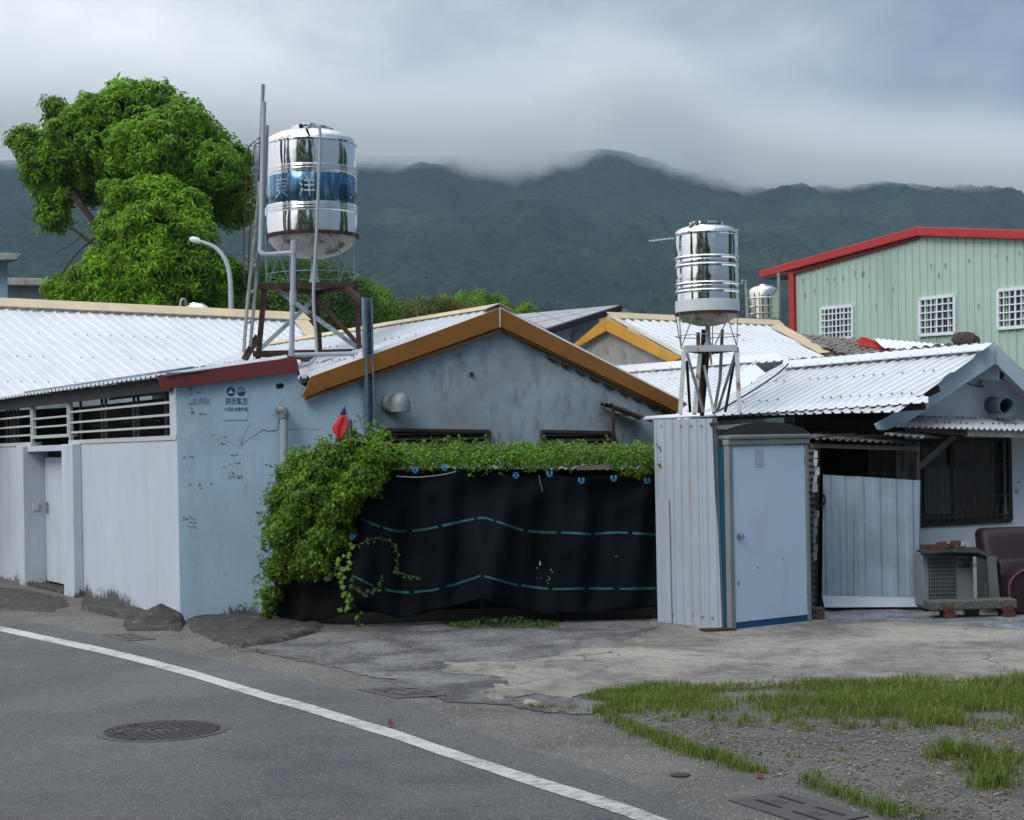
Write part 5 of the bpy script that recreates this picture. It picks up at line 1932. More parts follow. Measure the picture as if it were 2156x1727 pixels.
# boards and bricks lying on the unit
bd = thing('cover_boards', 'warped dark boards laid over the top of the air conditioner', 'boards', Vector((c.x, c.y, top_z)))
for k, (x0, y0, x1, y1, dz, w) in enumerate(((1936, 1161, 2056, 1160, .012, .30), (1945, 1158, 2030, 1152, .03, .16), (2000, 1151, 2072, 1166, .045, .22), (2030, 1158, 2103, 1176, .03, .18))):
    p, q = A3(x0, y0, ACD + .05 + .02 * k), A3(x1, y1, ACD + .05 + .02 * k)
    p.z = max(p.z, top_z + dz - .005) if k < 2 else p.z
    q.z = max(q.z, top_z + dz - .005) if k < 1 else q.z
    MB().bar(p, q, w, .014).build('board', M_darkwood if k % 2 else M_dullsheet, bd)
MB().prism([P(1938, 1168, 11.18), P(2000, 1164, 11.17), P(2058, 1165, 11.18), P(2102, 1183, 11.16), P(2100, 1174, 11.24), P(2052, 1154, 11.36), P(1985, 1158, 11.38), P(1938, 1158, 11.38)], UP * .012).build('bent_sheet', M_dullsheet, bd)
brs = [(1950, 1152, .0), (1966, 1151, .1), (1982, 1146, -.3), (1998, 1150, .6), (2012, 1143, -.2), (1958, 1163, .2), (2028, 1146, .1)]
for k, (x, y, rz_) in enumerate(brs):
    p = A3(x, y, ACD + .10 - .05 * (k % 2))
    b = MB().box(Vector((0, 0, 0)), Vector((math.cos(rz_), math.sin(rz_), .12 * (k % 3 - 1))) * .058, Vector((-math.sin(rz_), math.cos(rz_), 0)) * .05, UP * .026)
    b.v = [v + p for v in b.v]
    white = k == 6
    tag(b.build('brick', M_paper if white else M_brick, bevel=.004),
        ['red brick at the left end on top of the air conditioner', 'second red brick from the left on the air conditioner', 'tilted red brick in the middle of the air conditioner pile', 'turned red brick below the middle of the air conditioner pile',
         'uppermost red brick on the air conditioner beside the pale block', 'low red brick at the front left edge of the air conditioner', 'pale block at the right end on top of the air conditioner'][k], 'block' if white else 'brick', 'bricks weighing down the air conditioner')
# leaning sheet at the right of the unit
ls = thing('leaning_panel', 'bent dull grey metal panel leaning beside the air conditioner', 'panel', G(2085, 1300))
MB().prism([P(2056, 1165, 11.22), P(2094, 1170, 11.20), P(2104, 1262, 11.08), P(2078, 1264, 11.08), P(2058, 1262, 11.12)], Vector((.0, .01, 0))).build('panel', M_dullsheet, ls)
MB().prism([P(2078, 1172, 11.17), P(2097, 1172, 11.17), P(2105, 1260, 11.05), P(2084, 1262, 11.05)], Vector((.0, .012, 0))).build('folded_flap', mat('dull_grey_panel', (.060, .070, .074), .7, var=.3), ls)
# bench: aggregate slab on bricks
bn = thing('slab_bench', 'exposed aggregate concrete slab bench on brick legs in front of the air conditioner', 'bench', G(2040, 1306))
b0, b1 = P(1951, 1274, 10.90), P(2133, 1269, 10.92)
sl = MB().box((b0 + b1) / 2, (b1 - b0) / 2, Vector((0, .15, 0)), UP * .048)
sl.build('slab', M_agg, bn, bevel=.01)
for (x, y) in ((1994, 1298), (2118, 1295)):
    for k in range(2):
        p = foot(P(x + (2 * k - 1) * -1.5, 1300, 10.87), .05 + k * .072)
        MB().box(p, Vector((.06, .01, 0)), Vector((-.01, .10, 0)), UP * .034).build('brick', M_brick, bn, bevel=.004)
wb = G(2045, 1303)
tag(MB().box(foot(P(2046, 1292, 11.0), .08), Vector((.075, .02, .01)), Vector((-.01, .05, 0)), Vector((.01, 0, .065))).build('white_block', M_acbody, bevel=.006), 'off-white block stored under the concrete slab bench', 'block')

# sofa cut by the frame
so = thing('sofa', 'worn maroon leather sofa at the right edge against the cream house wall', 'sofa', G(2200, 1318))


def soft_box(name, cnt, ax_, ay_, az_, mat_, parent, r=.06, seg=5, puff=0.0):
    m = MB().box(cnt, ax_, ay_, az_)
    o = m.build(name, mat_, parent, True, angle=0)
    bv = o.modifiers.new('soft', 'BEVEL')
    bv.width = r
    bv.segments = seg
    sb = o.modifiers.new('sub', 'SUBSURF')
    sb.levels = sb.render_levels = 1
    return o


sxv, syv = Vector((1, .06, 0)).normalized(), Vector((-.06, 1, 0)).normalized()
SB = P(2046, 1318, 11.0)
SB.z = 0
back_c = foot(P(2062, 1200, 11.34)) + sxv * .80 + UP * .62
soft_box('backrest', back_c, sxv * .80, syv * .16 + UP * .0, UP * .33 + syv * .10, M_sofa, so, .10)
soft_box('back_cushion', back_c - syv * .15 + sxv * .05 - UP * .16, sxv * .72, syv * .10, UP * .16 + syv * .05, M_sofa, so, .07)
soft_box('seat', back_c + sxv * .42 - syv * .42 - UP * .35, sxv * .74, syv * .36, UP * .12, M_sofa, so, .05)
soft_box('seat_base', back_c + sxv * .42 - syv * .40 - UP * .54, sxv * .76, syv * .36, UP * .07, M_sofa, so, .02)
arm_c = P(2122, 1256, 10.95)
m = MB()
ar = []
for k in range(17):
    a = math.pi * (1.0 - k / 16)
    ar.append((math.cos(a) * .27, .30 + .22 * math.sin(a)))
ar = [(-.24, 0.03)] + ar + [(.24, .03)]
x0 = P(2170, 1318, 11.0)
fr0 = foot(x0) + Vector((.02, 0, 0))
m.prism([fr0 + sxv * u + UP * z for u, z in ar], syv * .80)
m.build('arm', M_sofa, so, bevel=.02)
MB().tube([fr0 - syv * .012 + sxv * u * .96 + UP * z for u, z in ar], .014, 8).build('arm_piping', mat('worn_maroon_edge', (.10, .045, .05), .5), so)

# concrete skirt along the foot of the shed and wall
sk = MB()
cols = [(1735, 1318), (1790, 1312), (1850, 1308), (1910, 1312), (1960, 1318), (2030, 1322), (2100, 1326), (2200, 1332)]
n_ = len(cols)
vv = []
for j in range(6):
    for (x, y) in cols:
        g0 = G(x, y)
        t = j / 5
        vv.append(Vector((g0.x + .25 * t + random.uniform(-.02, .02), g0.y + 1.1 * t, .019 + .010 * t + random.uniform(-.006, .006) * (j > 0))))
sk.add(vv, [(j * n_ + i, j * n_ + i + 1, (j + 1) * n_ + i + 1, (j + 1) * n_ + i) for j in range(5) for i in range(n_ - 1)])
M_skirt = ground_mat('rough_cement_skirt', (0.10, 0.11, 0.12), (0.24, 0.27, 0.30), (0.09, 0.085, 0.08), 2.2, 40, .2, bump=.9)
o = sk.build('cement_skirt', M_skirt)
o['kind'] = 'structure'
# ---------------------------------------------------------------- far buildings
# second white-roofed gable with the bright yellow fascia
YA = P(1277, 668, 38.0 / DK)
YB = lvl(1640, 684, YA.z)
YN = N1.copy()


def Y(px, py, off=0.0):
    return ray_plane(px, py, YA + YN * off, YN)


yh = thing('gable_house', 'cement gable house with bright yellow fascia and white roof behind the ochre gable', 'house', foot(YA + D2))
YL, YR = Y(1207, 727), Y(1432, 753)
for (p, q, a, b) in ((YA, YL, (1277, 668), (1207, 727)), (YA, YR, (1277, 668), (1432, 753))):
    lo_ = 26
    if a[0] > b[0]:
        pl = [Y(1277, 668, .03), Y(1207, 727, .03), Y(1218, 731, .03), Y(1277, 697, .03)]
    else:
        pl = [Y(1278, 668, .03), Y(1436, 754, .03), Y(1412, 764, .03), Y(1278, 697, .03)]
    MB().prism(pl, YN * .03).build('fascia_board', M_yellow, yh, bevel=.005)
MB().prism([Y(1277, 690, -.1), Y(1222, 730, -.1), Vector((Y(1222, 730).x, Y(1222, 730).y, 0)), Vector((Y(1440, 770).x, Y(1440, 770).y, 0)), Y(1440, 768, -.1)], YN * -.15).build('wall', M_cement2, yh)
nY = (YB - YA).cross(YR - YA)
if nY.z < 0: nY = -nY
nY.normalize()
vY = Vector((nY.x, nY.y, 0))
vY = (vY - nY * vY.dot(nY)).normalized()
YV = ray_plane(1745, 742, YA, nY)
corr(yh, 'roof_sheet', [YA, YB, YV, YB + (YV - YB) * 1.2, YR + (YR - YA) * .25], vY, M_roof, pitch=.27, rib=.09, h=.035, sheet=1.08, screws=M_hole, screw_rows=1.2)
rdY = (YB - YA).normalized()
MB().prism([YA + UP * .04 + vY * .2, YB + UP * .04 + vY * .2, YB + UP * .11, YA + UP * .11], nY * .012).build('ridge_cap', M_cream, yh)
MB().prism([ray_plane(1642, 682, YA + nY * .05, nY), ray_plane(1752, 742, YA + nY * .05, nY), ray_plane(1726, 745, YA + nY * .05, nY), ray_plane(1622, 688, YA + nY * .05, nY)], nY * .012).build('verge_cap', M_cream, yh)
MB().prism([YA + nY * .04, YR + nY * .04, YR + nY * .04 + rdY * .22, YA + nY * .04 + rdY * .22], nY * .01).build('verge_cap', mat('pale_verge', (.50, .46, .38), .5), yh)
corr(yh, 'roof_sheet', [YA, YB, YB + (YL - YA) * 1.5, YL], YL - YA, M_roof, pitch=.235, rib=.08, h=.035, sheet=2.0)

# old tiled house behind the ridge of the white roof
old = thing('tiled_house', 'old house with weathered grey tile roof and dark ridge tiles behind the white roof', 'house', foot(P(1850, 720, 24)))
t0, t1 = P(1668, 704, 24.6), P(1905, 727, 24.0)
dwn = Vector((0.10, -1.0, -.30)).normalized()
rowv = (t1 - t0).normalized()
nrm_t = rowv.cross(dwn)
if nrm_t.z < 0: nrm_t = -nrm_t
tile_me = None
def tile_mesh():
    v, f = [], []
    n = 6
    for j, (y, lift) in enumerate(((0, .025), (.30, .045))):
        for i in range(n + 1):
            a = math.pi * i / n
            x = (i / n - .5) * .19
            v.append((x, y, lift + .035 * math.sin(a)))
    for i in range(n):
        f.append((i, i + 1, n + 2 + i, n + 1 + i))
    k = len(v)
    for i in range(n + 1):
        q = v[n + 1 + i]
        v.append((q[0], q[1], q[2] - .03))
    for i in range(n):
        f.append((n + 1 + i, n + 2 + i, k + i + 1, k + i))
    me = bpy.data.meshes.new('roof_tile')
    me.from_pydata(v, [], f)
    me.materials.append(M_tile)
    return me


tile_me = tile_mesh()
basis = Matrix((rowv, dwn, nrm_t)).transposed()
cnt = 0
for r in range(11):
    for c_i in range(15):
        pos = t0 + rowv * (.12 + c_i * .19) + dwn * (r * .24) + nrm_t * (.006 * (r % 2))
        if c_i < r * .55 - 1: continue
        o = bpy.data.objects.new('roof_tile', tile_me)
        COL.objects.link(o)
        o.parent = old
        o.matrix_local = Matrix.Translation(pos - ORG[old.name]) @ (basis @ Matrix.Rotation(random.uniform(-.06, .06), 3, 'Z') @ Matrix.Rotation(random.uniform(-.07, .07), 3, 'X')).to_4x4()
        ORG[o.name] = ORG[old.name]
        cnt += 1
MB().prism([t0 - nrm_t * .02, t1 - nrm_t * .02, t1 - nrm_t * .02 + dwn * 3, t0 - nrm_t * .02 + dwn * 3], -nrm_t * .08).build('roof_deck', M_darkwood, old)
MB().prism([foot(t0), foot(t1), foot(t1, t1.z - .3), foot(t0, t0.z - .3)], Vector((.05, 1.5, 0))).build('wall', M_cement2, old)
# dark humped ridge running just behind the white ridge
for k in range(17):
    x = 1655 + k * 23.5
    y = 770 - (x - 1655) * 0.098 + random.uniform(-2, 2)
    d = 14.6 - k * .13
    p, q = P(x, y, d), P(x + 26, y - 2.4, d - .14)
    w = .062 + random.uniform(-.012, .014)
    MB().tube([p - UP * .02, (p + q) / 2 + UP * (.015 + random.uniform(0, .02)), q - UP * .02], [w * .9, w, w * .8], 10).build('ridge_tile', M_tiledark, old)
MB().prism([P(1640, 770, 14.7), P(2056, 730, 12.4), P(2056, 770, 12.3), P(1640, 810, 14.6)], Vector((.0, .3, 0))).build('ridge_base', M_tiledark, old)
kn = P(2031, 719, 12.5)
m = MB().tube([kn - Vector((.14, -.02, .02)), kn - Vector((.07, 0, -.02)), kn + Vector((.02, 0, .0)), kn + Vector((.11, -.03, -.01))], [.06, .10, .125, .11], 14)
m.tube([kn + Vector((.10, -.10, .0)), kn + Vector((.10, -.06, 0))], .07, 12)
m.build('ridge_end', M_tiledark, old)
# red cloth and white sheet lying on the tiles
rc = MB()
vv = []
ctl = [(1806, 706), (1830, 712), (1850, 722), (1872, 732), (1886, 731)]
for j in range(5):
    for i in range(9):
        x = 1808 + i * 9.5
        y = 712 + i * 2.0 + j * 4.2 + (i > 6) * 3
        d = 23.2 - j * .06
        vv.append(P(x + random.uniform(-1.5, 1.5) - j, y + random.uniform(-1.6, 1.6) - 3 * math.sin(i * .9 + j) * (j < 3), d))
ff = [(j * 9 + i, j * 9 + i + 1, (j + 1) * 9 + i + 1, (j + 1) * 9 + i) for j in range(4) for i in range(8)]
rc.add(vv, ff)
o = rc.build('red_cloth', M_redcloth)
sm = o.modifiers.new('thick', 'SOLIDIFY')
sm.thickness = .03
ss = o.modifiers.new('sub', 'SUBSURF')
ss.levels = ss.render_levels = 1
tag(o, 'crumpled bright red cloth lying on the old tile roof', 'cloth')
ws = thing('plastic_sheet', 'crumpled white plastic sheet lying behind the red cloth on the old roof', 'plastic sheet', P(1900, 730, 23))
corr(ws, 'sheet', [P(1838, 714, 23.2), P(1990, 728, 23.0), P(1980, 742, 22.6), P(1862, 735, 22.7)], Vector((.2, -1, -.3)), M_roof_in, pitch=.12, h=.03, wave=True, sheet=None)

# mint green metal building with red trim
GD_ = 32.0
GC = foot(P(1673, 571, GD_))
GX = -D1       # along the front, coming nearer
GNv = N1.copy()


def GB(px, py, off=0.0):
    return ray_plane(px, py, GC + GNv * off, GNv)


gb = thing('metal_building', 'mint green ribbed metal building with red roof trim and white barred windows', 'building', GC + GX * 5)
gtop = lambda px: np.interp(px, [1602, 1935, 2156, 2500], [590, 497, 503, 513])
gpoly = [GB(1674, gtop(1674)), GB(1935, gtop(1935)), GB(2400, gtop(2400)), GC + GX * (GB(2400, 700) - GC).dot(GX), GC]
corr(gb, 'wall_sheet', gpoly, UP, M_green, nref=GNv, pitch=.30, rib=.07, h=.035, sheet=1.2)
MB().prism([GB(1603, 571, .1), GB(1935, 478, .1), GB(1935, 497, .1), GB(1606, 586, .1)], GNv * .12).build('roof_trim', M_redtrim, gb, bevel=.02)
MB().prism([GB(1935.5, 478, .1), GB(2400, 492, .1), GB(2400, 512, .1), GB(1935.5, 497, .1)], GNv * .12).build('roof_trim', M_redtrim, gb, bevel=.02)
MB().prism([GB(1620, 586, .05), GB(1935, 499, .05), GB(1935, 503, .05), GB(1674, 577, .05)], GNv * .05).build('trim_lip', mat('dark_red_trim', (.22, .018, .02), .5), gb)
cpt = GB(1672.5, 571)
MB().box(Vector((cpt.x, cpt.y, cpt.z / 2)) - GX * .04 + GNv * .02, GX * .11, GNv * .11, UP * cpt.z / 2).build('corner_trim', M_redtrim, gb, bevel=.02)
bk_ = -GNv
MB().add([GC, GC + bk_ * 9, GC + bk_ * 9 + UP * cpt.z, GC + UP * cpt.z], [(0, 1, 2, 3)]).build('side_wall', M_green, gb)
r1, r2, r3 = GB(1603, 571, .2), GB(1935, 478, .2), GB(2400, 492, .2)
MB().add([r1, r2, r2 + bk_ * 9.5, r1 + bk_ * 9.5, r3, r3 + bk_ * 9.5], [(0, 1, 2, 3), (1, 4, 5, 2)]).build('roof', M_redtrim, gb)
MB().add([GB(1606, 588, .1), GB(1673, 574, .1), GB(1673, 574, .1) + bk_ * 3, GB(1606, 588, .1) + bk_ * 3], [(0, 1, 2, 3)]).build('eave_soffit', M_oldsheet, gb)


def gwindow(x0, x1, yl0, yl1, yr0, yr1, nx, ny):
    A0, B0, C1, D1_ = GB(x0, yl0, .05), GB(x1, yr0, .05), GB(x1, yr1, .05), GB(x0, yl1, .05)
    lerp = lambda u, v: (A0 * (1 - u) + B0 * u) * (1 - v) + (D1_ * (1 - u) + C1 * u) * v
    w = MB()
    for a, b in ((0, 0, ), ):
        pass
    for (p, q) in ((lerp(0, 0), lerp(1, 0)), (lerp(0, 1), lerp(1, 1)), (lerp(0, 0), lerp(0, 1)), (lerp(1, 0), lerp(1, 1))):
        w.bar(p, q, .10, .09)
    fo = w.build('window', M_gwin, gb)
    for i in range(1, nx):
        wd = .035 if i != nx // 2 else .05
        MB().bar(lerp(i / nx, 0) + GNv * .03, lerp(i / nx, 1) + GNv * .03, wd, .03, up=GNv).build('grille_bar', M_gwin, fo)
    for j in range(1, ny):
        MB().bar(lerp(0, j / ny) + GNv * .04, lerp(1, j / ny) + GNv * .04, .03, .035).build('grille_bar', M_gwin, fo)
    MB().add([lerp(0, 0) - GNv * .03, lerp(.5, 0) - GNv * .03, lerp(.5, 1) - GNv * .03, lerp(0, 1) - GNv * .03], [(0, 1, 2, 3)]).build('pane', M_gpane, fo, False)
    MB().add([lerp(.5, 0) - GNv * .02, lerp(1, 0) - GNv * .02, lerp(1, 1) - GNv * .02, lerp(.5, 1) - GNv * .02], [(0, 1, 2, 3)]).build('pane', M_gpane, fo, False)
    return lerp


gwindow(1730, 1796, 650, 716, 644, 711, 8, 5)
gwindow(1938, 2011, 630, 706, 622, 701, 6, 5)
lw = gwindow(2103, 2190, 612, 692, 603, 685, 7, 5)
sk_ = MB()
for (x, y) in ((1690, 588), (1741, 585), (1757, 584), (1775, 582), (1800, 571), (1815, 575), (1818, 571), (1694, 617), (1715, 608), (1830, 600), (1880, 606), (1960, 556), (1976, 575), (1990, 554), (2040, 546), (2098, 536), (2120, 540), (2146, 529), (2000, 642), (1845, 640), (2060, 640)):
    sk_.prism([GB(x - 1.2, y, .042), GB(x + 1.2, y, .042), GB(x + .5, y + random.uniform(6, 13), .042), GB(x - .5, y + random.uniform(6, 12), .042)], GNv * .004)
o = sk_.build('rust_runs', mat('dull_green_stain', (.13, .20, .175), .8), gb)
o['kind'] = 'stuff'

# tank and poles beside it
fd = 29.0
fc_ = foot(P(1608, 640, fd))
fR = 31 / F * fd * DK
fz = lambda py: P(1608, py, fd).z
ft_ = thing('water_tank', 'distant warm-toned steel water tank left of the green building', 'water tank', foot(fc_, fz(672)))
pr = [(0, fz(672)), (fR, fz(671))]
for y in (662, 647, 629):
    pr += [(fR, fz(y + 2)), (fR + .03, fz(y)), (fR, fz(y - 2))]
pr += [(fR, fz(613)), (fR * .9, fz(608)), (fR * .6, fz(603)), (fR * .3, fz(602)), (fR * .25, fz(599)), (0, fz(599))]
MB().lathe(fc_, pr, 32).build('shell', M_chrome2, ft_)
m = MB()
for a in range(4):
    x = fc_ + Vector((math.cos(a * 1.57 + .6) * fR * .9, math.sin(a * 1.57 + .6) * fR * .9, 0))
    m.tube([x + UP * fz(672), x + UP * (fz(700))], .04, 6)
m.build('stand', M_oldpipe, ft_)
m = MB().tube([P(1575, 690, 28.5), P(1571, 592, 28.5), P(1563, 592, 28.5), P(1563, 598, 28.5)], .05, 8)
tag(m.build('vent_pipe', M_oldpipe), 'bent grey standpipe rising left of the distant steel tank', 'pipe')
tag(MB().tube([P(1641, 690, 29.5), P(1639, 575, 29.5)], .05, 6).build('pole', M_oldpipe), 'thin grey pole between the distant tank and the green building', 'pole')

# grey house with solar sheets behind the ochre gable
sh = thing('solar_roof_house', 'concrete house with grey solar panel roof behind the ochre gable ridge', 'house', P(1200, 700, 30))
s0, s1, s2, s3 = P(1096, 665, 36), P(1275, 645, 30.5), P(1304, 642, 29.0), P(1130, 690, 27.0)
nS = (s1 - s0).cross(s3 - s0).normalized()
if nS.z < 0: nS = -nS
S_ = lambda x, y: ray_plane(x, y, s0, nS)
for k in range(3):
    a, b = k / 3, (k + 1) / 3 - .03
    l0, l1 = (1085, 664), (1140, 692)
    r0_, r1_ = (1280, 645), (1304, 643)
    q = lambda t, e: (l0[0] + (l1[0] - l0[0]) * t, l0[1] + (l1[1] - l0[1]) * t) if e == 0 else (r0_[0] + (r1_[0] - r0_[0]) * t, r0_[1] + (r1_[1] - r0_[1]) * t)
    pass
P4 = [P(1085, 662, 33), P(1275, 645, 31), P(1306, 642, 28), P(1150, 692, 26.5)]
for k in range(3):
    a, b = k / 3 + .01, (k + 1) / 3 - .02
    lo0, lo1 = P4[0].lerp(P4[3], a), P4[0].lerp(P4[3], b)
    hi0, hi1 = P4[1].lerp(P4[2], a), P4[1].lerp(P4[2], b)
    for j in range(4):
        c0, c1 = j / 4 + .006, (j + 1) / 4 - .006
        MB().prism([lo0.lerp(hi0, c0), lo0.lerp(hi0, c1), lo1.lerp(hi1, c1), lo1.lerp(hi1, c0)], Vector((0, 0, -.06))).build('solar_panel', M_solar, sh)
MB().bar(P4[3] - UP * .10, P4[2] - UP * .10, .12, .16).build('roof_edge', M_black, sh)
w0, w1 = P(1150, 700, 27.0), P(1318, 650, 28.6)
MB().prism([foot(w0), foot(w1), w1, P(1314, 650, 28.5), P(1150, 690, 27.0)], Vector((0, .3, 0))).build('wall', M_cement, sh)
for (x, y) in ((1213, 700), (1268, 672)):
    MB().bar(P(x, y, 27.6), P(x, y + 50, 27.6), .5, .2).build('pilaster', M_cement2, sh)
MB().prism([P(1300, 650, 30), P(1330, 657, 30), P(1345, 664, 30), P(1345, 690, 30), P(1300, 690, 30)], Vector((0, 2, 0))).build('annex', M_cement2, sh)

# buildings at the far left
fl_ = thing('concrete_house', 'pale blue concrete house with overhanging flat roof slab at the far left edge', 'house', P(-20, 700, 30))
MB().hexa([P(-160, 1000, 30), P(16, 1000, 30), P(16, 1000, 30) + Vector((-3.8, 6, 0)), P(-160, 1000, 30) + Vector((-3.8, 6, 0)), P(-160, 548, 30), P(16, 550, 30), P(16, 550, 30) + Vector((-3.8, 6, 0)), P(-160, 548, 30) + Vector((-3.8, 6, 0))]).build('wall', mat('pale_blue_render', (.20, .30, .40), .85, var=.1), fl_)
MB().hexa([P(-170, 548, 29.6), P(38, 548, 29.6), P(38, 548, 29.6) + Vector((-4.1, 6.6, 0)), P(-170, 548, 29.6) + Vector((-4.1, 6.6, 0)), P(-170, 530, 29.6), P(46, 533, 29.6), P(46, 533, 29.6) + Vector((-4.1, 6.6, 0)), P(-170, 530, 29.6) + Vector((-4.1, 6.6, 0))]).build('roof_slab', M_cement2, fl_, bevel=.03)
f2 = thing('grey_house', 'grey house with barred dark window and flat roof edge behind the white roof at left', 'house', P(150, 700, 33))
MB().prism([P(-60, 1000, 36), P(400, 1000, 35), P(400, 600, 35), P(-60, 603, 36)], Vector((0, 4, 0))).build('wall', M_cement, f2)
MB().prism([P(-60, 584, 35.6), P(400, 590, 34.6), P(400, 604, 34.6), P(-60, 600, 35.6)], Vector((0, 4.4, 0))).build('roof_slab', M_cement2, f2, bevel=.03)
wn2 = MB().prism([P(18, 628, 35.6), P(84, 634, 35.5), P(84, 700, 35.5), P(18, 700, 35.6)], Vector((0, .05, 0))).build('window', M_glass, f2)
for k in range(9):
    MB().bar(P(23 + k * 7, 629 + k * .6, 35.45), P(23 + k * 7, 700, 35.45), .03).build('window_bar', M_rust, wn2)
for (a, b) in (((18, 629), (86, 635)), ((86, 635), (86, 700))):
    MB().bar(P(*a, 35.45), P(*b, 35.45), .09).build('window_frame', M_rust, wn2)

# tank top just showing behind the left ridge
bd_ = 24.0
bc = foot(P(413, 650, bd_))
bz_ = lambda py: P(413, py, bd_).z
bt = thing('water_tank', 'rounded steel tank top just showing above the cream ridge cap under the tree', 'water tank', foot(bc, bz_(720)))
bR = 33 / F * bd_ * DK
MB().lathe(bc, [(0, bz_(760)), (bR, bz_(760)), (bR, bz_(662)), (bR * 1.02, bz_(660)), (bR * .96, bz_(654)), (bR * .8, bz_(647)), (bR * .55, bz_(642)), (bR * .5, bz_(641)), (bR * .48, bz_(639)), (0, bz_(638))], 32).build('shell', M_chrome, bt)
MB().tube(smooth_line([P(381, 680, 23.9), P(380, 640, 23.9), P(384, 630, 23.9), P(390, 632, 23.95), P(392, 645, 24)], 4), .025, 8).build('pipe', M_lamp, bt)

# street lamp
ld = 25.0
lamp = thing('street_lamp', 'curved pale grey street lamp in front of the big tree', 'street lamp', foot(P(487, 662, ld)))
lp = [foot(P(488, 662, ld)), P(487, 662, ld), P(486, 610, ld), P(482, 570, ld), P(472, 543, ld), P(455, 523, ld), P(435, 513, ld), P(418, 508, ld)]
lr = [.085, .068, .062, .058, .054, .05, .046, .042]
pts = smooth_line(lp, 5)
MB().tube(pts, [np.interp(i / (len(pts) - 1), np.linspace(0, 1, len(lr)), lr) for i in range(len(pts))], 12).build('pole', M_lamp, lamp)
MB().tube([P(422, 510, ld), P(416, 507, ld), P(404, 504, ld), P(399, 504, ld)], [.05, .085, .075, .03], 10).build('lamp_head', M_gwin, lamp)
# ---------------------------------------------------------------- plants
def leaf_template(kind):
    """small meshes (vertices, triangles), lying in xy with +z as the outer side"""
    v, t = [], []
    if kind == 'rosette':                       # palmate leaf of long drooping leaflets
        n = 8
        for k in range(n):
            a = 2 * math.pi * k / n + .2 * math.sin(k * 3.1)
            L = .5 * (.82 + .18 * math.cos(k * 2.3))
            c, s = math.cos(a), math.sin(a)
            b = len(v)
            pts = [(.05, 0, .02), (.30 * L / .5, .062, -.02), (.30 * L / .5, -.062, -.02), (.34 * L / .5, 0, .015), (L, 0, -.17)]
            for (x, y, z) in pts:
                v.append((x * c - y * s, x * s + y * c, z))
            t += [(b, b + 3, b + 1), (b, b + 2, b + 3), (b + 1, b + 3, b + 4), (b + 3, b + 2, b + 4)]
    elif kind == 'sprig':                       # twig end with several small leaves
        r = random.Random(5)
        for k in range(9):
            a = k * 2.4
            q = .08 + .045 * k
            c, s = math.cos(a), math.sin(a)
            z0 = r.uniform(-.12, .12)
            b = len(v)
            for (x, y, z) in ((q, 0, z0), (q + .10, .052, z0 - .01), (q + .10, -.052, z0 - .01), (q + .22, 0, z0 - .06)):
                v.append((x * c - y * s, x * s + y * c, z))
            t += [(b, b + 2, b + 1), (b + 1, b + 2, b + 3)]
    elif kind == 'lobed':                       # five-lobed vine leaf, slightly folded
        rim = []
        for k, (a, r_) in enumerate(((-2.6, .30), (-2.15, .48), (-1.7, .30), (-1.05, .50), (-.52, .32), (0, .56), (.52, .32), (1.05, .50), (1.7, .30), (2.15, .48), (2.6, .30))):
            x, y = r_ * math.cos(a), r_ * math.sin(a)
            rim.append((x, y, -.22 * abs(y) - .25 * max(0, x - .2)))
        v = [(-.06, 0, .02)] + rim
        t = [(0, i + 1, i + 2) for i in range(len(rim) - 1)]
    elif kind == 'small':                       # simple folded leaf
        v = [(-.5, 0, 0), (0, .27, -.06), (0, -.27, -.06), (.05, 0, .05), (.5, 0, -.08)]
        t = [(0, 3, 1), (0, 2, 3), (1, 3, 4), (3, 2, 4)]
    return np.array(v, float), np.array(t, int)


def scatter(name, tpl, pos, nrm, scale, mat_, parent, tilt=.5):
    tv, tt = tpl
    n = len(pos)
    nrm = nrm + rng.normal(0, tilt, nrm.shape)
    nrm /= np.linalg.norm(nrm, axis=1, keepdims=True) + 1e-9
    a = rng.normal(0, 1, (n, 3))
    a[:, 2] -= .5
    x = a - nrm * (a * nrm).sum(1, keepdims=True)
    x /= np.linalg.norm(x, axis=1, keepdims=True) + 1e-9
    y = np.cross(nrm, x)
    V_ = pos[:, None, :] + scale[:, None, None] * (tv[None, :, 0:1] * x[:, None, :] + tv[None, :, 1:2] * y[:, None, :] + tv[None, :, 2:3] * nrm[:, None, :])
    Fc = tt[None] + (np.arange(n) * len(tv))[:, None, None]
    o = raw_mesh(name, V_.reshape(-1, 3), Fc.reshape(-1, 3), mat_, parent, False)
    return o


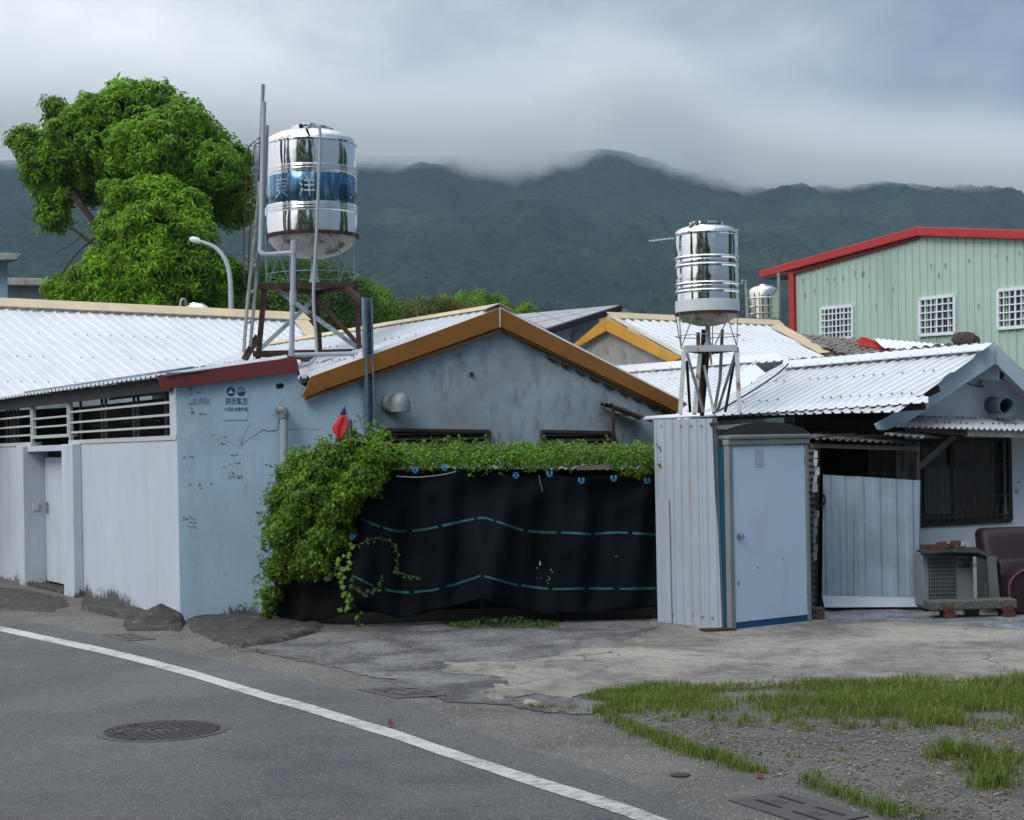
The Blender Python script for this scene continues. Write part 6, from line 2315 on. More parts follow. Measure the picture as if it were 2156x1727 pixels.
def blob_points(blobs, n, lo=.80, hi=1.08, keep=.72, front=False, up=.35, rough=.13):
    c = np.array([b[0] for b in blobs], float)
    r = np.array([b[1] for b in blobs], float)
    pr = r ** 2 / (r ** 2).sum()
    P_, N_ = [], []
    tot = 0
    while tot < n:
        k = rng.choice(len(r), n, p=pr)
        d = rng.normal(0, 1, (n, 3))
        d /= np.linalg.norm(d, axis=1, keepdims=True)
        if front:
            d[:, 1] = np.where(d[:, 1] > .35, -d[:, 1], d[:, 1])
        rad = rng.uniform(lo, hi, n)
        w_ = c[k] + d * r[k][:, None]
        fq = 2.6 / max(.12, float(np.median(r)))
        rad = rad * (1 + rough * (np.sin(w_[:, 0] * fq + 1.7 * np.sin(w_[:, 2] * fq * .8)) * np.sin(w_[:, 2] * fq * 1.1 + 1.3 * np.sin(w_[:, 1] * fq)) + .6 * np.sin(w_[:, 0] * fq * 2.3 + 2) * np.sin(w_[:, 2] * fq * 2.1 + w_[:, 1] * fq)))
        p = c[k] + d * (r[k] * rad)[:, None] * np.array([1, 1, .92])
        dist = np.linalg.norm(p[:, None, :] - c[None], axis=2) / r[None]
        dist[np.arange(n), k] = 9
        ok = dist.min(1) > keep
        P_.append(p[ok])
        nn = d[ok] + np.array([0, 0, up])
        N_.append(nn)
        tot += ok.sum()
    return np.concatenate(P_)[:n], np.concatenate(N_)[:n]


def pxblobs(lst, d0, r=None):
    out = []
    for i, b in enumerate(lst):
        px, py, pr = b[:3]
        dd = d0 + (b[3] if len(b) > 3 else 0)
        out.append((tuple(P(px, py, dd)), pr / F * dd * DK))
    return out


ROS, SPR, LOB, SML = (leaf_template(k) for k in ('rosette', 'sprig', 'lobed', 'small'))

# big tree behind the white roof
bt_ = thing('broadleaf_tree', 'tall broadleaf tree with palm-shaped leaf clusters and spreading crown behind the white roof', 'tree', foot(P(330, 700, 28.5)))
upper = [(262, 222, 58, 0), (195, 245, 52, -.4), (118, 232, 30, .3), (330, 225, 52, .3), (385, 262, 55, -.3), (428, 300, 48, .2), (440, 355, 58, -.5), (487, 330, 40, .2), (478, 400, 52, .1), (495, 440, 42, .3),
         (235, 300, 78, -.2), (150, 300, 60, .1), (62, 300, 36, .2), (35, 292, 24, .3), (92, 350, 48, .1), (110, 405, 42, .3), (112, 452, 36, .2), (320, 310, 88, -.6), (385, 380, 75, -.3), (250, 370, 55, .5), (175, 360, 40, .4), (185, 410, 26, .8), (440, 430, 45, .4), (510, 375, 22, .4), (290, 192, 30, .2)]
lower = [(330, 428, 62, -1.5), (268, 428, 46, -1.6), (388, 440, 50, -1.5), (245, 480, 48, -1.6), (320, 490, 78, -1.9), (400, 505, 62, -1.7), (310, 560, 84, -2.0), (225, 560, 50, -1.5), (410, 580, 66, -1.8), (470, 570, 38, -1.2), (486, 625, 34, -1.0),
         (175, 600, 44, -1.0), (125, 612, 34, -.8), (240, 622, 58, -1.6), (340, 632, 66, -2.0), (440, 640, 52, -1.4), (160, 645, 34, -.9), (232, 400, 22, -1.2), (505, 600, 24, -.9)]
ub, lb_ = pxblobs(upper, 28.5), pxblobs(lower, 28.5)
p1, n1 = blob_points(ub, 2700, .74, 1.14, .74)
scl = rng.uniform(.40, .76, len(p1))
o = scatter('crown', ROS, p1, n1, scl, M_leafup, bt_, .38)
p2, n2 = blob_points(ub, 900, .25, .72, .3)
q1, m1 = blob_points(lb_, 2400, .74, 1.10, .74)
o2 = scatter('lower_crown', ROS, q1, m1, rng.uniform(.38, .72, len(q1)), M_leaflow, bt_, .38)
o3 = scatter('inner_foliage', ROS, np.concatenate([p2, blob_points(lb_, 500, .25, .7, .3)[0]]), np.concatenate([n2, rng.normal(0, 1, (500, 3))]), rng.uniform(.45, .7, 1400), M_leafdk, bt_, .6)  # inner leaves coloured darker to paint the shade inside the crown
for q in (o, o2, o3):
    q['kind'] = 'stuff'
tb = MB()
troot = foot(P(330, 700, 28.4))
tb.tube(smooth_line([troot, troot + Vector((.1, 0, 2.5)), troot + Vector((0, .1, 4.5)), troot + Vector((-.2, .1, 6.2))], 4), [.34, .31, .30, .29, .27, .26, .25, .24, .23, .22, .20, .18, .16], 12)
for (c, r) in ub[::2] + lb_[::2]:
    c = Vector(c)
    s = troot + Vector((0, 0, min(5.8, max(2.0, c.z - 1.8))))
    midp = (s + c) / 2 + Vector((0, 0, .35))
    tb.tube(smooth_line([s, midp, c], 4), [.11, .10, .09, .08, .07, .06, .05, .04, .03], 7)
tb.build('trunk', M_bark, bt_)
MB().tube(smooth_line([P(230, 480, 27.4), P(190, 508, 27.2), P(160, 535, 27.1), P(125, 585, 27.0)], 5), [.05] * 4 + [.04] * 4 + [.03] * 4 + [.025] * 4, 6).tube(smooth_line([P(176, 492, 27.6), P(150, 515, 27.6), P(118, 532, 27.6)], 4), .016, 5).build('bare_branch', M_bark, bt_)


def bush_tree(name, label, lst, d0, n, mat_, sc=(.30, .50), tpl=SPR, group=None, bloom=0):
    bl = pxblobs(lst, d0)
    cx = sum(b[0][0] for b in bl) / len(bl)
    cy = sum(b[0][1] for b in bl) / len(bl)
    t = thing(name, label, 'tree', Vector((cx, cy, 0)), group)
    p, nn = blob_points(bl, n, .72, 1.10, .70)
    o = scatter('crown', tpl, p, nn, rng.uniform(sc[0], sc[1], len(p)), mat_, t, .5)
    o['kind'] = 'stuff'
    if bloom:
        p, nn = blob_points(bl, bloom, .98, 1.10, .85)
        o = scatter('blossom', SPR, p, nn, rng.uniform(.16, .26, len(p)), M_bloom, t, .5)
        o['kind'] = 'stuff'
    tb = MB()
    r0 = Vector((cx, cy, 0))
    top = max(b[0][2] for b in bl)
    tb.tube(smooth_line([r0, r0 + UP * top * .4, r0 + UP * top * .8], 4), [.2 - .015 * i for i in range(9)], 9)
    for (c, r) in bl:
        s = r0 + UP * min(top * .7, max(.5, c[2] - .8))
        tb.tube([s, (s + Vector(c)) / 2 + UP * .2, Vector(c)], [.08, .06, .03], 6)
    tb.build('trunk', M_bark, t)
    return t


GT = 'trees behind the roofs'
bush_tree('dense_tree', 'dense dark green tree filling the space behind the large tank stand', [(555, 600, 45, .5), (590, 585, 42, 0), (640, 590, 52, 0), (700, 600, 50, -.4), (745, 620, 45, -.3), (600, 650, 60, -.6), (680, 660, 62, -.8), (745, 675, 45, -.4), (540, 660, 50, 0), (590, 700, 45, -.4), (660, 715, 45, -.6)], 27.0, 3600, M_leafdk, (.30, .48), group=GT)
bush_tree('pale_tree', 'rounded pale green bushy tree right of the galvanised post', [(790, 630, 32, 0), (812, 655, 30, -.2), (775, 665, 36, -.2), (770, 610, 18, .2), (800, 685, 34, -.2)], 27.5, 1500, M_leaflt, (.22, .38), group=GT)
bush_tree('flame_tree', 'broad tree dotted with orange blossom beyond the white roof ridge', [(850, 652, 18, 0), (885, 648, 22, -.3), (925, 648, 24, 0), (955, 655, 22, .2), (900, 668, 26, -.5), (860, 672, 24, 0), (985, 660, 22, 0)], 34.0, 1300, M_leaffl, (.30, .46), group=GT, bloom=260)
bush_tree('mid_green_tree', 'mid green layered tree between the orange-blossom tree and the ochre gable peak', [(935, 636, 14, 0), (975, 632, 16, -.3), (1010, 630, 18, 0), (1045, 640, 20, .2), (1000, 650, 24, -.5), (1060, 652, 18, 0), (1020, 665, 26, 0)], 38.0, 1400, M_leaflt, (.32, .50), group=GT)
bush_tree('small_tree', 'small tree top peeking just right of the ochre gable peak', [(1108, 652, 13, 0), (1095, 660, 12, 0), (1120, 660, 11, 0), (1110, 675, 16, 0)], 40.0, 500, M_leaflt, (.30, .46), group=GT)
bush_tree('shade_bush', 'dark bush in the gap between the distant tank and the green building', [(1650, 712, 11, 0), (1660, 722, 11, 0), (1664, 735, 12, 0)], 24.5, 260, M_leafdk, (.22, .34), group=GT)

# ---------------------------------------------------------------- shade-cloth lean-to overgrown by vine
ns = thing('shade_shed', 'low lean-to hung with black shade cloth with teal bands, between blue wall and screen wall', 'shed', foot(P(1060, 1300, 11.3)))
top_c = ([742, 800, 850, 900, 940, 1000, 1085, 1110, 1157, 1224, 1292, 1340, 1386], [1000, 992, 990, 986, 985, 990, 1001, 1000, 998, 1011, 1007, 1012, 1010])
bot_c = ([742, 780, 840, 900, 960, 1010, 1060, 1110, 1160, 1220, 1300, 1386], [1268, 1285, 1302, 1290, 1274, 1262, 1272, 1286, 1294, 1292, 1286, 1276])


def net_pt(px, v, off=0.0):
    ty = np.interp(px, *top_c)
    by = np.interp(px, *bot_c)
    py = ty + (by - ty) * v
    u = (px - 742) / 644
    env = math.sin(math.pi * min(1, max(0, v))) ** .5
    f = -.20 * math.exp(-((px - 1015 - 12 * (v - .4)) / 40) ** 2) * (.25 + .75 * min(1, v * 1.6))
    f += .06 * math.sin(px * .045 + 1.5 * v) * env + .045 * math.sin(px * .021 - v * 5) * env
    f += .06 * math.exp(-((px - 890) / 60) ** 2) * v
    f += .03 * math.sin(v * 14 + px * .03) * math.exp(-(v / .3) ** 2) + .018 * math.sin(px * .11 + v * 3)
    f += .035 * math.sin((px - 760) * .05 - v * 9) * math.exp(-((v - .75) / .25) ** 2) * math.exp(-((px - 800) / 80) ** 2)
    d = 11.10 + .08 * u + f * .95 - .06 * v
    return P(px, py, d + off)


NX, NY = 130, 46
vv = [net_pt(742 + 644 * i / NX, j / NY) for j in range(NY + 1) for i in range(NX + 1)]
ff = [(j * (NX + 1) + i, (j + 1) * (NX + 1) + i, (j + 1) * (NX + 1) + i + 1, j * (NX + 1) + i + 1) for j in range(NY) for i in range(NX)]
nm = MB()
nm.add(vv, ff)
net = nm.build('shade_cloth', M_net, ns, angle=0)
so_ = net.modifiers.new('thick', 'SOLIDIFY')
so_.thickness = .004
so_.offset = 1


def band(pts, dashes, w=2.6):
    xs, ys = [p[0] for p in pts], [p[1] for p in pts]
    for a, b in dashes:
        mb = MB()
        n = max(2, int((b - a) / 7))
        q = []
        for i in range(n + 1):
            x = a + (b - a) * i / n
            ty, by = np.interp(x, *top_c), np.interp(x, *bot_c)
            y = np.interp(x, xs, ys)
            q += [net_pt(x, (y - w - ty) / (by - ty), -.010), net_pt(x, (y + w - ty) / (by - ty), -.010)]
        mb.add(q, [(2 * i, 2 * i + 1, 2 * i + 3, 2 * i + 2) for i in range(n)])
        mb.build('woven_band', M_teal, net)


band([(742, 1082), (790, 1106), (830, 1118), (860, 1119), (900, 1114), (950, 1103), (1000, 1092), (1020, 1090), (1060, 1103), (1100, 1117), (1140, 1121), (1200, 1122), (1240, 1125), (1300, 1121), (1386, 1126)],
     ((760, 800), (806, 856), (868, 922), (932, 998), (1006, 1040), (1046, 1102), (1112, 1172), (1182, 1244), (1252, 1322), (1332, 1382)), 2.4)
band([(742, 1212), (790, 1236), (830, 1246), (860, 1248), (910, 1243), (960, 1230), (1014, 1212), (1030, 1216), (1080, 1230), (1120, 1236), (1160, 1241), (1240, 1239), (1300, 1240), (1386, 1239)],
     ((742, 786), (812, 862), (872, 924), (938, 1012), (1020, 1090), (1098, 1154), (1164, 1232), (1240, 1292), (1304, 1380)), 2.4)
for (x, y) in ((874, 990), (936, 985), (1086, 1001), (1157, 998), (1224, 1012), (1292, 1007), (742, 1129), (1362, 1012)):
    d = 11.02 + .08 * (x - 742) / 644
    c = P(x, y, d)
    m = MB()
    for (ox, oz, w, h) in ((-.022, 0, .012, .032), (.022, 0, .012, .032), (0, -.024, .034, .010)) if y < 1100 and x not in (1086,) else ((-.022, 0, .012, .032), (.022, 0, .012, .032), (0, -.024, .034, .010), (0, .024, .034, .010)):
        m.box(c + Vector((ox, 0, oz)), Vector((w, 0, 0)), Vector((0, .006, 0)), UP * h)
    m.build('cloth_clip', M_clip, ns)
sp = MB()
for (x, y, w, h) in ((1137, 1186, 2, 7), (1131, 1196, 1.5, 2), (1160, 1200, 1.6, 1.6), (1155, 1214, 1.4, 1.4), (1157, 1219, 1.4, 3), (1152, 1222, 1.2, 1.2), (1163, 1205, 1.2, 1.2), (1154, 1228, 1.2, 1.2), (1297, 1172, 2, 1), (1131, 1218, 1, 1), (1139, 1217, 1, 1), (1153, 1240, 1, 1)):
    ty, by = np.interp(x, *top_c), np.interp(x, *bot_c)
    c = net_pt(x, (y - ty) / (by - ty), -.012)
    s = 11.1 / F
    sp.add([c + Vector((-w * s, 0, -h * s)), c + Vector((w * s, 0, -h * s)), c + Vector((w * s * .7, 0, h * s)), c + Vector((-w * s * .6, 0, h * s))], [(0, 1, 2, 3)])
o = sp.build('splatter', M_gwin, net)
o['kind'] = 'stuff'
# left flap of cloth, posts, roof, added dark backing
fl2 = MB()
vv = []
NXf, NYf = 40, 26
for j in range(NYf + 1):
    for i in range(NXf + 1):
        u, v = i / NXf, j / NYf
        x = 578 + 170 * u
        by = 1296 + 16 * math.sin(math.pi * min(1, u * 1.25)) - 14 * max(0, u - .8) / .2
        y = 1050 + (by - 1050) * v
        d = 11.72 - .62 * u - .03 * v + .02 * math.sin(x * .11 + v * 4) + .02 * math.sin(v * 17 + math.sin(x * .05) * 2) * v * v
        vv.append(P(x, y, d))
fl2.add(vv, [(j * (NXf + 1) + i, (j + 1) * (NXf + 1) + i, (j + 1) * (NXf + 1) + i + 1, j * (NXf + 1) + i + 1) for j in range(NYf) for i in range(NXf)])
o = fl2.build('shade_cloth', mat('greyed_shade_cloth', (.0065, .0068, .008), .9, var=.5, vscale=3, bump=.9, bscale=60, bdist=.012, spec=.08), ns, angle=0)
so_ = o.modifiers.new('thick', 'SOLIDIFY')
so_.thickness = .004
for (x, y0, d) in ((747, 1000, 11.16), (1011, 1010, 11.2), (1178, 1010, 11.24), (1380, 1000, 11.26), (592, 1030, 11.76)):
    a = P(x, y0, d)
    MB().bar(a, foot(a), .045).build('post', M_darkwood, ns)
MB().bar(P(742, 1004, 11.18), P(1382, 1006, 11.26), .05, .05).build('rail', M_darkwood, ns)
ra, rb_ = P(835, 987, 11.13), P(1384, 991, 11.17)
corr(ns, 'roof_sheet', [ra, rb_, rb_ + Vector((.2, 2.2, .14)), ra + Vector((.2, 1.6, .10))], Vector((.2, 2.2, .14)), M_gate, pitch=.078, h=.022, wave=True, sheet=.7)
MB().bar(P(1215, 985, 11.05), P(1290, 983, 11.08), .06, .05).build('loose_board', M_greywood, ns)
bw = MB()
bk0, bk1 = P(640, 990, 12.0), P(1400, 985, 12.3)
bw.add([bk0, bk1, foot(bk1), foot(bk0)], [(0, 1, 2, 3)])
bw.build('added_dark_backing', M_net, ns)  # added black sheet that keeps the inside of the shed dark
sheet('shed_floor_shade', [G(585, 1306), G(745, 1316), G(900, 1308), G(1384, 1302), G(1384, 1250), G(640, 1245)], .012, M_floorshade)  # dark sheet that paints the shade on the shed floor
op = P(811, 936, 10.98)
tag(MB().tube([Vector((op.x + .02, op.y + 2.6, 0)), op + Vector((0, .33, -.25)), op - UP * .02, op + UP * .01], [.055, .055, .05, .035], 10).build('timber_post', M_greywood, bevel=0), 'short grey timber post standing up through the vine beside the shade cloth', 'post')
cl = MB().tube(smooth_line([P(835, 1003, 10.98), P(880, 1005, 10.97), P(930, 1000, 10.98), P(960, 993, 11.02)], 5), .006, 6)
tag(cl.build('slung_rope', M_oldpipe), 'thin pale cord slung along the top of the shade cloth', 'cord')
tag(MB().tube(smooth_line([P(1135, 1001, 11.02), P(1137, 1015, 11.0), P(1141, 1028, 10.99), P(1142, 1036, 10.99)], 4), .003, 5).build('hanging_thread', M_oldpipe), 'loose pale thread hanging from the top of the shade cloth', 'thread')

vt = thing('vine', 'dense climbing vine heaped over the shade cloth shed and its roof', 'vine', foot(P(660, 1290, 11.2)))
heap = [(640, 992, 48, .25), (604, 1050, 42, .40), (675, 1045, 76, .15), (618, 1125, 58, .35), (592, 1195, 36, .45), (574, 1255, 24, .5), (566, 1290, 14, .5), (700, 1120, 44, .0), (668, 1172, 42, .1), (700, 975, 50, .05), (740, 950, 38, -.02), (785, 968, 44, -.05), (822, 960, 30, -.05), (765, 1010, 44, -.1),
        (735, 1040, 36, -.1), (738, 918, 18, .1), (714, 1080, 36, -.05), (640, 1190, 36, .2), (610, 1010, 30, .3), (800, 925, 26, .1), (600, 1100, 40, .4)]
hb_ = pxblobs(heap, 11.08)
p, nn = blob_points(hb_, 22000, .70, 1.15, .74, front=True, up=.15, rough=.2)
o = scatter('foliage', LOB, p, nn, rng.uniform(.022, .056, len(p)), M_vine, vt, .6)
o['kind'] = 'stuff'
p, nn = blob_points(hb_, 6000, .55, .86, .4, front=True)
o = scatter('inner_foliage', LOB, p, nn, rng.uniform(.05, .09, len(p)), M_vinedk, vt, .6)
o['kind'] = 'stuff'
# strip along the roof
strip = []
for k in range(46):
    x = 846 + k * 11.8
    for (dy, dd, r) in ((0, .0, 20), (-10, .3, 18), (-16, .65, 17), (-20, 1.0, 16)):
        strip.append((x + random.uniform(-6, 6), 968 + dy + random.uniform(-4, 4) + (4 if x > 1300 else 0), r + random.uniform(-3, 6) + (5 if x > 1310 else 0), dd + .06 * (x - 742) / 644))
strip += [(1020, 985, 17, -.02), (1000, 978, 20, 0), (1345, 975, 30, .0), (1365, 955, 24, .2), (870, 985, 14, .05)]
sb_ = pxblobs(strip, 11.08)
p, nn = blob_points(sb_, 15000, .70, 1.20, .55, up=.55)
ok = (p[:, 0] / p[:, 1] * F + CX < 1388)
o = scatter('roof_foliage', LOB, p[ok], nn[ok], rng.uniform(.022, .050, ok.sum()), M_vine, vt, .5)
o['kind'] = 'stuff'
# upright shoots and tendrils along the edges
tp, tn = [], []
stems = MB()
for k in range(120):
    if k < 46:
        x, y, d = random.uniform(545, 640), random.uniform(960, 1290), 11.35
        x = 600 - (y - 960) * .12 + random.uniform(-22, 5)
        dirv = Vector((-random.uniform(.4, 1), random.uniform(-.3, .2), random.uniform(-.5, .5)))
    else:
        x = random.uniform(700, 1380)
        y, d = (948 if x > 850 else np.interp(x, [700, 740, 800, 850], [940, 905, 905, 945])) + random.uniform(-3, 6), 11.2 + random.uniform(0, .7)
        dirv = Vector((random.uniform(-.6, .6), random.uniform(-.2, .2), random.uniform(.5, 1.2)))
    s = P(x, y, d)
    L = random.uniform(.06, .20)
    e = s + dirv.normalized() * L
    mid = (s + e) / 2 + Vector((0, 0, .02))
    stems.tube([s, mid, e], .0025, 4)
    for t in range(random.randint(2, 5)):
        q = s.lerp(e, random.uniform(.2, 1))
        tp.append(q + Vector((random.uniform(-.02, .02), random.uniform(-.02, .02), random.uniform(-.015, .015))))
        tn.append((random.uniform(-.4, .4), -1, .5))
o = scatter('shoot_leaves', LOB, np.array(tp), np.array(tn, float), rng.uniform(.025, .05, len(tp)), M_vine, vt, .5)
o['kind'] = 'stuff'
# trails of single leaves over the cloth
trails = [[(720, 1210, 1), (712, 1188, 1), (728, 1168, 1), (742, 1150, 1)],
          [(735, 1185, 1), (722, 1203, 1), (716, 1225, 1), (722, 1245, 1), (738, 1262, 0)],
          [(742, 1222, 1), (748, 1240, 1), (770, 1248, 1), (790, 1243, 1), (800, 1228, 0), (806, 1212, 0)],
          [(738, 1255, 1), (732, 1275, 1), (722, 1288, 1)], [(756, 1290, 1), (750, 1300, 1), (758, 1310, 1)],
          [(748, 1150, 0), (770, 1140, 1), (790, 1134, 1), (815, 1138, 1), (832, 1150, 1), (838, 1170, 1), (836, 1190, 1), (832, 1202, 1), (850, 1208, 0), (868, 1214, 0), (882, 1216, 0)],
          [(708, 1200, 1), (695, 1212, 1), (684, 1222, 1)], [(1395, 955, 0), (1402, 965, 0), (1398, 980, 0), (1405, 975, 0)], [(1384, 935, 0), (1392, 950, 0), (1390, 985, 0)]]
for tr in trails:
    pts = []
    for (x, y, big) in tr:
        d = 10.88 if x < 1384 else 10.98
        pts.append(P(x, y, d))
    stems.tube(smooth_line(pts, 4), .003, 5)
    L = smooth_line(pts, 3)
    pos, sc_ = [], []
    for i, q in enumerate(L):
        big = tr[min(len(tr) - 1, i // 3)][2]
        for _ in range(1):
            pos.append(q + Vector((random.uniform(-.03, .03), random.uniform(-.03, 0), random.uniform(-.03, .03))))
            sc_.append(random.uniform(.05, .08) if big and tr[0][0] < 747 else random.uniform(.025, .05))
    for q, s in zip(pos, sc_):
        tv, tt = LOB
        nv = Vector((random.uniform(-.5, .5), -1, random.uniform(.1, .7))).normalized()
        xv = Vector((random.uniform(-1, 1), 0, random.uniform(-1.2, .2)))
        xv = (xv - nv * xv.dot(nv)).normalized()
        yv = nv.cross(xv)
        raw_mesh('leaf', [q + (xv * a + yv * b + nv * c) * s for a, b, c in tv], [tuple(int(i) for i in z) for z in tt], M_vinedk if tr[0][0] in (748, 708) or tr[0][:2] == (742, 1222) else M_vine, vt, False)
o = stems.build('stem', M_stemgreen, vt)
o['kind'] = 'stuff'
p, nn = blob_points(hb_[:16], 110, 1.06, 1.12, .95, front=True)
o = scatter('flower', SML, p, nn, np.full(len(p), .022), M_flower, vt, .3)
o['kind'] = 'stuff'

# low weeds under the cloth
gw = thing('ground_weed', 'low leafy weeds growing at the foot of the shade cloth', 'weeds', G(1060, 1316))
pos = []
for k in range(420):
    x = random.uniform(940, 1175)
    g0 = G(x, random.uniform(1308, 1322) + (3 if 960 < x < 1160 else 0))
    pos.append((g0.x, g0.y, random.uniform(.01, .10) * math.sin(math.pi * (x - 930) / 255)))
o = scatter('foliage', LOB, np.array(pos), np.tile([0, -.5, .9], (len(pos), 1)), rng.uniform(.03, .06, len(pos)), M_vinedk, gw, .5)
o['kind'] = 'stuff'

# ---------------------------------------------------------------- grass
def in_poly(x, y, poly):
    c = False
    j = len(poly) - 1
    for i in range(len(poly)):
        a, b = poly[i], poly[j]
        if (a.y > y) != (b.y > y) and x < (b.x - a.x) * (y - a.y) / (b.y - a.y) + a.x:
            c = not c
        j = i
    return c


def blades(name, roots, h, mat_, w=.0034, lean=.35):
    n = len(roots)
    r = np.asarray(roots, float)
    a = rng.uniform(0, 2 * math.pi, n)
    ln = np.abs(rng.normal(0, lean, n))
    hh = h * rng.uniform(.55, 1.25, n) if np.isscalar(h) else h * rng.uniform(.7, 1.2, n)
    dx, dy = np.cos(a), np.sin(a)
    bx, by = -dy, dx
    # blades turned partly to face either way
    V_ = np.zeros((n, 5, 3))
    for k, (t, wk) in enumerate(((0, 1), (0, -1), (.55, .8), (.55, -.8), (1, 0))):
        off = ln * hh * t ** 2
        V_[:, k, 0] = r[:, 0] + bx * w * wk + dx * off
        V_[:, k, 1] = r[:, 1] + by * w * wk + dy * off
        V_[:, k, 2] = r[:, 2] + hh * t * (1 - .25 * ln * t)
    T_ = np.array([(0, 1, 3), (0, 3, 2), (2, 3, 4)])
    Fc = T_[None] + (np.arange(n) * 5)[:, None, None]
    o = raw_mesh(name, V_.reshape(-1, 3), Fc.reshape(-1, 3), mat_, None, False, Vector((0, 0, 0)))
    o['kind'] = 'stuff'
    return o


main_poly = [G(*q) for q in ((1258, 1462), (1300, 1452), (1450, 1450), (1600, 1447), (1750, 1438), (1900, 1433), (2156, 1429), (2330, 1426), (2330, 1534), (2156, 1529), (2000, 1526), (1850, 1520), (1700, 1514), (1560, 1508), (1400, 1506), (1330, 1500), (1262, 1492))]
xs_ = [p.x for p in main_poly]
ys_ = [p.y for p in main_poly]
roots, hs, dry = [], [], []
tr_n = 0
while len(roots) < 21000:
    x, y = random.uniform(min(xs_) - .2, max(xs_)), random.uniform(min(ys_) - .35, max(ys_) + .2)
    dn = float(fbm(np.array([x * 2.4]), np.array([y * 2.4]), 3, 7)[0])
    wob = float(fbm(np.array([x * 3.1 + 7]), np.array([y * 3.1]), 3, 17)[0]) - .5
    if not in_poly(x + wob * .5, y + wob * .55 + random.gauss(0, .05), main_poly):
        continue
    near = min(1.0, max(0, (y - min(ys_)) / .55))
    if random.random() > (dn - .28) * 3.2 * (.35 + .65 * near):
        continue
    roots.append((x, y, .0))
    hs.append((.025 + .085 * dn) * (.7 + .3 * near))
hs = np.array(hs)
blades('grass', roots, hs, M_grass, .0025, .5)
# tufts: edge row, clumps
def tufts(lst, per, h, spread):
    rt, hh = [], []
    for (x, y, s) in lst:
        c = G(x, y)
        for _ in range(int(per * s)):
            a, r = random.uniform(0, 6.28), abs(random.gauss(0, spread * (.5 + .5 * s)))
            rt.append((c.x + r * math.cos(a), c.y + r * math.sin(a), 0))
            hh.append(h * (.55 + .55 * s) * (1 - .35 * min(1, r / (spread * 2.2))))
    return rt, hh


el = []
for k in range(36):
    t = k / 35
    x = 1268 + (1600 - 1268) * t
    y = np.interp(x, [1268, 1330, 1400, 1500, 1600], [1508, 1545, 1572, 1604, 1638])
    el.append((x + random.uniform(-6, 6), y - random.uniform(0, 12), random.uniform(.5, 1.1) * (1.0 if .1 < t < .85 else .6)))
cl_ = [(1985, 1588, 1.1), (2005, 1592, 1.2), (2030, 1595, 1.1), (2060, 1600, 1.2), (2085, 1605, 1.1), (2110, 1612, .9), (2130, 1600, .8), (2060, 1625, 1.1), (2090, 1640, 1.2), (2075, 1660, 1.0), (2105, 1655, 1.0), (2120, 1630, .9), (1970, 1598, .7), (2150, 1610, .5)]
fr_t = [(1700 + 0, 1645, .5), (1715, 1658, .7), (1745, 1668, .6), (1760, 1676, .7), (1788, 1684, .7), (1805, 1690, .7), (1822, 1698, .6), (1856, 1702, .6), (1870, 1714, .9), (1885, 1720, .6), (1915, 1712, .3), (1940, 1724, .3), (1725, 1640, .4)]
mid_t = [(1560, 1530, .8), (1680, 1528, .7), (1700, 1540, .5), (1500, 1518, .6), (1440, 1510, .6), (1880, 1536, .7), (1960, 1540, .4), (1800, 1530, .5), (1850, 1528, .6), (2050, 1538, .4), (1640, 1520, .7), (1760, 1524, .7), (1790, 1535, .5), (1570, 1520, .7), (1930, 1532, .6), (1350, 1505, .5), (2110, 1536, .5), (2080, 1545, .25), (1400, 1520, .4)]
rt, hh = [], []
for lst, per, h, s in ((el, 95, .085, .075), (cl_, 140, .11, .085), (fr_t, 80, .095, .06), (mid_t, 80, .09, .075)):
    a, b = tufts(lst, per, h, s)
    rt += a
    hh += b
nd = int(len(rt) * .72)
ix = list(range(len(rt)))
random.shuffle(ix)
blades('grass_tufts', [rt[i] for i in ix[:nd]], np.array([hh[i] for i in ix[:nd]]), M_grass, .0026, .5)
dr_, dh_ = [rt[i] for i in ix[nd:]], [hh[i] * .8 for i in ix[nd:]]
for (x, y) in ((1120, 1490), (1140, 1492), (1165, 1490), (1185, 1496), (1205, 1492), (520, 1368), (540, 1372), (495, 1366), (1420, 1512), (1520, 1516), (1300, 1500), (1280, 1488), (1270, 1475)):
    a, b = tufts([(x, y, .5)], 70, .06, .06)
    dr_ += a
    dh_ += b
for k in range(120):
    x, y = random.uniform(1300, 2200), random.uniform(1515, 1720)
    if y > 1500 + (x - 1270) * .36: continue
    a, b = tufts([(x, y, random.uniform(.12, .4))], 40, .06, .05)
    rt2, hh2 = a, b
    dr_ += a
    dh_ += b
for p_ in random.sample(roots, 5200):
    dr_.append(p_)
    dh_.append(.07)
blades('dry_grass', dr_, np.array(dh_), M_drygrass, .0026, .6)
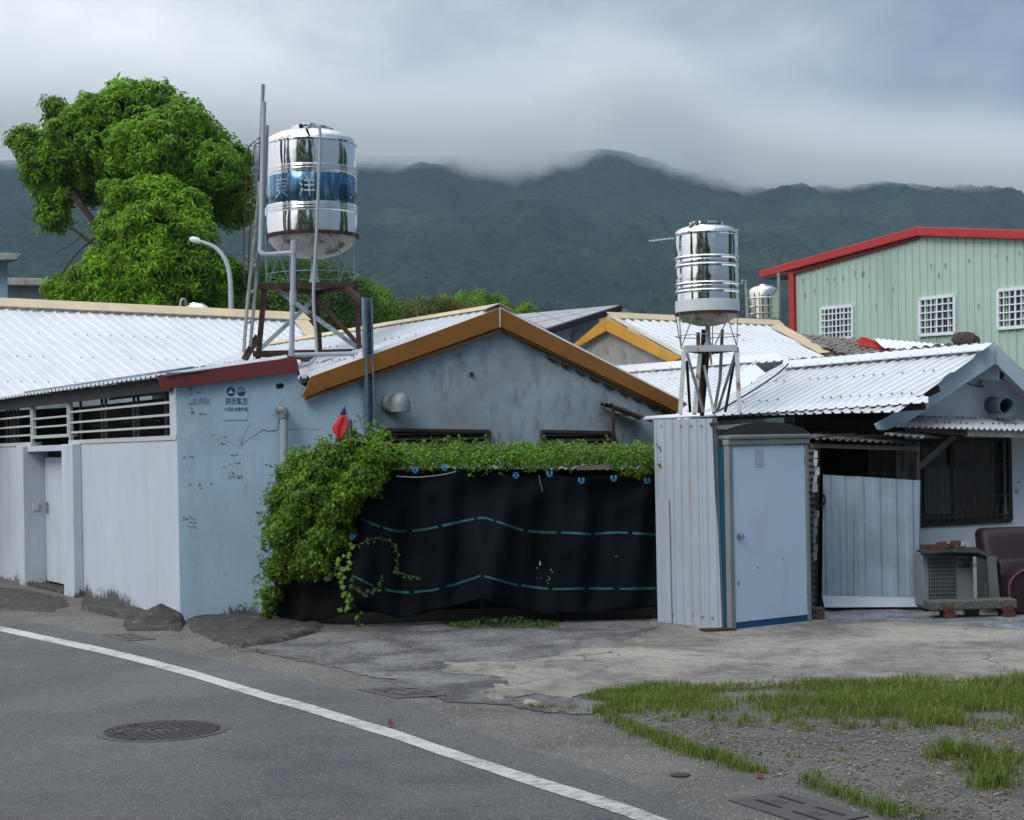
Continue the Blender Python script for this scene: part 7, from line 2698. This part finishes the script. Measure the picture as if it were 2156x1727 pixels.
# ---------------------------------------------------------------- small things on the ground
def height_lump(name, px_poly, hfun, mat_, step=.035, z0=0.0, seed=3, rough=.012):
    poly = [G(*p) for p in px_poly]
    x0, x1 = min(p.x for p in poly), max(p.x for p in poly)
    y0, y1 = min(p.y for p in poly), max(p.y for p in poly)
    nx, ny = int((x1 - x0) / step) + 2, int((y1 - y0) / step) + 2
    segs = [(poly[i], poly[(i + 1) % len(poly)]) for i in range(len(poly))]

    def edged(x, y):
        m = 9
        for a, b in segs:
            ab = b - a
            t = max(0, min(1, ((x - a.x) * ab.x + (y - a.y) * ab.y) / (ab.x ** 2 + ab.y ** 2)))
            m = min(m, math.hypot(x - a.x - ab.x * t, y - a.y - ab.y * t))
        return m
    v, idx = [], {}
    for j in range(ny):
        for i in range(nx):
            x, y = x0 + i * step, y0 + j * step
            ins = in_poly(x, y, poly)
            e = edged(x, y)
            if ins or e < step * 1.5:
                nz = float(fbm(np.array([x * 7]), np.array([y * 7]), 4, seed)[0]) - .5
                z = z0 + (hfun(x, y, e) + nz * rough * 3 if ins else -.02)
                idx[(i, j)] = len(v)
                v.append(Vector((x + random.uniform(-.25, .25) * step, y + random.uniform(-.25, .25) * step, max(z, -.02))))
    f = []
    for j in range(ny - 1):
        for i in range(nx - 1):
            q = [(i, j), (i + 1, j), (i + 1, j + 1), (i, j + 1)]
            if all(k in idx for k in q):
                f.append(tuple(idx[k] for k in q))
    return raw_mesh(name, v, f, mat_, None, True, angle=.6)


ap = G(330, 1316)
def cone(x, y, e):
    r = math.hypot(x - ap.x - .02, y - ap.y - .1)
    return max(0.03, .255 - r * .62) if r < .5 else .03 * min(1, e / .05)
tag(height_lump('concrete_lump', [(262, 1330), (385, 1330), (386, 1303), (330, 1294), (262, 1300)], cone, M_rubble, .03, seed=5), 'dark pyramid-shaped lump of concrete at the foot of the house corner', 'concrete lump')
tag(height_lump('concrete_ledge', [(172, 1285), (262, 1305), (300, 1312), (330, 1296), (250, 1278), (172, 1262)], lambda x, y, e: .06 * min(1, e / .04), M_rubble, .03, seed=6), 'stained low concrete ledge along the foot of the white road wall', 'ledge')
tag(height_lump('concrete_ramp', [(-160, 1278), (0, 1287), (110, 1290), (150, 1276), (140, 1258), (40, 1240), (-160, 1222)], lambda x, y, e: .05 * min(1, e / .4), M_rubble, .05, seed=7), 'worn dark concrete ramp in front of the white gate', 'ramp')
tag(height_lump('broken_slab', [(400, 1330), (480, 1362), (540, 1356), (610, 1338), (680, 1330), (684, 1312), (600, 1300), (500, 1288), (390, 1290)], lambda x, y, e: .028 * min(1, e / .10), M_rubble, .035, seed=8, rough=.018), 'cracked dark concrete slab below the pale blue wall', 'slab')
tag(height_lump('tilted_slab', [(505, 1366), (590, 1356), (668, 1334), (640, 1328), (560, 1338), (500, 1354)], lambda x, y, e: .055 * min(1, e / .05), M_rubble, .025, seed=9, rough=.022), 'broken slab edge with a deep crack in front of the vine', 'slab')
tag(height_lump('flat_stone', [(1862, 1662), (1880, 1670), (1940, 1668), (1976, 1658), (1950, 1648), (1900, 1646)], lambda x, y, e: .055 * min(1, e / .10), M_gutter, .02, seed=11, rough=.006), 'pale flat stone half buried in the gravel', 'stone')
def chip(name, lst, label):
    pass
for i_, (px, lab) in enumerate((([(1010, 1468), (1060, 1478), (1075, 1472), (1045, 1462)], 'pale broken piece of concrete at the corner of the yard slab'), ([(1095, 1482), (1140, 1490), (1150, 1483), (1110, 1476)], 'small pale concrete chip beside the dry grass'))):
    tag(height_lump('concrete_chip', px, lambda x, y, e: .03 * min(1, e / .04), M_yard, .02, seed=20 + i_, rough=.004), lab, 'concrete piece')

# manhole
mc_ = G(343, 1541)
MR = .46
mn = thing('manhole_cover', 'round cast iron manhole cover with grid pattern in the asphalt', 'manhole cover', Vector((mc_.x, mc_.y, .008)))
mz = .009
MB().lathe(mc_, [(MR, mz - .01), (MR, mz + .004), (MR * .90, mz + .005), (MR * .885, mz - .004)], 56).build('frame', M_iron, mn)
M_iron2 = mat('cast_iron_recess', (.040, .037, .038), .75, metal=.1, var=.3, vscale=9)
MB().lathe(mc_, [(0, mz - .012), (MR * .875, mz - .012), (MR * .875, mz + .0005), (0, mz + .0005)], 56).build('cover', M_iron2, mn)
ang = .55
ex, ey = Vector((math.cos(ang), math.sin(ang), 0)), Vector((-math.sin(ang), math.cos(ang), 0))
for (a, b) in ((ex, ey), (ey, ex)):
    for k in range(-7, 8):
        o_ = k * MR * .117
        hl_ = math.sqrt(max(0, (MR * .86) ** 2 - o_ ** 2))
        if hl_ < .05: continue
        c0 = mc_ + b * o_
        segs_ = [(-hl_, hl_)]
        if abs(o_) < MR * .24:
            cut = math.sqrt((MR * .24) ** 2 - o_ ** 2)
            segs_ = [(-hl_, -cut), (cut, hl_)]
        for (s0, s1) in segs_:
            if s1 - s0 < .02: continue
            MB().box(c0 + a * (s0 + s1) / 2 + UP * (mz + .003), a * (s1 - s0) / 2, b * .010, UP * .0025).build('grid_rib', M_iron, mn, False)
MB().lathe(mc_, [(MR * .25, mz), (MR * .25, mz + .006), (MR * .20, mz + .006), (MR * .20, mz)], 36).build('emblem_ring', M_iron, mn)
MB().prism([mc_ + UP * (mz + .0005) + Vector((a * MR, b * MR, 0)) for a, b in ((-.14, -.06), (-.02, -.10), (.0, -.02), (.10, -.06), (.14, .02), (.04, .06), (.02, .11), (-.10, .07))], UP * .004).build('emblem', M_iron, mn)
for (x, y) in ((-.62, -.25), (-.55, .45), (-.3, -.78)):
    MB().box(mc_ + Vector((x * MR, y * MR, mz + .004)), Vector((.035, .02, 0)), Vector((-.01, .015, 0)), UP * .003).build('key_slot', M_hole, mn)
MB().lathe(mc_ + Vector((-.52 * MR, -.02 * MR, 0)), [(MR * .2, mz), (MR * .2, mz + .005), (MR * .15, mz + .005), (MR * .15, mz)], 24).build('emblem_ring', M_iron, mn)


def drain(label, corners, slots, z=.010):
    q = [G(*c) for c in corners]
    c = sum(q, Vector()) / 4
    t = thing('drain_cover', label, 'drain cover', Vector((c.x, c.y, z)), 'slotted drain covers in the gutter')
    MB().prism([p + UP * (z - .008) for p in q], UP * .012).build('plate', M_iron, t, bevel=.003)
    lerp = lambda u, v: (q[0] * (1 - u) + q[1] * u) * (1 - v) + (q[3] * (1 - u) + q[2] * u) * v + UP * (z + .0045)
    for (u, v, du, dv) in slots:
        MB().prism([lerp(u - du, v - dv), lerp(u + du, v - dv), lerp(u + du, v + dv), lerp(u - du, v + dv)], UP * .001).build('slot', M_hole, t, False)
    for (u, v) in ((.5, .28), (.5, .74)):
        for k in range(3):
            a = lerp(u - .08, v - .05 + .05 * k)
            b = lerp(u + .08, v - .05 + .05 * k)
            MB().bar(a, b, .008, .004).build('raised_mark', M_iron, t)
    return t


SL4 = [(.30, .28, .035, .16), (.30, .74, .035, .16), (.72, .28, .035, .16), (.72, .74, .035, .16)]
drain('slotted iron drain cover at the middle of the gutter, below the broken slab', [(753, 1455), (830, 1449), (940, 1467), (837, 1473)], SL4)
drain('slotted iron drain cover below the house corner, farthest along the gutter', [(215, 1337), (284, 1336), (328, 1348), (258, 1352)], SL4)
drain('large slotted iron drain cover nearest the viewer, by the grass tufts', [(1534, 1688), (1651, 1671), (1830, 1722), (1712, 1746)], SL4)
vcp = G(1432, 1635)
tag(MB().lathe(vcp, [(.06, 0), (.06, .012), (.045, .016), (0, .017)], 20).build('valve_cap', M_iron2), 'small round dark valve cap in the gutter concrete', 'valve cap')

# flag in the vine
fg = thing('flag', 'small red flag with blue corner hanging from a thin stick in the vine', 'flag', P(735, 915, 11.0))
MB().tube([P(738, 930, 10.99), P(733, 880, 10.99), P(728, 836, 10.99)], .007, 6).build('stick', M_oldpipe, fg)
vv = []
nfx, nfy = 10, 12
for j in range(nfy + 1):
    for i in range(nfx + 1):
        u, v = i / nfx, j / nfy
        lx = np.interp(v, [0, .35, .6, 1], [724, 712, 697, 714])
        rx = np.interp(v, [0, .3, .6, 1], [727, 730, 732, 717])
        x = lx + (rx - lx) * u
        y = 856 + 69 * v + 5 * (1 - u) * v
        vv.append(P(x, y, 10.98 + .012 * math.sin(u * 9 + v * 3) * v))
fm = MB()
fm.add(vv, [(j * (nfx + 1) + i, (j + 1) * (nfx + 1) + i, (j + 1) * (nfx + 1) + i + 1, j * (nfx + 1) + i + 1) for j in range(3, nfy) for i in range(nfx)])
o = fm.build('cloth', M_flagred, fg, angle=0)
sm_ = o.modifiers.new('t', 'SOLIDIFY')
sm_.thickness = .003
fm = MB()
fm.add(vv, [(j * (nfx + 1) + i, (j + 1) * (nfx + 1) + i, (j + 1) * (nfx + 1) + i + 1, j * (nfx + 1) + i + 1) for j in range(0, 3) for i in range(nfx)])
o = fm.build('canton', M_flagblue, fg, angle=0)
sm_ = o.modifiers.new('t', 'SOLIDIFY')
sm_.thickness = .003
tag(MB().bar(P(736, 884, 11.05), P(739, 960, 11.05), .06, .05).build('weathered_stake', M_greywood), 'weathered wooden stake beside the small red flag', 'stake')

# fallen leaves
def dry_leaf(px, py, s, lab, curl=.5):
    c = G(px, py)
    a = random.uniform(0, 6.28)
    xv, yv = Vector((math.cos(a), math.sin(a), .0)), Vector((-math.sin(a), math.cos(a), 0))
    pts = [(-1, 0, .0), (-.3, .4, .35 * curl), (.3, .38, .5 * curl), (1, 0, .9 * curl), (.3, -.38, .3 * curl), (-.3, -.4, .15 * curl), (0, 0, .05)]
    m = MB()
    m.add([c + xv * x * s + yv * y * s + UP * (z * s + .014) for x, y, z in pts], [(6, 0, 1), (6, 1, 2), (6, 2, 3), (6, 3, 4), (6, 4, 5), (6, 5, 0)])
    tag(m.build('fallen_leaf', M_leafbrown, None, False), lab, 'leaf', 'fallen leaves on the road edge')


dry_leaf(823, 1533, .045, 'curled brown leaf standing beside the white road line', 1.3)
dry_leaf(818, 1424, .05, 'flat dry leaf on the broken concrete above the middle drain', .3)
dry_leaf(1012, 1497, .035, 'dry leaf on the gutter concrete near the dry grass', .4)
dry_leaf(1182, 1500, .045, 'brown leaf lying at the edge of the dry grass', .4)
dry_leaf(1600, 1640, .05, 'brown leaf caught at the end of the grass row', .5)
dry_leaf(1660, 1452, .05, 'pale dry leaf at the far edge of the grass', .4)

# loose gravel
ico = bmesh.new()
bmesh.ops.create_icosphere(ico, subdivisions=1, radius=1)
ivt = np.array([v.co[:] for v in ico.verts])
ift = np.array([[v.index for v in f.verts] for f in ico.faces])
ico.free()
gp = []
reg = [G(*q) for q in ((1270, 1500), (1500, 1515), (2300, 1530), (2300, 1730), (1900, 1727), (1640, 1640), (1450, 1590), (1290, 1530))]
xs_, ys_ = [p.x for p in reg], [p.y for p in reg]
while len(gp) < 9000:
    x, y = random.uniform(min(xs_), max(xs_)), random.uniform(min(ys_), max(ys_))
    if in_poly(x, y, reg):
        gp.append((x, y))
reg2 = [G(*q) for q in ((440, 1366), (700, 1332), (1100, 1330), (1200, 1400), (940, 1400), (960, 1470), (830, 1436), (680, 1400))]
xs_, ys_ = [p.x for p in reg2], [p.y for p in reg2]
k = 0
while k < 1800:
    x, y = random.uniform(min(xs_), max(xs_)), random.uniform(min(ys_), max(ys_))
    if in_poly(x, y, reg2):
        gp.append((x, y))
        k += 1
gp = np.array(gp)
n = len(gp)
s = np.clip(rng.lognormal(-5.35, .5, n), .0025, .024)
st_ = np.stack([s * rng.uniform(.8, 1.4, n), s * rng.uniform(.8, 1.3, n), s * rng.uniform(.3, .55, n)], -1)
an_ = rng.uniform(0, 6.28, n)
loc = ivt[None] * st_[:, None, :] * (1 + rng.uniform(-.18, .18, (n, len(ivt), 1)))
ca, sa = np.cos(an_)[:, None], np.sin(an_)[:, None]
X_ = loc[:, :, 0] * ca - loc[:, :, 1] * sa + gp[:, 0:1]
Y_ = loc[:, :, 0] * sa + loc[:, :, 1] * ca + gp[:, 1:2]
Z_ = loc[:, :, 2] + .006
Fg = ift[None] + (np.arange(n) * len(ivt))[:, None, None]
tag(raw_mesh('gravel', np.stack([X_, Y_, Z_], -1).reshape(-1, 3), Fg.reshape(-1, 3), M_stone, None, False, Vector((0, 0, 0))), kind='stuff')

# unseen house and trees, added only for the tanks to mirror
op_h = thing('unseen_mirror_house', 'plain two-storey house added out of view across the road, mirrored in the steel tanks', 'house', Vector((3.5, -13, 0)))
MB().box(Vector((3.5, -15, 3.2)), (3.4, 0, 0), (0, 2.5, 0), (0, 0, 3.2)).build('wall', M_cement2, op_h)
MB().box(Vector((3.5, -15, 6.5)), (3.7, 0, 0), (0, 2.8, 0), (0, 0, .12)).build('roof_slab', M_cement, op_h)
for x in (1.6, 4.0, 5.8):
    for z in (1.5, 4.6):
        MB().box(Vector((x, -12.48, z)), (.6, 0, 0), (0, .04, 0), (0, 0, .7)).build('window', M_glass, op_h)
for i_, (x, y, h, w, lab) in enumerate(((-15, -5, 17, 5.6, 'leftmost added unseen tree across the road, mirrored in the steel tanks'), (-7.5, -6, 19, 5.6, 'tallest added unseen tree across the road, mirrored in the middle of the tanks'), (-.5, -9, 17, 4.4, 'added unseen tree across the road beside the two-storey house, mirrored in the tanks'),
                                         (22, 21, 13, 4.4, 'added unseen tree beside the yard at the right, mirrored at the right rim of the tanks'), (19, 27, 11, 3.0, 'second added unseen tree at the right, mirrored at the right rim of the tanks'), (-20, 8, 11, 2.4, 'slender added unseen tree down the road at the left, mirrored at the tanks rim'))):
    t = thing('unseen_mirror_tree', lab, 'tree', Vector((x, y, 0)), 'unseen trees added for the tanks to mirror')
    bl = [((x + random.uniform(-.35, .35) * w, y + random.uniform(-.35, .35) * w, h * (.22 + .10 * k)), w * (.72 - .03 * k)) for k in range(8)]
    p, nn = blob_points(bl, 3200, .6, 1.1, .5)
    o = scatter('crown', SPR, p, nn, rng.uniform(.9, 1.5, len(p)), M_leafdk, t, .5)
    o['kind'] = 'stuff'
    MB().tube([Vector((x, y, 0)), Vector((x, y, h * .6))], [.3, .15], 8).build('trunk', M_bark, t)
# ---------------------------------------------------------------- air
def volume_box(name, lo, hi, mat_, kind):
    c = (Vector(lo) + Vector(hi)) / 2
    h = (Vector(hi) - Vector(lo)) / 2
    m = MB().box(c, (h.x, 0, 0), (0, h.y, 0), (0, 0, h.z))
    o = m.build(name, mat_, None, False, org=Vector((c.x, c.y, lo[2])))
    o['kind'] = kind
    return o


mh = bpy.data.materials.new('pale_air')
mh.use_nodes = True
t_ = NT(mh.node_tree)
pv = t_.n('ShaderNodeVolumePrincipled')
pv.inputs['Color'].default_value = (0.50, 0.74, 1.0, 1)
pv.inputs['Density'].default_value = 0.00013
o_ = t_.n('ShaderNodeOutputMaterial')
t_.l(pv.outputs[0], o_.inputs['Volume'])
volume_box('haze', (-1500, -60, -1.0), (1500, 2450, 470), mh, 'stuff')

# low cloud sitting on the hills
mc = bpy.data.materials.new('low_cloud')
mc.use_nodes = True
t_ = NT(mc.node_tree)
pos_ = t_.n('ShaderNodeNewGeometry').outputs['Position']
sp_ = t_.n('ShaderNodeSeparateXYZ')
t_.l(pos_, sp_.inputs[0])
nb = t_.noise(t_.mapping(pos_, (1, 0.4, 1.2)), 0.006, 5, 0.6, 0.4)
nf = t_.noise(t_.mapping(pos_, (1, 0.4, 1.4)), 0.020, 4, 0.6)
# base height of the cloud falls towards the right
basez = t_.n('ShaderNodeFloatCurve')
cv = basez.mapping.curves[0]
CLB = [(-600, 330), (0, 335), (520, 352), (750, 370), (950, 370), (1100, 364), (1180, 338), (1235, 308), (1300, 296), (1370, 312), (1430, 348), (1490, 398), (1600, 420), (1750, 430), (1900, 442), (2050, 450), (2156, 456), (2500, 480)]
CD = 1750.0 / DK
x0_, x1_ = -760.0, 760.0
z0_, z1_ = 180.0, 420.0
fx = t_.math('DIVIDE', t_.math('SUBTRACT', sp_.outputs[0], x0_), x1_ - x0_)
pts_c = []
for (px, py) in CLB:
    p = P(px, py, CD)
    pts_c.append(((p.x - x0_) / (x1_ - x0_), (p.z - z0_) / (z1_ - z0_)))
pts_c = [(min(max(a, 0), 1), min(max(b, 0), 1)) for a, b in pts_c]
while len(cv.points) < len(pts_c):
    cv.points.new(0.5, 0.5)
for q, (a, b) in zip(cv.points, pts_c):
    q.location = (a, b)
basez.mapping.update()
t_.l(fx, basez.inputs['Value'])
bz = t_.math('ADD', t_.math('MULTIPLY', basez.outputs[0], z1_ - z0_), z0_)
rise = t_.math('DIVIDE', t_.math('SUBTRACT', sp_.outputs[2], bz), 34.0)
rise = t_.math('ADD', rise, t_.math('MULTIPLY', t_.math('SUBTRACT', nb, 0.5), 1.5))
rise = t_.math('ADD', rise, t_.math('MULTIPLY', t_.math('SUBTRACT', nf, 0.5), 1.1))
dens = t_.math('MINIMUM', t_.math('MAXIMUM', rise, 0.0), 1.0)
topf = t_.math('DIVIDE', t_.math('SUBTRACT', t_.math('ADD', bz, 95.0), sp_.outputs[2]), 80.0)
dens = t_.math('MULTIPLY', dens, t_.math('MINIMUM', t_.math('MAXIMUM', topf, 0.0), 1.0))
pv = t_.n('ShaderNodeVolumePrincipled')
pv.inputs['Color'].default_value = (0.94, 0.95, 0.96, 1)
t_.l(t_.math('MULTIPLY', dens, 0.020), pv.inputs['Density'])
o_ = t_.n('ShaderNodeOutputMaterial')
t_.l(pv.outputs[0], o_.inputs['Volume'])
volume_box('cloud_bank', (-1100, 1560, 190), (1100, 1900, 440), mc, 'stuff')
